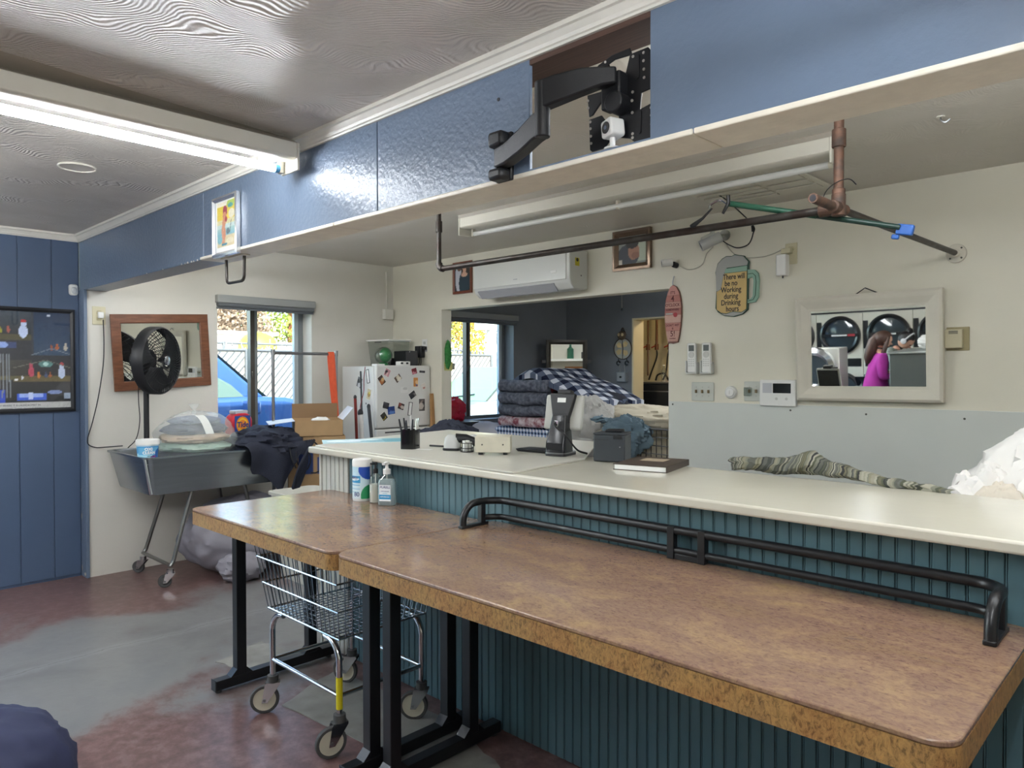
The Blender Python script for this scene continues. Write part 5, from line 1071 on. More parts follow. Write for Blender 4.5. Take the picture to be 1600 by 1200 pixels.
# ---------------------------------------------------------------- black pipe hanging rack behind the beam
pk = thing('pipe_rack', 'black iron pipe clothes rack hanging from the ceiling behind the beam', 'rack', (-2.2, 2.92, 2.1))
zp, yp = 2.135, 2.92
obj('drop_pipe', MB().cyl((-3.432,yp,zp+.03),(-3.432,yp,ZC),.0145,12), PIPE, pk); obj('coupling', MB().cyl((-3.432,yp,2.36),(-3.432,yp,2.43),.0205,14), PIPE, pk, bev=.003)
obj('elbow', MB().tube(arc((-3.395,yp,zp+.037), .037, 180, 270, 8, (1,0,0), (0,0,1)), .021, 12), PIPE, pk)
obj('long_pipe', MB().cyl((-3.40,yp,zp),(-1.05,yp,zp),.0165,14), PIPE, pk)
obj('drop_pipe', MB().cyl((-1.047,yp,zp),(-1.047,yp,ZC),.0185,12), RUST, pk); obj('coupling', MB().cyl((-1.047,yp,2.37),(-1.047,yp,2.44),.026,14), RUST, pk, bev=.003); obj('coupling', MB().cyl((-1.047,yp,2.185),(-1.047,yp,2.21),.024,14), RUST, pk, bev=.003)
obj('tee', MB().cyl((-1.047,yp,2.105),(-1.047,yp,2.19),.026,14).cyl((-1.12,yp,zp),(-1.03,yp,zp),.026,14).cyl((-1.047,yp-.06,zp),(-1.047,yp+.06,zp),.024,14), RUST, pk, bev=.003)
obj('stub_pipe', MB().cyl((-1.06,2.70,zp+.004),(-1.05,2.9,zp),.0185,12), RUST, pk); obj('stub_bore', MB().cyl((-1.0604,2.699,zp+.004),(-1.06,2.702,zp+.004),.013,12), INK, pk)
obj('cross_pipe', MB().cyl((-1.045,2.94,zp-.002),(-.975,4.39,2.125),.0145,12), PIPE, pk)
obj('wall_flange', MB().cyl((-.975,4.412,2.125),(-.975,4.40,2.125),.05,24).cyl((-.975,4.40,2.125),(-.975,4.375,2.125),.022,16), M('painted_flange','#cfcabb',.5), pk, bev=.003)
for k in range(4): a = PI/4+PI/2*k; obj('screw', MB().cyl((-.975+.037*math.cos(a),4.40,2.125+.037*math.sin(a)),(-.975+.037*math.cos(a),4.397,2.125+.037*math.sin(a)),.005,8), SCREW, pk)
obj('tie_wire', MB().tube(wire([(-1.11,2.9,2.13),(-1.09,2.9,2.2),(-1.04,2.89,2.23),(-1.0,2.9,2.235),(-.975,2.9,2.21)], n=5), .002, 5), BLACK, pk)
GRN = M('green_pole', '#24523f', .35)
gp = thing('reach_pole', 'green reach pole with blue end grip lying across the pipe rack', 'pole', (-1.2, 2.95, 2.1))
a, b_ = Vector((-1.50,2.89,2.222)), Vector((-.85,3.0,2.045))
obj('shaft', MB().cyl(a, a.lerp(b_,.55), .0125, 12), GRN, gp); obj('lower_shaft', MB().cyl(a.lerp(b_,.55), b_, .011, 12), M('dark_green_pole','#1d3a33',.35), gp)
obj('hook', MB().tube(rounded_path([a, a+Vector((-.03,0,.025)), a+Vector((-.075,0,.01)), a+Vector((-.085,0,-.01))], .02), .006, 8), CHROME, gp); obj('trigger', MB().tube([a+Vector((.012,-.012,.03)), a+Vector((.016,-.018,-.005)), a+Vector((-.01,-.018,-.045))], [.008,.009,.006], 8), BLACKP, gp)
obj('grip', MB().box((-.03,-.012,-.02),(.03,.012,.02), Matrix.Translation((-.835,3.01,2.035)) @ Matrix.Rotation(R(12),4,'Y')).box((-.042,-.01,-.038),(-.015,.01,-.02), Matrix.Translation((-.835,3.01,2.035)) @ Matrix.Rotation(R(12),4,'Y')), M('blue_grip','#2a5fae',.4), gp, bev=.005)
hh = thing('black_wand', 'short black wand hanging on the wire beside the green pole', 'wand', (-1.615, 2.89, 2.14)); obj('handle', MB().tube([(-1.575,2.9,2.215),(-1.615,2.89,2.175),(-1.655,2.88,2.148)], [.004,.006,.011], 8), BLACKP, hh); obj('tip', MB().sphere((-1.657,2.88,2.147),(.016,.01,.01),10,6), BLACKP, hh)

# ceiling details: diffuser, ring, hook
dv = thing('ceiling_diffuser', 'cream louvred air diffuser in the ceiling behind the beam', 'vent', (-1.9, 3.97, ZC-.02))
obj('frame', MB().box((-2.23,3.75,ZC-.012),(-1.54,4.2,ZC)), ENAMEL, dv, bev=.004)
for k in range(5): obj('slat', MB().box((-2.2,3.79+.08*k,ZC-.02),(-1.82,3.83+.08*k,ZC-.012)), ENAMEL, dv, bev=.002); obj('slot', MB().box((-2.19,3.832+.08*k,ZC-.0135),(-1.83,3.842+.08*k,ZC-.0119)), INK, dv, smooth=False)
for k in range(3): obj('slat', MB().box((-1.8,3.79+.13*k,ZC-.018),(-1.57,3.89+.13*k,ZC-.012)), ENAMEL, dv, bev=.002); obj('slot', MB().box((-1.79,3.893+.13*k,ZC-.0135),(-1.58,3.906+.13*k,ZC-.0119)), INK, dv, smooth=False)
t = thing('ceiling_ring', 'round white plastic ring on the swirled plaster ceiling', 'ring', (-4.0, 1.095, ZF-.006)); obj('ring', MB().tube(arc((-4.0,1.095,ZF-.003), .08, 0, 350, 30), .0055, 6, closed=True), TRIMW, t); obj('cover', MB().cyl((-4.0,1.095,ZF-.003),(-4.0,1.095,ZF),.076,28), PLASTER, t)
t = thing('ceiling_hook', 'small dark hook on the ceiling above the white framed mirror', 'hook', (-.81, 3.39, ZC-.03)); obj('hook', MB().tube(rounded_path([(-.81,3.39,ZC),(-.81,3.39,ZC-.018),(-.79,3.39,ZC-.03),(-.775,3.39,ZC-.018)], .01), .004, 6), DCHROME, t); obj('plate', MB().cyl((-.81,3.39,ZC),(-.81,3.39,ZC-.004),.016,12), TRIMW, t)

# ---------------------------------------------------------------- wall air conditioner
AC = M('ac_white', '#d9dbd6', .28)
ac = thing('air_conditioner', 'white wall air conditioner unit above the pass-through opening', 'air conditioner', (-3.96, 4.3, 2.13))
def acp(x0, x1, prof): return MB().prism(prof, x0, x1, fr((0,0,0),(0,-1,0),(0,0,1),(-1,0,0)) @ Matrix.Diagonal((1,1,-1,1)))
mb = MB(); pf = [(-4.413,2.13),(-4.26,2.125),(-4.215,2.16),(-4.195,2.2),(-4.195,2.385),(-4.22,2.42),(-4.413,2.425)]
vs = [(x, -p, z) for x in (-4.485, -3.44) for p, z in pf]; n = len(pf)
obj('casing', mb.add(vs, [tuple(range(n)), tuple(range(2*n-1, n-1, -1))] + [(i, n+i, n+(i+1) % n, (i+1) % n) for i in range(n)]), AC, ac, bev=.008)
obj('front_panel', MB().box((-4.48,4.186,2.195),(-3.47,4.196,2.4)), AC, ac, bev=.004); obj('louvre', MB().add([(-4.44,4.205,2.178),(-3.6,4.205,2.178),(-3.6,4.255,2.122),(-4.44,4.255,2.122),(-4.44,4.2,2.172),(-3.6,4.2,2.172),(-3.6,4.25,2.117),(-4.44,4.25,2.117)],[(0,1,2,3),(7,6,5,4),(0,4,5,1),(1,5,6,2),(2,6,7,3),(3,7,4,0)]), M('ac_grey','#a9abb0',.4), ac, smooth=False)
obj('display', MB().box((-3.62,4.183,2.25),(-3.56,4.187,2.27)), PWHITE, ac, bev=.002); obj('logo', MB().box((-4.01,4.1835,2.235),(-3.97,4.187,2.241)), M('ac_grey','#a9abb0',.4), ac, smooth=False)
obj('energy_label', MB().box((-3.4405,4.26,2.3),(-3.4385,4.31,2.36)), M('label_yellow','#d9cf3a',.5), ac, smooth=False); obj('energy_mark', MB().cyl((-3.4387,4.285,2.345),(-3.4375,4.285,2.345),.014,12), INK, ac); obj('screw', MB().cyl((-3.4387,4.33,2.23),(-3.437,4.33,2.23),.006,8), INK, ac)

# small framed photographs
fp = thing('framed_photo', 'small red-brown framed photo of a couple left of the air conditioner', 'picture', BW(-4.855, YB-.002, 2.35)); obj('frame', MB().frame(.25,.285,.025,[(0,0),(0,.016),(.6,.02),(1,.012),(1,0)]), M('red_frame','#7a4028',.35), fp, local=True)
c = Can(30, 36, '#33312f').rect(0,0,.45,1,'#3a3f45').ell(.25,.5,.2,.5,'#c9ccd4').ell(.3,.84,.12,.1,'#6b4a3a').ell(.62,.3,.34,.45,'#2f4350').ell(.62,.62,.2,.1,'#e0b59c').ell(.62,.82,.13,.14,'#dcae94').ell(.62,.92,.15,.08,'#3a2a22').ell(.48,.75,.04,.12,'#3a2a22').ell(.78,.75,.04,.12,'#3a2a22')
picture('photo', c, .205, .24, fp, z=.009)
fp2 = thing('framed_photo', 'square bronze and silver framed portrait right of the air conditioner', 'picture', BW(-3.025, YB-.002, 2.385)); obj('frame', MB().frame(.325,.29,.045,[(0,0),(0,.03),(.4,.034),(1,.014),(1,0)]), M('bronze_frame','#8a7564',.25,.7), fp2, local=True)
c = Can(36, 32, '#8a9089').rect(.7,.1,1,.9,'#b9c4b0').ell(.35,.3,.38,.4,'#3c4048').ell(.55,.45,.2,.3,'#b3846c').ell(.5,.7,.22,.16,'#2a2522').ell(.62,.3,.14,.12,'#9c6d58').rect(0,0,.15,.2,'#c9c4b8')
picture('photo', c, .238, .205, fp2, z=.012)

# ---------------------------------------------------------------- two cameras, cables and outlet on the back wall
def bullet(label, m, ln, r, mat):
    t = thing('security_camera', label, 'camera', m)   # local z = looking direction
    obj('body', MB().lathe([(0,-ln*.5),(r*.9,-ln*.5),(r,-ln*.45),(r,ln*.42),(r*.95,ln*.5),(r*.8,ln*.5),(r*.78,ln*.46)],20), mat, t, local=True); obj('lens_face', MB().cyl((0,0,ln*.44),(0,0,ln*.475),r*.8,18), INK, t, local=True); return t
d1 = Vector((-.75,-.5,-.42)).normalized(); u1 = Vector((0,0,1)); x1 = u1.cross(d1).normalized(); y1 = d1.cross(x1)
t = bullet('white bullet camera with visible bracket on the back wall above the mug sign', fr((-2.34,4.29,2.345), x1, y1, d1), .14, .036, LG)
obj('bracket', MB().tube([(0,.03,0),(0,.05,-.03),(.02,.06,-.075)], .009, 8).box((-.02,.03,-.045),(.02,.048,.045)), M('bracket_grey','#9a9a92',.4,.6), t, local=True); obj('wall_plate', MB().cyl((-2.3,4.413,2.395),(-2.3,4.395,2.395),.035,16).cyl((-2.3,4.4,2.395),(-2.31,4.31,2.385),.008,8), M('bracket_grey','#9a9a92',.4), t)
d2 = Vector((-.72,-.6,-.1)).normalized(); x2 = u1.cross(d2).normalized(); y2 = d2.cross(x2)
t = bullet('small white cube-like camera on a black mount above the surfboard sign', fr((-2.70,4.345,2.25), x2, y2, d2), .075, .026, WPLAS)
obj('mount', MB().cyl((-2.665,4.413,2.235),(-2.67,4.38,2.24),.02,14), BLACKP, t)
cbk = thing('camera_cable', 'thin pale cable looping between both wall cameras and the outlet', 'cable', (-2.3, 4.4, 2.2))
PALEC = M('pale_cable','#b5b1a2',.5)
obj('cable', MB().tube(wire([(-2.63,4.40,2.225),(-2.58,4.405,2.20),(-2.52,4.405,2.198),(-2.46,4.405,2.225),(-2.43,4.405,2.29),(-2.38,4.40,2.33)], n=6), .003, 6), PALEC, cbk); obj('cable', MB().tube(wire([(-2.29,4.40,2.34),(-2.24,4.405,2.27),(-2.17,4.405,2.235),(-2.06,4.405,2.225),(-1.98,4.405,2.235),(-1.9,4.405,2.262)], n=6), .003, 6), PALEC, cbk)
obj('power_cable', MB().tube(wire([(-2.29,4.36,2.35),(-2.25,4.37,2.32),(-2.19,4.37,2.295),(-2.12,4.37,2.31),(-2.085,4.36,2.37),(-2.07,4.32,2.42),(-2.08,4.0,2.52),(-2.1,3.9,2.545)], n=6), .004, 6), BLACKP, cbk); obj('connector', MB().cyl((-2.082,4.352,2.385),(-2.074,4.33,2.412),.009,8), BLACKP, cbk)
t, _ = outlet_plate('wall_outlet', 'ivory outlet high on the back wall right of the cameras, white adapter in it', BW(-1.862, YB, 2.225), w=.075, h=.13); obj('socket', MB().prism(rr(.034,.028,.008,3,0,.03), .005, .0075), M('ivory_dark','#b9b08d',.4), t, local=True)
t = thing('plug_adapter', 'white camera power adapter hanging in the high ivory outlet', 'adapter', BW(-1.90, YB-.006, 2.2)); obj('body', MB().box((-.035,-.11,0),(.03,.02,.055)), WPLAS, t, local=True, bev=.006); obj('upper_plug', MB().box((-.01,.025,0),(.05,.055,.04)), IVORY, t, local=True, bev=.004); obj('pin', MB().cyl((0,-.125,.03),(0,-.11,.03),.005,8), BLACKP, t, local=True)

# ---------------------------------------------------------------- signs
mg = thing('beer_mug_sign', 'wooden beer mug sign with working hours joke hung on the back wall', 'sign', BW(-2.25, YB-.001, 2.06))
def mp_(pts): return [((a-480)/4*.00478, -(b-350)/4*.00432) for a, b in pts]
SG = M('sign_grey_green', '#9fb3a4', .6); SY = M('sign_yellow', '#d6b878', .6, nz=.1, nsc=8); SGR = M('sign_foam_grey', '#a9aaa6', .65); SGN = M('sign_green', '#8fb39f', .6); SDG = M('sign_dark_green', '#3d5c4d', .6)
obj('backboard', MB().prism(mp_([(385,480),(392,330),(384,260),(398,208),(425,180),(450,168),(480,172),(500,163),(525,172),(552,178),(565,195),(582,215),(578,250),(575,500),(545,525),(495,538),(440,530),(400,505)][::-1]), 0, .016), SDG, mg, local=True, bev=.002)
obj('foam', MB().prism(mp_([(392,375),(388,255),(402,210),(428,184),(452,172),(480,176),(500,168),(524,176),(550,182),(562,198),(577,217),(572,236),(455,240),(440,270),(432,300),(420,365),(400,378)][::-1]), .016, .020), SGR, mg, local=True, bev=.001)
obj('beer', MB().prism(mp_([(395,380),(420,368),(433,300),(440,274),(570,272),(568,495),(540,512),(490,505),(450,515),(420,508),(395,488)][::-1]), .016, .021), SY, mg, local=True, bev=.001)
obj('rim', MB().prism(mp_([(446,246),(572,240),(572,270),(442,272)][::-1]), .016, .0215), SGN, mg, local=True, bev=.001); obj('base', MB().prism(mp_([(397,492),(420,512),(450,519),(490,509),(540,516),(568,500),(545,522),(495,534),(440,526)][::-1]), .016, .020), SGR, mg, local=True)
ho = [(574,262),(612,268),(632,290),(638,330),(634,430),(618,458),(574,462)]; hi = [(574,440),(590,438),(602,425),(607,330),(600,308),(574,318)]
obj('handle', MB().prism(mp_((ho+hi)[::-1]), 0, .018), SGN, mg, local=True, bev=.002); obj('handle_line', MB().tube([(x, y, .0185) for x, y in mp_([(576,290),(602,288),(618,305),(622,340),(618,420),(606,444),(576,450)])], .0022, 5), SDG, mg, local=True)
for i, (s, dx) in enumerate((('There will',.02),('be no',.0),('Working',.0),('during',.0),('Drinking',-.002),('hours',.01))):
    yy = -(298+i*38.5-350)/4*.00432; text('lettering', s, .05, INK, mg, m=Matrix.Translation((dx-.0, yy, .0215)), sx=.78 if i != 0 else .74, bold=.0006)
sf = thing('surfboard_sign', 'pink plank surfboard shaped sign hanging at the pass-through right edge', 'sign', BW(-2.688, YB-.001, 1.9))
def sp_(pts): return [((a-128)/4*.0050, -(b-525)/4*.00435) for a, b in pts]
L_ = [(128,338),(110,352),(95,385),(82,430),(76,490),(75,540),(78,590),(84,640),(92,680),(98,712),(112,708),(128,713),(145,708),(160,705)]; R_ = [(170,660),(178,600),(183,540),(183,480),(178,430),(168,385),(150,352)]
sb_poly = sp_(L_+R_)
PINKS = ['#c98f86','#b97a70','#c69688','#b07068','#d0a89a','#bf857a','#c59a8c']
obj('backboard', MB().prism(sb_poly, 0, .010), M('surf_edge','#7d554a',.6), sf, local=True)
ybands = [.205,.13,.085,.04,-.005,-.06,-.115,-.19]
def clip(poly, lo, hi):
    def cut(P, f, keep):
        out = []
        for i in range(len(P)):
            a, b = P[i], P[(i+1) % len(P)]; fa, fb = f(a), f(b)
            if keep(fa): out.append(a)
            if (fa > 0) != (fb > 0): t = fa/(fa-fb); out.append((a[0]+(b[0]-a[0])*t, a[1]+(b[1]-a[1])*t))
        return out
    P = cut(poly, lambda p: p[1]-lo, lambda v: v > 0); return cut(P, lambda p: hi-p[1], lambda v: v > 0)
for i in range(7):
    P = clip([(x*.94, y*.985) for x, y in sb_poly], ybands[i+1]+.0012, ybands[i]-.0012)
    if len(P) > 2: obj('plank', MB().prism(P, .010, .014), M('surf_pink%d' % i, PINKS[i], .65, nz=.12, nsc=30, stretch=(3, 14, 3)), sf, local=True, smooth=False)
REDI = M('dark_red_ink', '#5c2326', .6)
for s, y, sz, sx in (("IT'S",.147,.028,.9),('4',.105,.06,.9),("O'CLOCK",.062,.03,.85),('SOMEWHERE',.03,.019,.9),("DON'T WIT",-.078,.022,.9),('IS',-.1,.018,.9),('5!',-.137,.056,.9),('somewhere',-.168,.011,.9)): text('lettering', s, sz, REDI, sf, m=Matrix.Translation((0,y,.0142)), sx=sx, bold=.0004)
obj('red_sun', MB().cyl((.022,-.006,.0141),(.022,-.006,.0148),.016,16), M('sun_red','#a8323a',.6), sf, local=True); obj('pale_band', MB().box((-.055,-.002,.0141),(.0,.008,.0146)), M('band_grey','#a9b0a8',.6), sf, local=True, smooth=False)
obj('hook', MB().tube(rounded_path([(0,.2,.012),(.0,.225,.014),(.004,.25,.01),(.004,.262,.003)], .01), .0035, 6), M('clear_hook','#c3c7cc',.2), sf, local=True)

# ---------------------------------------------------------------- controls on the back wall
for lab, x in (('left of the two white remote controls in wall holders', -2.531), ('right of the two white remote controls in wall holders', -2.421)):
    t = thing('remote_control', lab, 'remote', BW(x, YB, 1.595), 'air conditioner remotes')
    obj('body', MB().prism(rr(.066, .2, .012, 4), .014, .034), WPLAS, t, local=True, bev=.006); obj('screen', MB().box((-.02,.045,.0342),(.02,.085,.035)), M('lcd','#3f4448',.2), t, local=True, smooth=False); obj('dial', MB().lathe([(.021,.034),(.021,.037),(.014,.0375),(.014,.036)],20,Matrix.Translation((0,.02,0))), M('button_grey','#c9c9c4',.4), t, local=True)
    for i in range(3):
        for j in range(4): obj('button', MB().box((-.021+.016*i,-.015-.014*j,.034),(-.011+.016*i,-.008-.014*j,.0355)), M('button_grey','#c9c9c4',.4), t, local=True, smooth=False)
    hol = obj('holder', MB().box((-.04,-.105,0),(.04,-.03,.012)).box((-.04,-.108,0),(.04,-.1,.042)).box((-.042,-.105,0),(-.034,-.02,.042)).box((.034,-.105,0),(.042,-.04,.042)), M('holder_clear','#d6d8d4',.15), t, local=True, bev=.002)
def switchplate(label, x, z, n, w, mat=None):
    t = thing('light_switch', label, 'switch', BW(x, YB, z)); obj('plate', MB().prism(rr(w,.126,.005,3), 0, .006), mat or M('switch_grey','#c3c6bd',.4), t, local=True, bev=.003)
    for i in range(n):
        xx = (i-(n-1)/2)*.046; obj('toggle', MB().box((xx-.006,-.01,.006),(xx+.006,.012,.018)), M('toggle_brown','#7d6a48',.4), t, local=True, bev=.002)
        for y in (-.03,.03): obj('screw', MB().cyl((xx,y,.006),(xx,y,.0072),.004,8), M('switch_screw','#aeb0a6',.4), t, local=True)
    return t
switchplate('grey plate with three brown toggle switches below the remotes', -2.462, 1.367, 3, .166)
t = switchplate('grey switch plate partly behind the white alarm panel', -2.105, 1.375, 2, .12); obj('night_light', MB().box((-.05,-.03,.006),(-.005,.025,.035)), CLEARP, t, local=True, bev=.004)
t = thing('round_dial', 'round white wall dial between the two switch plates', 'dial', BW(-2.256, YB, 1.366)); obj('ring', MB().lathe([(.042,0),(.042,.008),(.036,.016),(.033,.016)],28), WPLAS, t, local=True); obj('knob', MB().lathe([(.031,.004),(.031,.02),(.026,.026),(0,.027)],28), WPLAS, t, local=True); obj('pointer', MB().box((-.002,-.012,.027),(.002,.012,.0275)), M('button_grey','#c9c9c4',.4), t, local=True)
t = thing('alarm_panel', 'white alarm keypad panel with black screen left of the framed mirror', 'panel', BW(-1.936, YB, 1.367)); obj('case', MB().prism(rr(.232,.165,.008,4), 0, .026), WPLAS, t, local=True, bev=.005); obj('screen', MB().box((-.028,-.0,.0262),(.085,.06,.0272)), M('screen_black','#0d0f12',.1), t, local=True, smooth=False); obj('speaker_grille', MB().box((-.095,.0,.0262),(-.035,.062,.0268)), M('grille_grey','#c0c2c6',.6), t, local=True, smooth=False)
for x in (-.005,.058): obj('button', MB().cyl((x,-.035,.026),(x,-.035,.0275),.009,14), M('button_grey','#c9c9c4',.4), t, local=True)
t = thing('wall_switch_box', 'ivory sensor box on a tan plate right of the white framed mirror', 'switch', BW(-.965, YB, 1.673)); obj('plate', MB().prism(rr(.108,.125,.004,3), 0, .006), M('tan_plate','#ada27c',.45), t, local=True, bev=.002); obj('box', MB().box((-.055,-.05,.006),(.028,.05,.04)), M('sensor_ivory','#c4bc9e',.4), t, local=True, bev=.005)
for k in range(3): obj('slot', MB().box((-.035,.026+.006*k,.0402),(.008-.006*k*0,.029+.006*k,.0408)), INK, t, local=True, smooth=False)

# the large white framed mirror, leaning out at the top
WF = M('white_wood_frame', '#d8d3c4', .45, nz=.06, nsc=5, bump=.08, bsc=30)
MT = 2.4
mm = wallmirror('white_framed_mirror', 'large white wooden framed mirror on the back wall reflecting the dryers', BW(-1.412, 4.373, 1.637, roll=.4, tilt=MT), .785, .613, .085, [(0,-.012),(0,.026),(.18,.036),(.45,.03),(.8,.014),(1,.012),(1,-.006)], WF, zg=.004)
obj('hanging_wire', MB().tube([(-.06,.302,-.008),(0,.338,-.0),(.07,.302,-.008)], .0035, 6), BLACK, mm, local=True)
obj('nail', MB().cyl((0,.334,.006),(0,.334,-.035),.003,6), DCHROME, mm, local=True)
# ---------------------------------------------------------------- far slate room
bench = thing('low_table', 'white cloth covered low table under the folded blankets in the far room', 'table', (-4.9, 5.5, 0))
obj('top', MB().box((-5.5,5.05,.66),(-4.05,6.0,.70)), WPLAS, bench, bev=.004)
for x in (-5.45,-4.1):
    for y in (5.1,5.95): obj('leg', MB().cyl((x,y,0),(x,y,.66),.02,10), DCHROME, bench)
PALE = M('pale_sheet', '#c9c9d2', .85, nz=.06, nsc=6)
obj('sheet', lump(MB(), (-5.35,5.2,.76), (.28,.26,.22), seed=70, amp=.1, folds=.05, fsc=5, nu=44, nv=28, flat=.70), PALE, label='pale white sheet lying under the checked blankets by the far window', cat='sheet')
GING = plaid('gingham_blue', '#26334f', '#8fa3c4', '#e9ecf2', 21, 0, (0, 1)); RPLAID = plaid('red_plaid', '#1c1618', '#4d2026', '#6b2228', 7, 0, (1, 2)); NPLAID = plaid('navy_buffalo', '#1a2036', '#5a6478', '#c7ccd6', 7.2, 20, (0, 1))
GINGV = plaid('gingham_blue_side', '#26334f', '#8fa3c4', '#e9ecf2', 24, 0, ('xy', 2)); QUILT = M('grey_quilt', '#4e5462', .9, nz=.45, nsc=26, bump=.8, bsc=45, col2='#767c8a'); FLOR = M('floral_red', '#8c4a56', .9, nz=.7, nsc=24, col2='#d9cdd2', bump=.3, bsc=40)
PX, PY = -4.82, 5.52
def blanket(name, label, mat, L_, D_, t, n, z, x=PX, y=PY, a=-90, seed=0, amp=.012):
    mb = MB(); folded(mb, L_, D_, t, n, RZ(x, y, z, a), seed=seed, amp=amp, nd=16); return obj(name, mb, mat, label=label, cat='blanket', group='folded blankets in the far room', ang=60)
blanket('folded_blanket', 'blue and white gingham blanket, lowest of the folded pile in the far room', GINGV, .72, .70, .062, 4, .705, seed=1)
blanket('folded_blanket', 'red floral blanket folded above the gingham one in the far room pile', FLOR, .66, .62, .05, 2, .965, seed=2, y=5.5)
blanket('folded_blanket', 'thick grey quilt with dark red plaid side folded high in the far room pile', QUILT, .70, .60, .06, 6, 1.065, seed=3, amp=.02)
mb = MB(); mb.grid(lambda u, v: Vector((-4.505+.012*math.sin(20*v), 5.22+.62*u, .98+.42*v+.02*math.sin(5*u))), 10, 10); obj('plaid_facing', mb, RPLAID, label='dark red plaid fabric side of the folded blanket pile behind the checkout screen', cat='blanket')
def bb(u, v):
    x = -5.0 + 1.05*u; y = 5.2 + .75*v; z = 1.46 + .075*math.sin(PI*min(1, u*2.2)) - .34*max(0, u-.42)**1.2*1.3 + .02*fbm((u*4, v*4, 0), 1, 2, 5) - .05*max(0, .12-v)*8
    return Vector((x, y, z))
mb = MB(); mb.grid(bb, 40, 24); n_ = len(mb.V); mb.V += [v - Vector((0,0,.05)) for v in mb.V]; mb.F += [tuple(n_+i for i in f[::-1]) for f in mb.F]
for j in range(24): a = j*41; mb.F += [(a, a+41, n_+a+41, n_+a), (a+40, n_+a+40, n_+a+81, a+81)]
for i in range(40): mb.F += [(i, n_+i, n_+i+1, i+1), (24*41+i, 24*41+i+1, n_+24*41+i+1, n_+24*41+i)]
obj('plaid_blanket', mb, NPLAID, label='navy and white buffalo check blanket spread on top of the pile', cat='blanket', group='folded blankets in the far room')
obj('dark_bedding', lump(MB(), (-4.15,5.62,.98), (.35,.3,.29), seed=73, amp=.12, folds=.1, nu=50, nv=32, flat=.70), M('dark_bedding', '#2c2f3a', .9, nz=.2, nsc=9), label='dark bedding heap sloping down behind the checkout screen', cat='bedding')
obj('red_bag', lump(MB(), (-5.75,5.10,1.1), (.11,.11,.13), seed=75, amp=.2, folds=.14, fsc=5, nu=36, nv=24), M('red_plastic', '#d32440', .4), label='bright red plastic bag beside the far window sill', cat='bag')
obj('red_cloth', lump(MB(), (-4.1,5.2,.9), (.1,.12,.2), seed=77, amp=.15, folds=.1, nu=30, nv=20), M('red_cloth', '#b83a24', .85), label='orange-red cloth between the screen and the grey laundry heap', cat='cloth')
stt = thing('side_crate', 'dark crate under the red bag by the far window', 'crate', (-5.65,5.1,0)); obj('box', MB().box((-5.8,4.95,0),(-5.52,5.28,.985)), DARKP, stt, bev=.006)

# black wire cart heaped with grey and white laundry in the pass-through
wc2 = thing('wire_basket_cart', 'black wire basket cart full of laundry in the pass-through', 'cart', (-3.4, 5.0, 0))
cx0, cx1, cy0, cy1, cz0, cz1 = -3.95, -2.92, 4.78, 5.4, .55, 1.06
mb = MB()
for z in np.linspace(cz0, cz1, 9): mb.tube([(cx0,cy0,z),(cx1,cy0,z),(cx1,cy1,z),(cx0,cy1,z)], .004 if z < cz1 else .008, 5, closed=True)
for k in range(23): x = cx0+(cx1-cx0)*k/22; mb.cyl((x,cy0,cz0),(x,cy0,cz1),.0035,4); mb.cyl((x,cy1,cz0),(x,cy1,cz1),.0035,4)
for k in range(12): y = cy0+(cy1-cy0)*k/11; mb.cyl((cx0,y,cz0),(cx0,y,cz1),.0035,4); mb.cyl((cx1,y,cz0),(cx1,y,cz1),.0035,4)
obj('basket_wires', mb, BLACK, wc2, kind='stuff'); obj('floor_panel', MB().box((cx0,cy0,cz0-.006),(cx1,cy1,cz0)), BLACK, wc2)
for x in (cx0+.03, cx1-.03):
    for y in (cy0+.03, cy1-.03): obj('leg', MB().cyl((x,y,.1),(x,y,cz0),.014,10), BLACK, wc2); caster(wc2, x, y, .045, .115, RUBBER, 40)
lh = thing('laundry_heap', 'heap of crumpled grey-white sheets and blue-grey cloth on the wire cart', 'laundry', (-3.45, 5.05, .6))
GSH = M('grey_sheet', '#a5a5a1', .85, nz=.08, nsc=5, bump=.12, bsc=40); BSH = M('blue_grey_sheet', '#5f7480', .85, nz=.2, nsc=7, bump=.2, bsc=40); IVC = M('ivory_cloth', '#b5ae9c', .85, nz=.1, nsc=6)
obj('grey_sheet', lump(MB(), (-3.76,4.84,1.0), (.25,.26,.27), seed=81, amp=.12, folds=.1, fsc=8, nu=70, nv=44), GSH, lh); obj('grey_sheet', lump(MB(), (-3.9,4.72,.88), (.13,.1,.22), seed=82, amp=.15, folds=.1, fsc=8, nu=44, nv=30), GSH, lh)
obj('ivory_cloth', lump(MB(), (-3.42,5.1,1.09), (.44,.25,.13), seed=83, amp=.12, folds=.1, fsc=7, nu=60, nv=36), IVC, lh); obj('ivory_cloth', lump(MB(), (-3.64,4.76,1.0), (.12,.08,.1), seed=86, amp=.2, folds=.16, fsc=9, nu=40, nv=26), IVC, lh)
obj('blue_grey_cloth', lump(MB(), (-3.33,4.76,.995), (.21,.085,.15), seed=84, amp=.2, folds=.13, fsc=8, nu=64, nv=40), BSH, lh); obj('blue_grey_cloth', lump(MB(), (-3.66,4.74,1.11), (.15,.07,.045), seed=85, amp=.25, folds=.16, fsc=8, nu=40, nv=24), BSH, lh)
obj('filling', lump(MB(), (-3.43,5.09,.8), (.46,.28,.25), seed=87, amp=.05, folds=.05, nu=40, nv=24), IVC, lh)

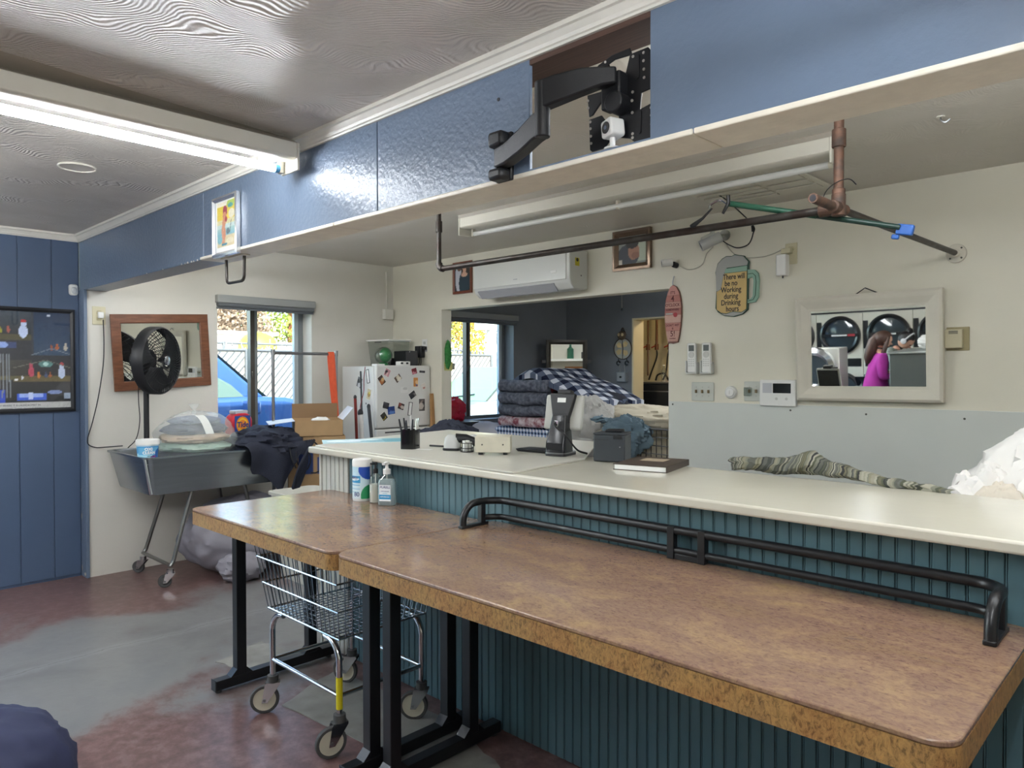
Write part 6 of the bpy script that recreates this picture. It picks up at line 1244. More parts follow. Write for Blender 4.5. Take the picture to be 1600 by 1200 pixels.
# hanging decoration, switch box, pull cord and corner mirror on the slate walls
ds = thing('owl_chime', 'round wire owl hanging decoration with shell petals on the slate wall', 'decoration', BW(-5.02, YF-.02, 1.775))
obj('hoop', MB().tube(arc((0,0,0), .125, 0, 352, 36), .0055, 6, closed=True), M('bronze_wire', '#4b4038', .4, .6), ds, local=True); obj('hang_loop', MB().tube(rounded_path([(-.05,.16,0),(-.0,.26,0),(.05,.16,0)], .03), .006, 6), M('bronze_wire', '#4b4038'), ds, local=True); obj('backing', MB().cyl((0,0,-.004),(0,0,-.001),.122,30), M('pale_shell', '#a9a79c', .4), ds, local=True)
SH = M('shell_gold', '#d9bd82', .3, nz=.15, nsc=20)
for a, r in ((55,.075),(140,.075),(215,.08),(310,.085)): m = Matrix.Rotation(R(a), 4, 'Z'); obj('petal', MB().prism([(.02,.0),(.05,-.03),(.095,-.028),(.1,.02),(.06,.035)], .0, .004, m), SH, ds, local=True, bev=.001)
obj('stem', MB().tube([(0,-.12,.003),(.004,0,.003),(0,.1,.003)], .003, 5), M('bronze_wire', '#4b4038'), ds, local=True)
obj('owl_head', MB().sphere((0,.155,.02), (.058,.055,.03), 18, 10), M('owl_brown', '#5a4a38', .5), ds, local=True)
for x in (-.024, .024): obj('eye', MB().sphere((x,.165,.045), (.02,.02,.008), 12, 6), M('owl_eye', '#c9b58a', .3), ds, local=True)
for x in (-.055, .065): obj('foot', MB().tube(arc((x,-.17,.01), .022, 0, 300, 12), .01, 6), BLACK, ds, local=True); obj('foot', MB().cyl((x,-.12,.01),(x,-.15,.01),.006,6), BLACK, ds, local=True)
for x in (-.04,.03): obj('string', MB().cyl((x,-.19,.008),(x+.01,-.3,.008),.002,4), PALEC, ds, local=True)
t = thing('switch_box', 'grey surface switch box below the owl decoration on the slate wall', 'switch', BW(-5.025, YF, 1.44)); obj('box', MB().prism(rr(.13,.12,.008,3), 0, .05), M('grey_box','#868b8e',.4,.3), t, local=True, bev=.004); obj('toggle', MB().cyl((0,0,.05),(0,0,.066),.012,12), INK, t, local=True); obj('cover', MB().prism(rr(.1,.1,.006,3), .05, .053), M('grey_cover','#9ca0a2',.4), t, local=True)
t = thing('hanging_chain', 'thin pull chain hanging before the slate wall near the closet', 'chain', (-5.01, 7.08, 2.23)); obj('cord', MB().cyl((-5.01,7.08,2.25),(-5.015,7.08,ZC),.004,5), PALEC, t); obj('weight', MB().lathe([(0,0),(.012,.006),(.01,.03),(.003,.035)],10,Matrix.Translation((-5.01,7.08,2.22))), DARKP, t)
mdir = Vector((.8,-.6,0)); mxx = Vector((.6,.8,0))
cmr = wallmirror('dark_framed_mirror', 'square dark bronze framed mirror across the slate room corner', fr((-5.54, 6.70, 1.627), mxx, (0,0,1), mdir), .50, .515, .055, [(0,0),(0,.02),(.5,.026),(1,.012),(1,0)], M('dark_bronze', '#3d3a33', .35, .4, nz=.3, nsc=9))
obj('wall_bracket', MB().box((-.3,-.02,-.03),(.3,.02,-.004)).box((-.03,-.02,-.5),(.03,.02,0)), BLACK, cmr, local=True)
# pinboard and shelf on the hidden right wall, seen in that mirror
t = thing('pinboard', 'cork pinboard with white and yellow papers, seen in the dark framed mirror', 'board', fr((-1.205, 5.3, 1.3), (0,-1,0), (0,0,1), (-1,0,0))); obj('cork', MB().box((-.5,-.45,0),(.5,.3,.02)), M('cork','#b0794a',.8), t, local=True)
obj('paper', MB().prism([(-.2,-.1),(.1,-.25),(.3,.05),(.15,.22),(-.1,.2)], .021, .023), PWHITE, t, local=True); obj('paper', MB().prism([(-.35,-.15),(-.2,-.2),(-.12,.05),(-.3,.12)], .023, .025), M('lime_paper','#b8dd2a'), t, local=True)
t = thing('wall_shelf', 'white wall shelf above the pinboard, seen in the dark framed mirror', 'shelf', fr((-1.2, 5.3, 1.72), (0,-1,0), (0,0,1), (-1,0,0))); obj('shelf', MB().box((-.7,-.02,0),(.7,.02,.25)), WPLAS, t, local=True)
t = thing('shelf_bottle', 'green bottle with white band on the wall shelf', 'bottle', (-1.32, 4.95, 1.74)); obj('body', MB().lathe([(.06,0),(.06,.18),(.02,.22),(.02,.26)],16,Matrix.Translation((-1.32,4.95,1.74))), M('dark_green_bottle','#1f5a44',.3), t)
t = thing('shelf_box', 'black box on the wall shelf beside the green bottle', 'box', (-1.32, 5.35, 1.74)); obj('body', MB().box((-1.42,5.2,1.74),(-1.24,5.55,1.86)), BLACKP, t, bev=.01)

# closet behind: black appliance, copper pipes with valves and hoses, water bottle
bap = thing('black_appliance', 'black appliance with grey top in the lit closet doorway', 'appliance', (-4.7, 7.85, 0))
obj('body', MB().box((-5.25,7.5,0),(-4.0,8.2,1.355)), M('appliance_black','#1b1c1e',.3), bap, bev=.01); obj('top', MB().box((-5.26,7.49,1.355),(-3.99,8.21,1.375)), M('appliance_top','#5c5a54',.3,.3), bap, bev=.004)
for z in (1.26,1.16,.93): obj('panel_seam', MB().box((-5.2,7.496,z),(-4.05,7.5,z+.012)), DCHROME if z != 1.16 else BLACK, bap, smooth=False)
COP = M('old_copper', '#6e4a34', .45, .5); VAL = M('valve_red', '#a03a28', .5)
for i, x in enumerate((-5.58,-5.44,-5.24)):
    t = thing('water_pipe', ('leftmost thin copper pipe on the closet wall','middle copper pipe with lever valve on the closet wall','right copper pipe with red valve on the closet wall')[i], 'pipe', (x, 8.5, 1.4))
    obj('pipe', MB().cyl((x,8.5,1.82 if i else 1.45),(x,8.5,2.5),.017 if i else .01,10), COP, t); obj('valve_body', MB().cyl((x,8.5,1.8),(x,8.5,1.88),.028,12), COP, t); obj('lever', MB().cyl((x,8.48,1.86),(x-.06,8.46,1.83),.009,8), VAL, t)
    if i: obj('hose', MB().tube(wire([(x,8.5,1.82),(x+(.02 if i == 1 else -.01),8.47,1.7),(x-(.05 if i == 1 else .02),8.45,1.5),(x-(.08 if i == 1 else .06),8.43,1.39)], n=5), .011, 8), BLACK, t)
obj('black_hose', MB().tube(wire([(-5.2,8.1,1.387),(-5.18,8.12,1.46),(-5.1,8.14,1.48),(-5.06,8.15,1.43),(-5.04,8.16,1.387)], n=6), .012, 8), BLACK, label='black hose loop lying on the closet appliance top', cat='hose')
t = thing('water_bottle', 'clear plastic water bottle on the black closet appliance', 'bottle', (-4.95, 7.9, 1.375)); obj('body', MB().lathe([(.034,0),(.036,.01),(.036,.13),(.014,.18),(.014,.2)],16,Matrix.Translation((-4.95,7.9,1.375))), CLEARP, t); obj('cap', MB().cyl((-4.95,7.9,1.575),(-4.95,7.9,1.59),.016,12), WPLAS, t)
cl_ = thing('closet_lamp', 'bare warm bulb on the closet ceiling', 'lamp', (-4.3, 7.9, 2.4)); obj('bulb', MB().sphere((-4.3,7.9,2.4),.06,16,10), M('warm_bulb','#ffe6b8',.3,emit=38), cl_); obj('socket', MB().cyl((-4.3,7.9,2.45),(-4.3,7.9,ZC),.03,12), WPLAS, cl_)
obj('navy_bundle', lump(MB(), (-2.95,.50,.14), (.33,.27,.20), seed=91, amp=.06, folds=.03, fsc=4, nu=64, nv=40, flat=0), M('navy_quilt', '#2a3050', .8, nz=.15, nsc=6, bump=.1, bsc=30), label='dark navy cloth bundle on the floor in the lower left foreground', cat='bundle')
# ---------------------------------------------------------------- outdoors beyond the two windows
gd = struct('ground', MB().box((-60,-40,-.24),(-6.2,60,-.14)), M('asphalt','#6f6c68',.85,nz=.12,nsc=2))
CBLUE = M('car_blue','#34568a',.35,.2,coat=.3); CGLASS = M('car_glass','#5c7068',.06,spec=.8); TYRE = M('tyre_black','#1c1c1d',.8); SILV = M('car_silver','#8f9291',.28,.4,coat=.5); GREENG = M('car_glass_green','#6f8f6a',.05,spec=.8)
def vehicle(name, label, m, body, low, roofp, winp, wheels, mat, gmat, wid=1.8, mir=None):
    t = thing(name, label, 'car', m)                  # local x forward, y left, z up
    def shell(poly, w0, w1, zlo, zhi):
        n = len(poly); vs = []
        for s in (-1, 1):
            for x, z in poly: k = (z-zlo)/(zhi-zlo); vs.append((x, s*(w0+(w1-w0)*max(0, min(1, k))), z))
        return MB().add(vs, [tuple(range(n)), tuple(range(2*n-1, n-1, -1))] + [(i, n+i, n+(i+1) % n, (i+1) % n) for i in range(n)])
    obj('body', shell(body, wid/2, wid/2-.04, .3, 1.0), mat, t, local=True, bev=.05, seg=3); obj('cabin', shell(roofp, wid/2-.05, wid/2-.22, 1.0, 1.62), mat, t, local=True, bev=.04, seg=3)
    for wp_ in winp:
        for s in (-1, 1):
            q = [(x, s*((wid/2-.05)+((-.17))*max(0,min(1,(z-1.0)/.62))+.006), z) for x, z in wp_]; q2 = [(x, y-s*.03, z) for x, y, z in q]; n = len(q)
            obj('side_window', MB().add(q+q2, [tuple(range(n)), tuple(range(2*n-1, n-1, -1))] + [(i, (i+1) % n, n+(i+1) % n, n+i) for i in range(n)]), gmat, t, local=True, smooth=False)
    for x in wheels:
        for s in (-1, 1): 
            w = obj('wheel', MB().cyl((x, s*(wid/2-.2), .33), (x, s*(wid/2+.005), .33), .33, 24), TYRE, t, local=True, bev=.03); obj('rim', MB().cyl((x, s*(wid/2+.003), .33), (x, s*(wid/2+.012), .33), .2, 20), DCHROME, w, local=True)
    if mir:
        for s in (-1, 1): obj('wing_mirror', MB().box((mir-.08, s*(wid/2-.08), 1.05), (mir+.06, s*(wid/2+.16), 1.2)), mat, t, local=True, bev=.03)
    return t
# blue car: side towards the window, nose to the right (+Y)
cb_ = vehicle('blue_car', 'blue car parked outside the left window', fr((-9.1, 3.2, -.14), (0,1,0), (-1,0,0), (0,0,1.09)),
    [(-2.1,.3),(2.35,.3),(2.4,.75),(2.3,1.02),(1.35,1.22),(.9,1.24),(-2.0,1.18),(-2.15,.9)], 0, [(-2.0,1.17),(1.1,1.22),(.45,1.76),(.15,1.82),(-1.4,1.82),(-1.9,1.5)], [[(-.5,1.22),(.82,1.24),(.34,1.68),(.1,1.72),(-.5,1.72)],[(-1.7,1.22),(-.58,1.22),(-.58,1.72),(-1.25,1.72)]], (-1.4,1.5), CBLUE, CGLASS, 1.8, .85)
fgw = [(.98,1.235),(1.16,1.22),(.5,1.76),(.44,1.72)]
obj('windscreen', MB().add([(1.12,-.78,1.235),(1.12,.78,1.235),(.5,.62,1.765),(.5,-.62,1.765)],[(0,1,2,3)]), CGLASS, cb_, local=True, smooth=False)
obj('red_seat_cover', lump(MB(), (.25,-.3,1.28), (.16,.14,.14), seed=95, amp=.1, nu=20, nv=12), M('seat_red','#d84a4a',.7), cb_, local=True)
# silver car in front of the far window, nose toward the building
c2 = vehicle('silver_car', 'pale silver car with green tinted windscreen outside the far window', fr((-9.9, 9.9, -.14), (0,-1,0), (1,0,0), (0,0,1)),
    [(-2.1,.3),(2.35,.3),(2.4,.7),(2.25,.95),(1.2,1.12),(.8,1.14),(-2.0,1.15),(-2.15,.9)], 0, [(-2.0,1.14),(1.05,1.12),(.1,1.74),(-1.4,1.76),(-1.9,1.4)], [[(-.5,1.18),(.8,1.16),(.05,1.66),(-.5,1.68)],[(-1.7,1.18),(-.58,1.18),(-.58,1.68),(-1.25,1.66)]], (-1.4,1.5), SILV, GREENG, 1.8, .75)
obj('windscreen', MB().add([(1.09,-.78,1.13),(1.09,.78,1.13),(.16,.6,1.735),(.16,-.6,1.735)],[(0,1,2,3)]), GREENG, c2, local=True, smooth=False); obj('wiper', MB().cyl((1.08,-.3,1.16),(.95,.35,1.24),.012,6), BLACK, c2, local=True)
# chain link fence with pale privacy slats
FENP = M('fence_post','#5d5f60',.6,.2); SLATF = M('privacy_slat','#a39b8c',.7)
fc = thing('slatted_fence', 'chain link fence with pale diagonal slats behind the blue car', 'fence', (-11.2, 6.5, -.14))
for y in (2.0, 5.47, 8.2, 11.0): obj('post', MB().cyl((-11.2,y,-.14),(-11.2,y,1.88),.035,10), FENP, fc)
obj('top_rail', MB().cyl((-11.2,2.0,1.86),(-11.2,11.0,1.86),.022,8), FENP, fc); obj('backing', MB().box((-11.215,2.0,.0),(-11.21,11.0,1.84)), SLATF, fc, smooth=False)
mb = MB(); y = 1.2
while y < 12.4:
    a, b = (y, 0.02), (y+1.82*.85, 1.84)
    y0, z0, y1, z1 = a[0], a[1], b[0], b[1]
    if y1 > 2.0 and y0 < 11: 
        if y0 < 2.0: k = (2.0-y0)/(y1-y0); y0, z0 = 2.0, z0+(z1-z0)*k
        if y1 > 11: k = (11-y0)/(y1-y0); y1, z1 = 11, z0+(z1-z0)*k
        mb.tube([(-11.2,y0,z0),(-11.2,y1,z1)], .011, 4)
    y += .115
obj('diagonal_links', mb, FENP, fc, kind='stuff')
hr = thing('pipe_barrier', 'low metal pipe barrier before the slatted fence', 'barrier', (-10.9, 7.2, -.14))
for y in (6.75, 7.6): obj('post', MB().cyl((-10.9,y,-.14),(-10.9,y,1.42),.03,8), FENP, hr)
for z in (1.42, 1.05): obj('rail', MB().cyl((-10.9,6.7,z),(-10.9,7.65,z-.02),.025,8), FENP, hr)
# tumbled wire coil band above the fence line and the pale building behind
f2 = thing('upper_fence', 'second wire fence with leafy tangle above the slatted fence', 'fence', (-13.2, 7.5, -.14))
for y in (3.0,6.0,9.0,12.0): obj('post', MB().cyl((-13.2,y,-.14),(-13.2,y,2.08),.03,8), FENP, f2)
for z in (2.06,1.5): obj('rail', MB().cyl((-13.2,3,z),(-13.2,12,z-.03),.022,8), FENP, f2)
mb = MB(); random.seed(12)
for k in range(420):
    y = random.uniform(3,12); z = random.uniform(1.7,2.05); a = random.uniform(0, PI); l = random.uniform(.05,.14); mb.tube([(-13.2,y,z),(-13.2+random.uniform(-.05,.05),y+l*math.cos(a),z+l*math.sin(a))], .012, 3)
obj('tangle', mb, M('dry_tangle','#8d8a84',.9), f2, kind='stuff')
bl = thing('white_building', 'long low white building with flat roof behind the fences', 'building', (-21, 11.2, -.14))
obj('wall', MB().box((-24,6.2,-.14),(-20.8,11.0,2.62)), M('render_white','#ece8df',.7), bl, smooth=False); obj('roof_edge', MB().box((-24.1,6.1,2.62),(-20.6,11.1,2.72)), WPLAS, bl, bev=.01); obj('wing_wall', MB().box((-24,11.0,-.14),(-21.4,12.6,2.45)), M('render_white','#ece8df',.7), bl, smooth=False)
yd = thing('yellow_canopy', 'rounded yellow dome canopy before the white building', 'canopy', (-19.5, 9.2, 1.0)); obj('dome', MB().sphere((-19.5,9.85,2.2),(.5,.55,.46),24,14), M('canopy_yellow','#e8c92a',.5), yd); obj('post', MB().cyl((-19.5,9.85,-.14),(-19.5,9.85,2.0),.06,8), FENP, yd)
# lamp post and iron fence beyond the far window
lp_ = thing('sign_post', 'pale round post with white sign board outside the far window', 'post', (-14, 13.6, -.14)); obj('post', MB().cyl((-14,13.75,-.14),(-14,13.75,3.2),.13,14), M('post_grey','#a9aaa4',.6), lp_); obj('sign', MB().box((-14.1,13.2,2.62),(-13.9,14.5,3.3)), M('sign_white','#dfe3df',.6), lp_, bev=.02)
ifn = thing('iron_fence', 'dark iron picket fence along the street beyond the far window', 'fence', (-18, 17, -.14))
IR = M('iron_dark','#4a4b4d',.6)
first = None
for k in range(40):
    y = 14.5+.2*k
    if first is None: first = obj('picket', MB().box((-18.02,14.49,.6),(-17.98,14.53,2.2)), IR, ifn, smooth=False)
    else: piece(first, ifn, (0,.2*k,0))
for z in (.8,2.0): obj('rail', MB().box((-18.03,14.4,z),(-17.97,22.5,z+.06)), IR, ifn, smooth=False)
obj('base_wall', MB().box((-18.15,14.4,-.14),(-17.85,22.5,.6)), M('kerb_wall','#b5b0a6',.8), ifn, smooth=False)
# trees: trunk, boughs and thousands of loose leaves each
def tree(label, x, y, h, r, hx, seed, n=5200, zc=.62, trunk='#6b5848', group='trees beyond the windows'):
    random.seed(seed); t = thing('tree', label, 'tree', (x, y, -.14), group)
    tr = M('bark_'+trunk[1:], trunk, .9, nz=.3, nsc=8)
    obj('trunk', MB().tube([(x,y,-.14),(x+.1,y,h*.3),(x,y+.1,h*.6),(x+.05,y,h*.85)], [h*.028,h*.022,h*.014,h*.005], 9), tr, t)
    mb = MB()
    for k in range(9):
        a = 2*PI*k/9; z0 = h*(.3+.05*k); mb.tube([(x+.05,y,z0),(x+r*.5*math.cos(a),y+r*.5*math.sin(a),z0+h*.1),(x+r*.85*math.cos(a),y+r*.85*math.sin(a),z0+h*.16)], [h*.009,h*.006,h*.002], 5)
    obj('boughs', mb, tr, t, kind='stuff')
    mb = MB()
    cl = [(random.gauss(0,.42)*r, random.gauss(0,.42)*r, h*zc+random.gauss(0,.19)*h) for k in range(44)]
    for k in range(n):
        c = random.choice(cl); s = random.uniform(.05,.105); p = Vector((x+c[0]+random.gauss(0,.16)*r, y+c[1]+random.gauss(0,.16)*r, c[2]+random.gauss(0,.06)*h))
        if p.z < .4: continue
        u = Vector((random.gauss(0,1),random.gauss(0,1),random.gauss(0,1))).normalized()*s; v = u.orthogonal().normalized()*s*.6
        o = len(mb.V); mb.V += [p-u, p+v, p+u, p-v]; mb.F.append((o,o+1,o+2,o+3))
    obj('leaves', mb, M('leaf_'+hx[1:], hx, .7, nz=.22, nsc=1.2), t, smooth=False, kind='stuff')
tree('rust orange autumn tree left of the yellow canopy', -27, 12.6, 5.0, 1.5, '#8f7a66', 1); tree('blue-grey bare looking tree behind the rust orange one', -33, 15.5, 9.5, 3.2, '#8d93a0', 2); tree('olive green tree in the middle of the left window', -28, 15.6, 8.5, 2.0, '#8a9a3f', 3, trunk='#8a5a3a'); tree('bright green tree at the right of the left window', -26, 17.2, 8.5, 2.4, '#7f9f3c', 4); tree('dark green tree behind the olive tree', -36, 20.5, 10, 3.2, '#5f7a4a', 5)
tree('golden yellow tree outside the far window at the right', -23, 22.5, 8.5, 2.6, '#c9a23c', 6); tree('yellow-green tree outside the far window at the left', -24, 20.0, 9, 2.6, '#9aa23f', 7); tree('deep olive tree behind the street fence', -30, 25.5, 10, 3.2, '#7a8444', 8); tree('amber tree at the back right of the far window', -27, 26.5, 10, 3, '#c08c38', 9)
# ---------------------------------------------------------------- behind the photographer, seen in the white framed mirror
DRW = M('dryer_enamel','#e2dfcf',.35); DRB = M('dryer_black','#141517',.3); DGL = M('dryer_glass','#39444a',.08,spec=.8); STRIPE = M('dryer_red_tag','#b8303a',.5)
def FW(x, y, z): return fr((x, y, z), (-1,0,0), (0,0,1), (0,1,0))       # faces +Y
def dryer(i, xc, label):
    t = thing('stack_dryer', label, 'dryer', (xc, -3.75, 0), 'stacked dryers on the wall behind the photographer')
    w = .36; y = -3.4
    obj('cabinet', MB().box((xc-w+.003,-4.25,.03),(xc+w-.003,y,1.785)), DRW, t, bev=.006); obj('top_trim', MB().box((xc-w,-4.25,1.787),(xc+w,y+.01,1.81)), DRB, t)
    for z in (1.435, .535):
        r = .31
        d = obj('drum_door', MB().lathe([(r*.80,0),(r*.80,.045),(r*.9,.06),(r,.045),(r,0)], 40, FW(xc+.02, y, z)), DRB, t)
        obj('door_glass', MB().lathe([(0,.035),(r*.5,.03),(r*.82,.012),(r*.82,.0)], 36, FW(xc+.02, y, z)), DGL, d)
        obj('handle_bar', MB().box((-r*.9,-.024,.03),(r*.9,.024,.062), FW(xc+.02, y, z)), DRB, d)
        obj('name_strip', MB().box((-.12,-.012,.0625),(.12,.012,.064), FW(xc+.02, y, z)), PWHITE, d, smooth=False)
        if z > 1 and i == 0: obj('red_tag', MB().box((-.24,-.018,.0625),(-.13,.018,.064), FW(xc+.02, y, z)), STRIPE, d, smooth=False)
        obj('hinge_plate', MB().box((xc-w+.01,y-.001,z-.22),(xc-w+.08,y+.012,z+.22)), DRB, t)
    obj('control_panel', MB().box((xc-w+.03,y-.001,.93),(xc+w-.03,y+.012,1.06)), DRB, t, bev=.003); obj('coin_slot', MB().box((xc-.06,y+.012,.975),(xc+.06,y+.015,.985)), DCHROME, t, smooth=False); obj('kick_plate', MB().box((xc-w+.01,-4.2,0),(xc+w-.01,y-.02,.03)), DRB, t)
for i, (x, l) in enumerate(((-4.32,'stacked dryer with red tag on its upper drum, left in the framed mirror'),(-3.6,'stacked dryer behind the woman in magenta in the framed mirror'),(-2.88,'stacked dryer behind the laundry pile in the framed mirror'),(-5.04,'stacked dryer at the far left behind the photographer'),(-2.16,'stacked dryer at the far right behind the photographer'))): dryer(i, x, l)
struct('trim_5', MB().box((-5.4,-4.28,1.812),(-1.8,-3.405,2.3)), CREAM)
wsh = thing('front_load_washer', 'front load washer with large chrome ring at the left of the framed mirror', 'washer', (-4.15, -1.7, 0))
obj('cabinet', MB().box((-4.35,-1.62,.0),(-3.58,-1.3,1.34)), M('washer_steel','#c9c9c0',.35,.3), wsh, bev=.01); d = obj('ring', MB().lathe([(.2,0),(.2,.05),(.24,.08),(.3,.06),(.31,0)],40,FW(-3.92,-1.3,1.05)), CHROME, wsh); obj('door_glass', MB().lathe([(0,.03),(.2,.02),(.2,0)],32,FW(-3.92,-1.3,1.05)), DGL, d); obj('control_panel', MB().box((-4.3,-1.301,.3),(-3.6,-1.29,.55)), DRB, wsh)
gm = thing('grey_machine', 'tall grey steel machine in front of the woman in magenta, in the mirror', 'machine', (-2.5, -1.45, 0))
obj('cabinet', MB().box((-2.88,-1.9,.0),(-2.1,-1.02,1.265)), M('machine_grey','#717874',.3,.4), gm, bev=.008); obj('top', MB().box((-2.9,-1.92,1.265),(-2.08,-1.0,1.285)), M('machine_top','#9a9f9a',.3,.4), gm, bev=.004)
LH = obj('laundry_pile', lump(lump(MB(), (-2.52,-1.72,1.37), (.19,.14,.1), seed=101, amp=.2, folds=.15, nu=40, nv=26, flat=1.285), (-2.55,-1.74,1.47), (.08,.07,.09), seed=102, amp=.25, folds=.2, nu=30, nv=20), LIN, label='white laundry pile with red and green bits on the grey machine', cat='laundry')

# people: one continuous skinned body each, clothes and hair as children
def skin_mesh(name, J, E, mat, parent, sub=2, root=0):
    me = bpy.data.meshes.new(name); me.from_pydata([j[0] for j in J], E, []); o = bpy.data.objects.new(name, me); COL.objects.link(o)
    o.parent = parent; WM[o] = WM[parent].copy()
    sk = o.modifiers.new('skin', 'SKIN'); sk.use_smooth_shade = True
    if not me.skin_vertices: me.skin_vertices.new() if hasattr(me.skin_vertices, 'new') else None
    for v, j in zip(me.skin_vertices[0].data, J):
        r = j[1]; v.radius = r if isinstance(r, tuple) else (r, r); v.use_root = False
    me.skin_vertices[0].data[root].use_root = True
    ss = o.modifiers.new('sub', 'SUBSURF'); ss.levels = sub; ss.render_levels = sub
    me.materials.append(mat); return o
SKIN = M('skin_tone','#d3a48c',.5); MAG = M('magenta_jersey','#b0329c',.8,nz=.1,nsc=8); HAIRB = M('brown_hair','#4a3024',.5,nz=.3,nsc=30,stretch=(8,8,1)); HAIRD = M('dark_hair','#1d1a19',.45); JEAN = M('dark_jeans','#262b38',.8); GTEE = M('grey_green_tee','#8f9a92',.85); SHOE = M('dark_shoes','#2a2627',.6); LIP = M('lip','#a8665c',.5); EYEM = M('eye_dark','#2a211d',.3)
def person(label, m, pose, top, hairf, legs=JEAN):
    """pose: joints in local coordinates, facing +x, y to the left, z up; returns the root"""
    t = thing('person', label, 'person', m); P = pose
    J = [(P['pelvis'],(.15,.115)),(P['waist'],(.125,.10)),(P['chest'],(.155,.115)),(P['neck0'],(.06,.06)),(P['neck1'],(.05,.05))]; E = [(0,1),(1,2),(2,3),(3,4)]
    def chain(start, pts):
        i = start
        for p, r in pts: J.append((p, r)); E.append((i, len(J)-1)); i = len(J)-1
    for s in ('L', 'R'):
        y = 1 if s == 'L' else -1
        chain(2, [(P['sh'+s], (.062,.062)), (P['el'+s], (.043,.043)), (P['wr'+s], (.03,.03)), (P['ha'+s], (.038,.02))])
        chain(0, [(P['hip'+s], (.095,.095)), (P['kn'+s], (.06,.06)), (P['an'+s], (.042,.042)), (P['toe'+s], (.045,.03))])
    body = skin_mesh('body', J, E, SKIN, t)
    # clothes: slightly larger skinned shells over the same joints
    pv = Vector(P['pelvis']); J2 = [(tuple(pv-Vector((0,0,.03))),(.18,.145)),(P['waist'],(.15,.125)),(P['chest'],(.17,.13)),(P['neck0'],(.075,.075)),(tuple(pv-Vector((0,0,.12))),(.185,.15))]; E2 = [(0,1),(1,2),(2,3),(0,4)]
    def ch2(start, pts, JJ, EE):
        i = start
        for p, r in pts: JJ.append((p, r)); EE.append((i, len(JJ)-1)); i = len(JJ)-1
    for s in ('L', 'R'): ch2(2, [(P['sh'+s],(.075,.075)),(P['el'+s],(.056,.056)),(tuple(Vector(P['el'+s]).lerp(Vector(P['wr'+s]),.9)),(.042,.042))], J2, E2)
    skin_mesh('top_garment', J2, E2, top, t)
    J3 = [(P['pelvis'],(.16,.13))]; E3 = []
    for s in ('L', 'R'): ch2(0, [(P['hip'+s],(.105,.105)),(P['kn'+s],(.075,.075)),(tuple(Vector(P['kn'+s]).lerp(Vector(P['an'+s]),.92)),(.06,.06))], J3, E3)
    skin_mesh('trousers', J3, E3, legs, t)
    for s in ('L', 'R'): 
        a, b = Vector(P['an'+s]), Vector(P['toe'+s]); obj('shoe', MB().sphere(((a.x+b.x)/2+.02,(a.y+b.y)/2,.045),(.135,.05,.045),16,10), SHOE, t, local=True)
        # hand: palm already in the body; five short bent fingers
        w, h = Vector(P['wr'+s]), Vector(P['ha'+s]); d = (h-w).normalized(); sd = Vector((0,1,0)) if abs(d.y) < .8 else Vector((1,0,0)); sd = (sd - d*sd.dot(d)).normalized(); dn = d.cross(sd)
        mb = MB()
        for k in range(4):
            o = h + sd*(k-1.5)*.019; ln = (.06,.072,.068,.052)[k]; mb.tube([o, o+d*ln*.55, o+d*ln-dn*.018], [.009,.0085,.006], 7)
        o = h - d*.03 + sd*.03; mb.tube([o, o+sd*.025+d*.025, o+sd*.03+d*.055], [.011,.01,.007], 7); obj('fingers', mb, SKIN, t, local=True)
    # head
    hp = Vector(P['head']); hm_ = Matrix.Translation(hp) @ Euler((0, R(P['nod']), R(P.get('turn', 0)))).to_matrix().to_4x4()
    def hf(d):
        k = 1.0
        if d.z < 0: k *= 1 - .12*(-d.z) + .10*max(0, d.x)*(-d.z)
        if d.x < 0: k *= 1.04
        return k
    hd = obj('head', MB().sphere((0,0,0),(.098,.076,.118),28,20,hf,hm_).lathe([(.016,0),(.013,.02),(.006,.035)],10,hm_ @ Matrix.Translation((.083,0,-.03)) @ Matrix.Rotation(R(80),4,'Y') @ Matrix.Diagonal((1,1,.9,1))), SKIN, t, local=True)
    for y in (-1, 1): obj('eye', MB().sphere((.084,.031*y,.005),(.012,.014,.009),10,6,None,hm_), EYEM, hd, local=True); obj('ear', MB().sphere((-.0,.077*y,-.01),(.02,.009,.03),10,8,None,hm_), SKIN, hd, local=True)
    obj('mouth', MB().sphere((.086,0,-.065),(.01,.024,.007),10,6,None,hm_), LIP, hd, local=True)
    hairf(hd, hm_); return t, hd, hm_
def stand(lean=0, arm=None):
    s, c = math.sin(R(lean)), math.cos(R(lean)); zp = .86
    def tor(l, y=0, x=0): return (l*s + x*c, y, zp + l*c - x*s)
    p = dict(pelvis=(0,0,zp), waist=tor(.17), chest=tor(.36,0,.0), neck0=tor(.50), neck1=tor(.57,0,.01))
    for S_, y in (('L',1),('R',-1)):
        p['sh'+S_] = tor(.455,.165*y); p['hip'+S_] = (0,.085*y,zp-.06); p['kn'+S_] = (.02,.095*y,.45); p['an'+S_] = (-.02,.1*y,.08); p['toe'+S_] = (.12,.11*y,.035)
    p['head'] = tor(.685,0,.03); return p
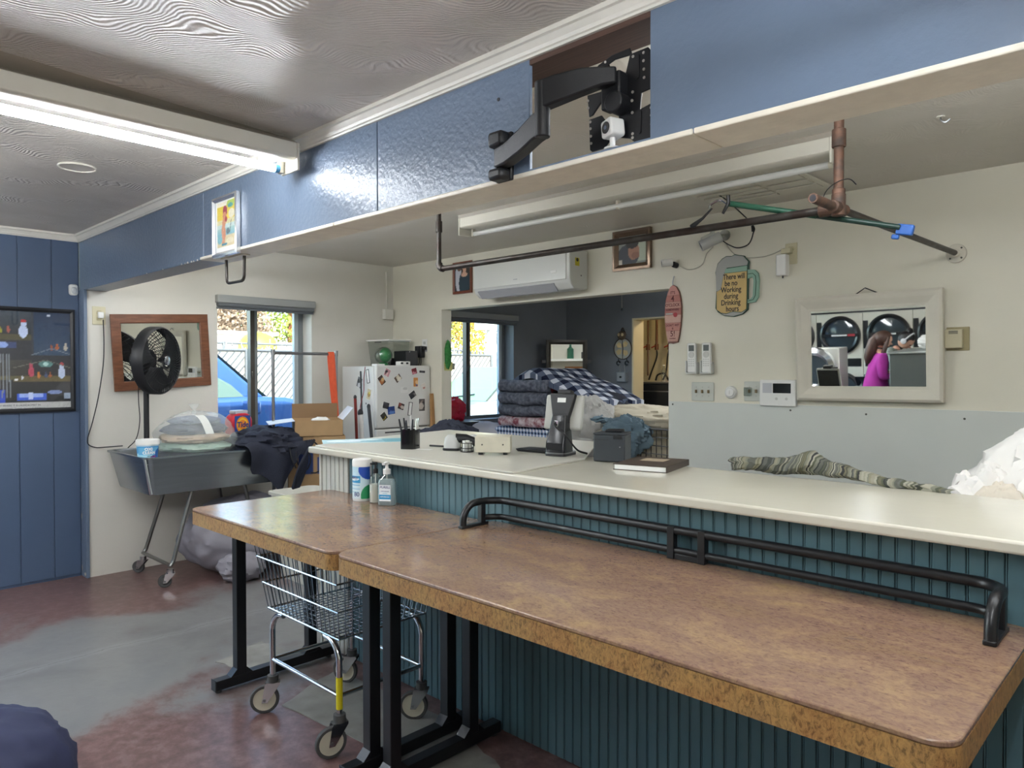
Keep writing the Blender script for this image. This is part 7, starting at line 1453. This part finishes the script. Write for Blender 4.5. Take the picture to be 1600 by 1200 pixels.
def long_hair(hd, m):
    mb = MB()
    mb.sphere((-.014,0,.018),(.108,.09,.118),26,16,lambda d: 1.0 + .02*math.sin(9*d.y) - (.30 if d.x > .55 and d.z < .45 else 0),m)
    obj('hair', mb, HAIRB, hd, local=True)
    for y in (-1, 1): obj('hair_lock', MB().tube([m @ Vector(p) for p in ((.03,.075*y,.06),(.03,.088*y,-.04),(.035,.095*y,-.16),(.055,.09*y,-.28),(.06,.075*y,-.36))], [.016,.024,.027,.022,.01], 10), HAIRB, hd, local=True)
    obj('hair_back', MB().tube([m @ Vector(p) for p in ((-.07,0,.07),(-.1,0,-.03),(-.09,0,-.16),(-.08,0,-.28),(-.075,0,-.36))], [.04,.06,.066,.055,.02], 14), HAIRB, hd, local=True)
p1 = stand(6); 
for S_, y in (('L',1),('R',-1)): p1['el'+S_] = (.05,.21*y,1.03); p1['wr'+S_] = (.17,.09*y,1.06); p1['ha'+S_] = (.2,.05*y,1.09)
p1['nod'] = 18
person('woman with long brown hair in a magenta top, in the framed mirror', RZ(-3.15, -1.33, 0, -28) @ Matrix.Diagonal((1.08,1.1,.925,1)), p1, MAG, long_hair)
def bun_hair(hd, m):
    obj('hair', MB().sphere((-.02,0,.026),(.105,.086,.108),24,14,lambda d: 1.0 - (.3 if d.x > .5 and d.z < .4 else 0),m), HAIRD, hd, local=True); obj('hair_bun', MB().sphere((-.07,0,.13),(.045,.045,.04),14,10,lambda d: 1+.1*math.sin(8*d.x)*math.cos(7*d.y),m), HAIRD, hd, local=True)
    HPH = M('headphone_white','#d6d8da',.35)
    obj('headphone_band', MB().tube([m @ Vector((-.005, .098*math.cos(a), .0+.142*math.sin(a))) for a in [PI*k/14 for k in range(15)]], .011, 8), HPH, hd, local=True, label='white headphone band')
    for y in (-1, 1): obj('ear_cup', MB().lathe([(0,0),(.036,0),(.04,.012),(.036,.028),(0,.034)],18,m @ Matrix.Translation((-.005,.076*y,-.005)) @ Matrix.Rotation(R(-90*y),4,'X')), HPH, hd, local=True, label='white headphone cup')
p2 = stand(40)
for S_, y in (('L',1),('R',-1)): p2['el'+S_] = (.42,.22*y,1.04); p2['wr'+S_] = (.60,.14*y,1.0); p2['ha'+S_] = (.67,.11*y,1.0)
p2['nod'] = 48; hx_, hz_ = p2['head'][0], p2['head'][2]
person('person with dark hair and white headphones bending over laundry, in the framed mirror', RZ(-3.50, -2.3, .0, 0), p2, GTEE, bun_hair)
tw = thing('folding_bench', 'low white work bench under the bending person hands behind the photographer', 'table', (-2.72,-2.3,0)); obj('top', MB().box((-2.95,-2.65,.92),(-2.3,-2.0,.95)), WPLAS, tw, bev=.004); obj('base', MB().box((-2.9,-2.6,0),(-2.35,-2.05,.92)), DRW, tw, bev=.004)
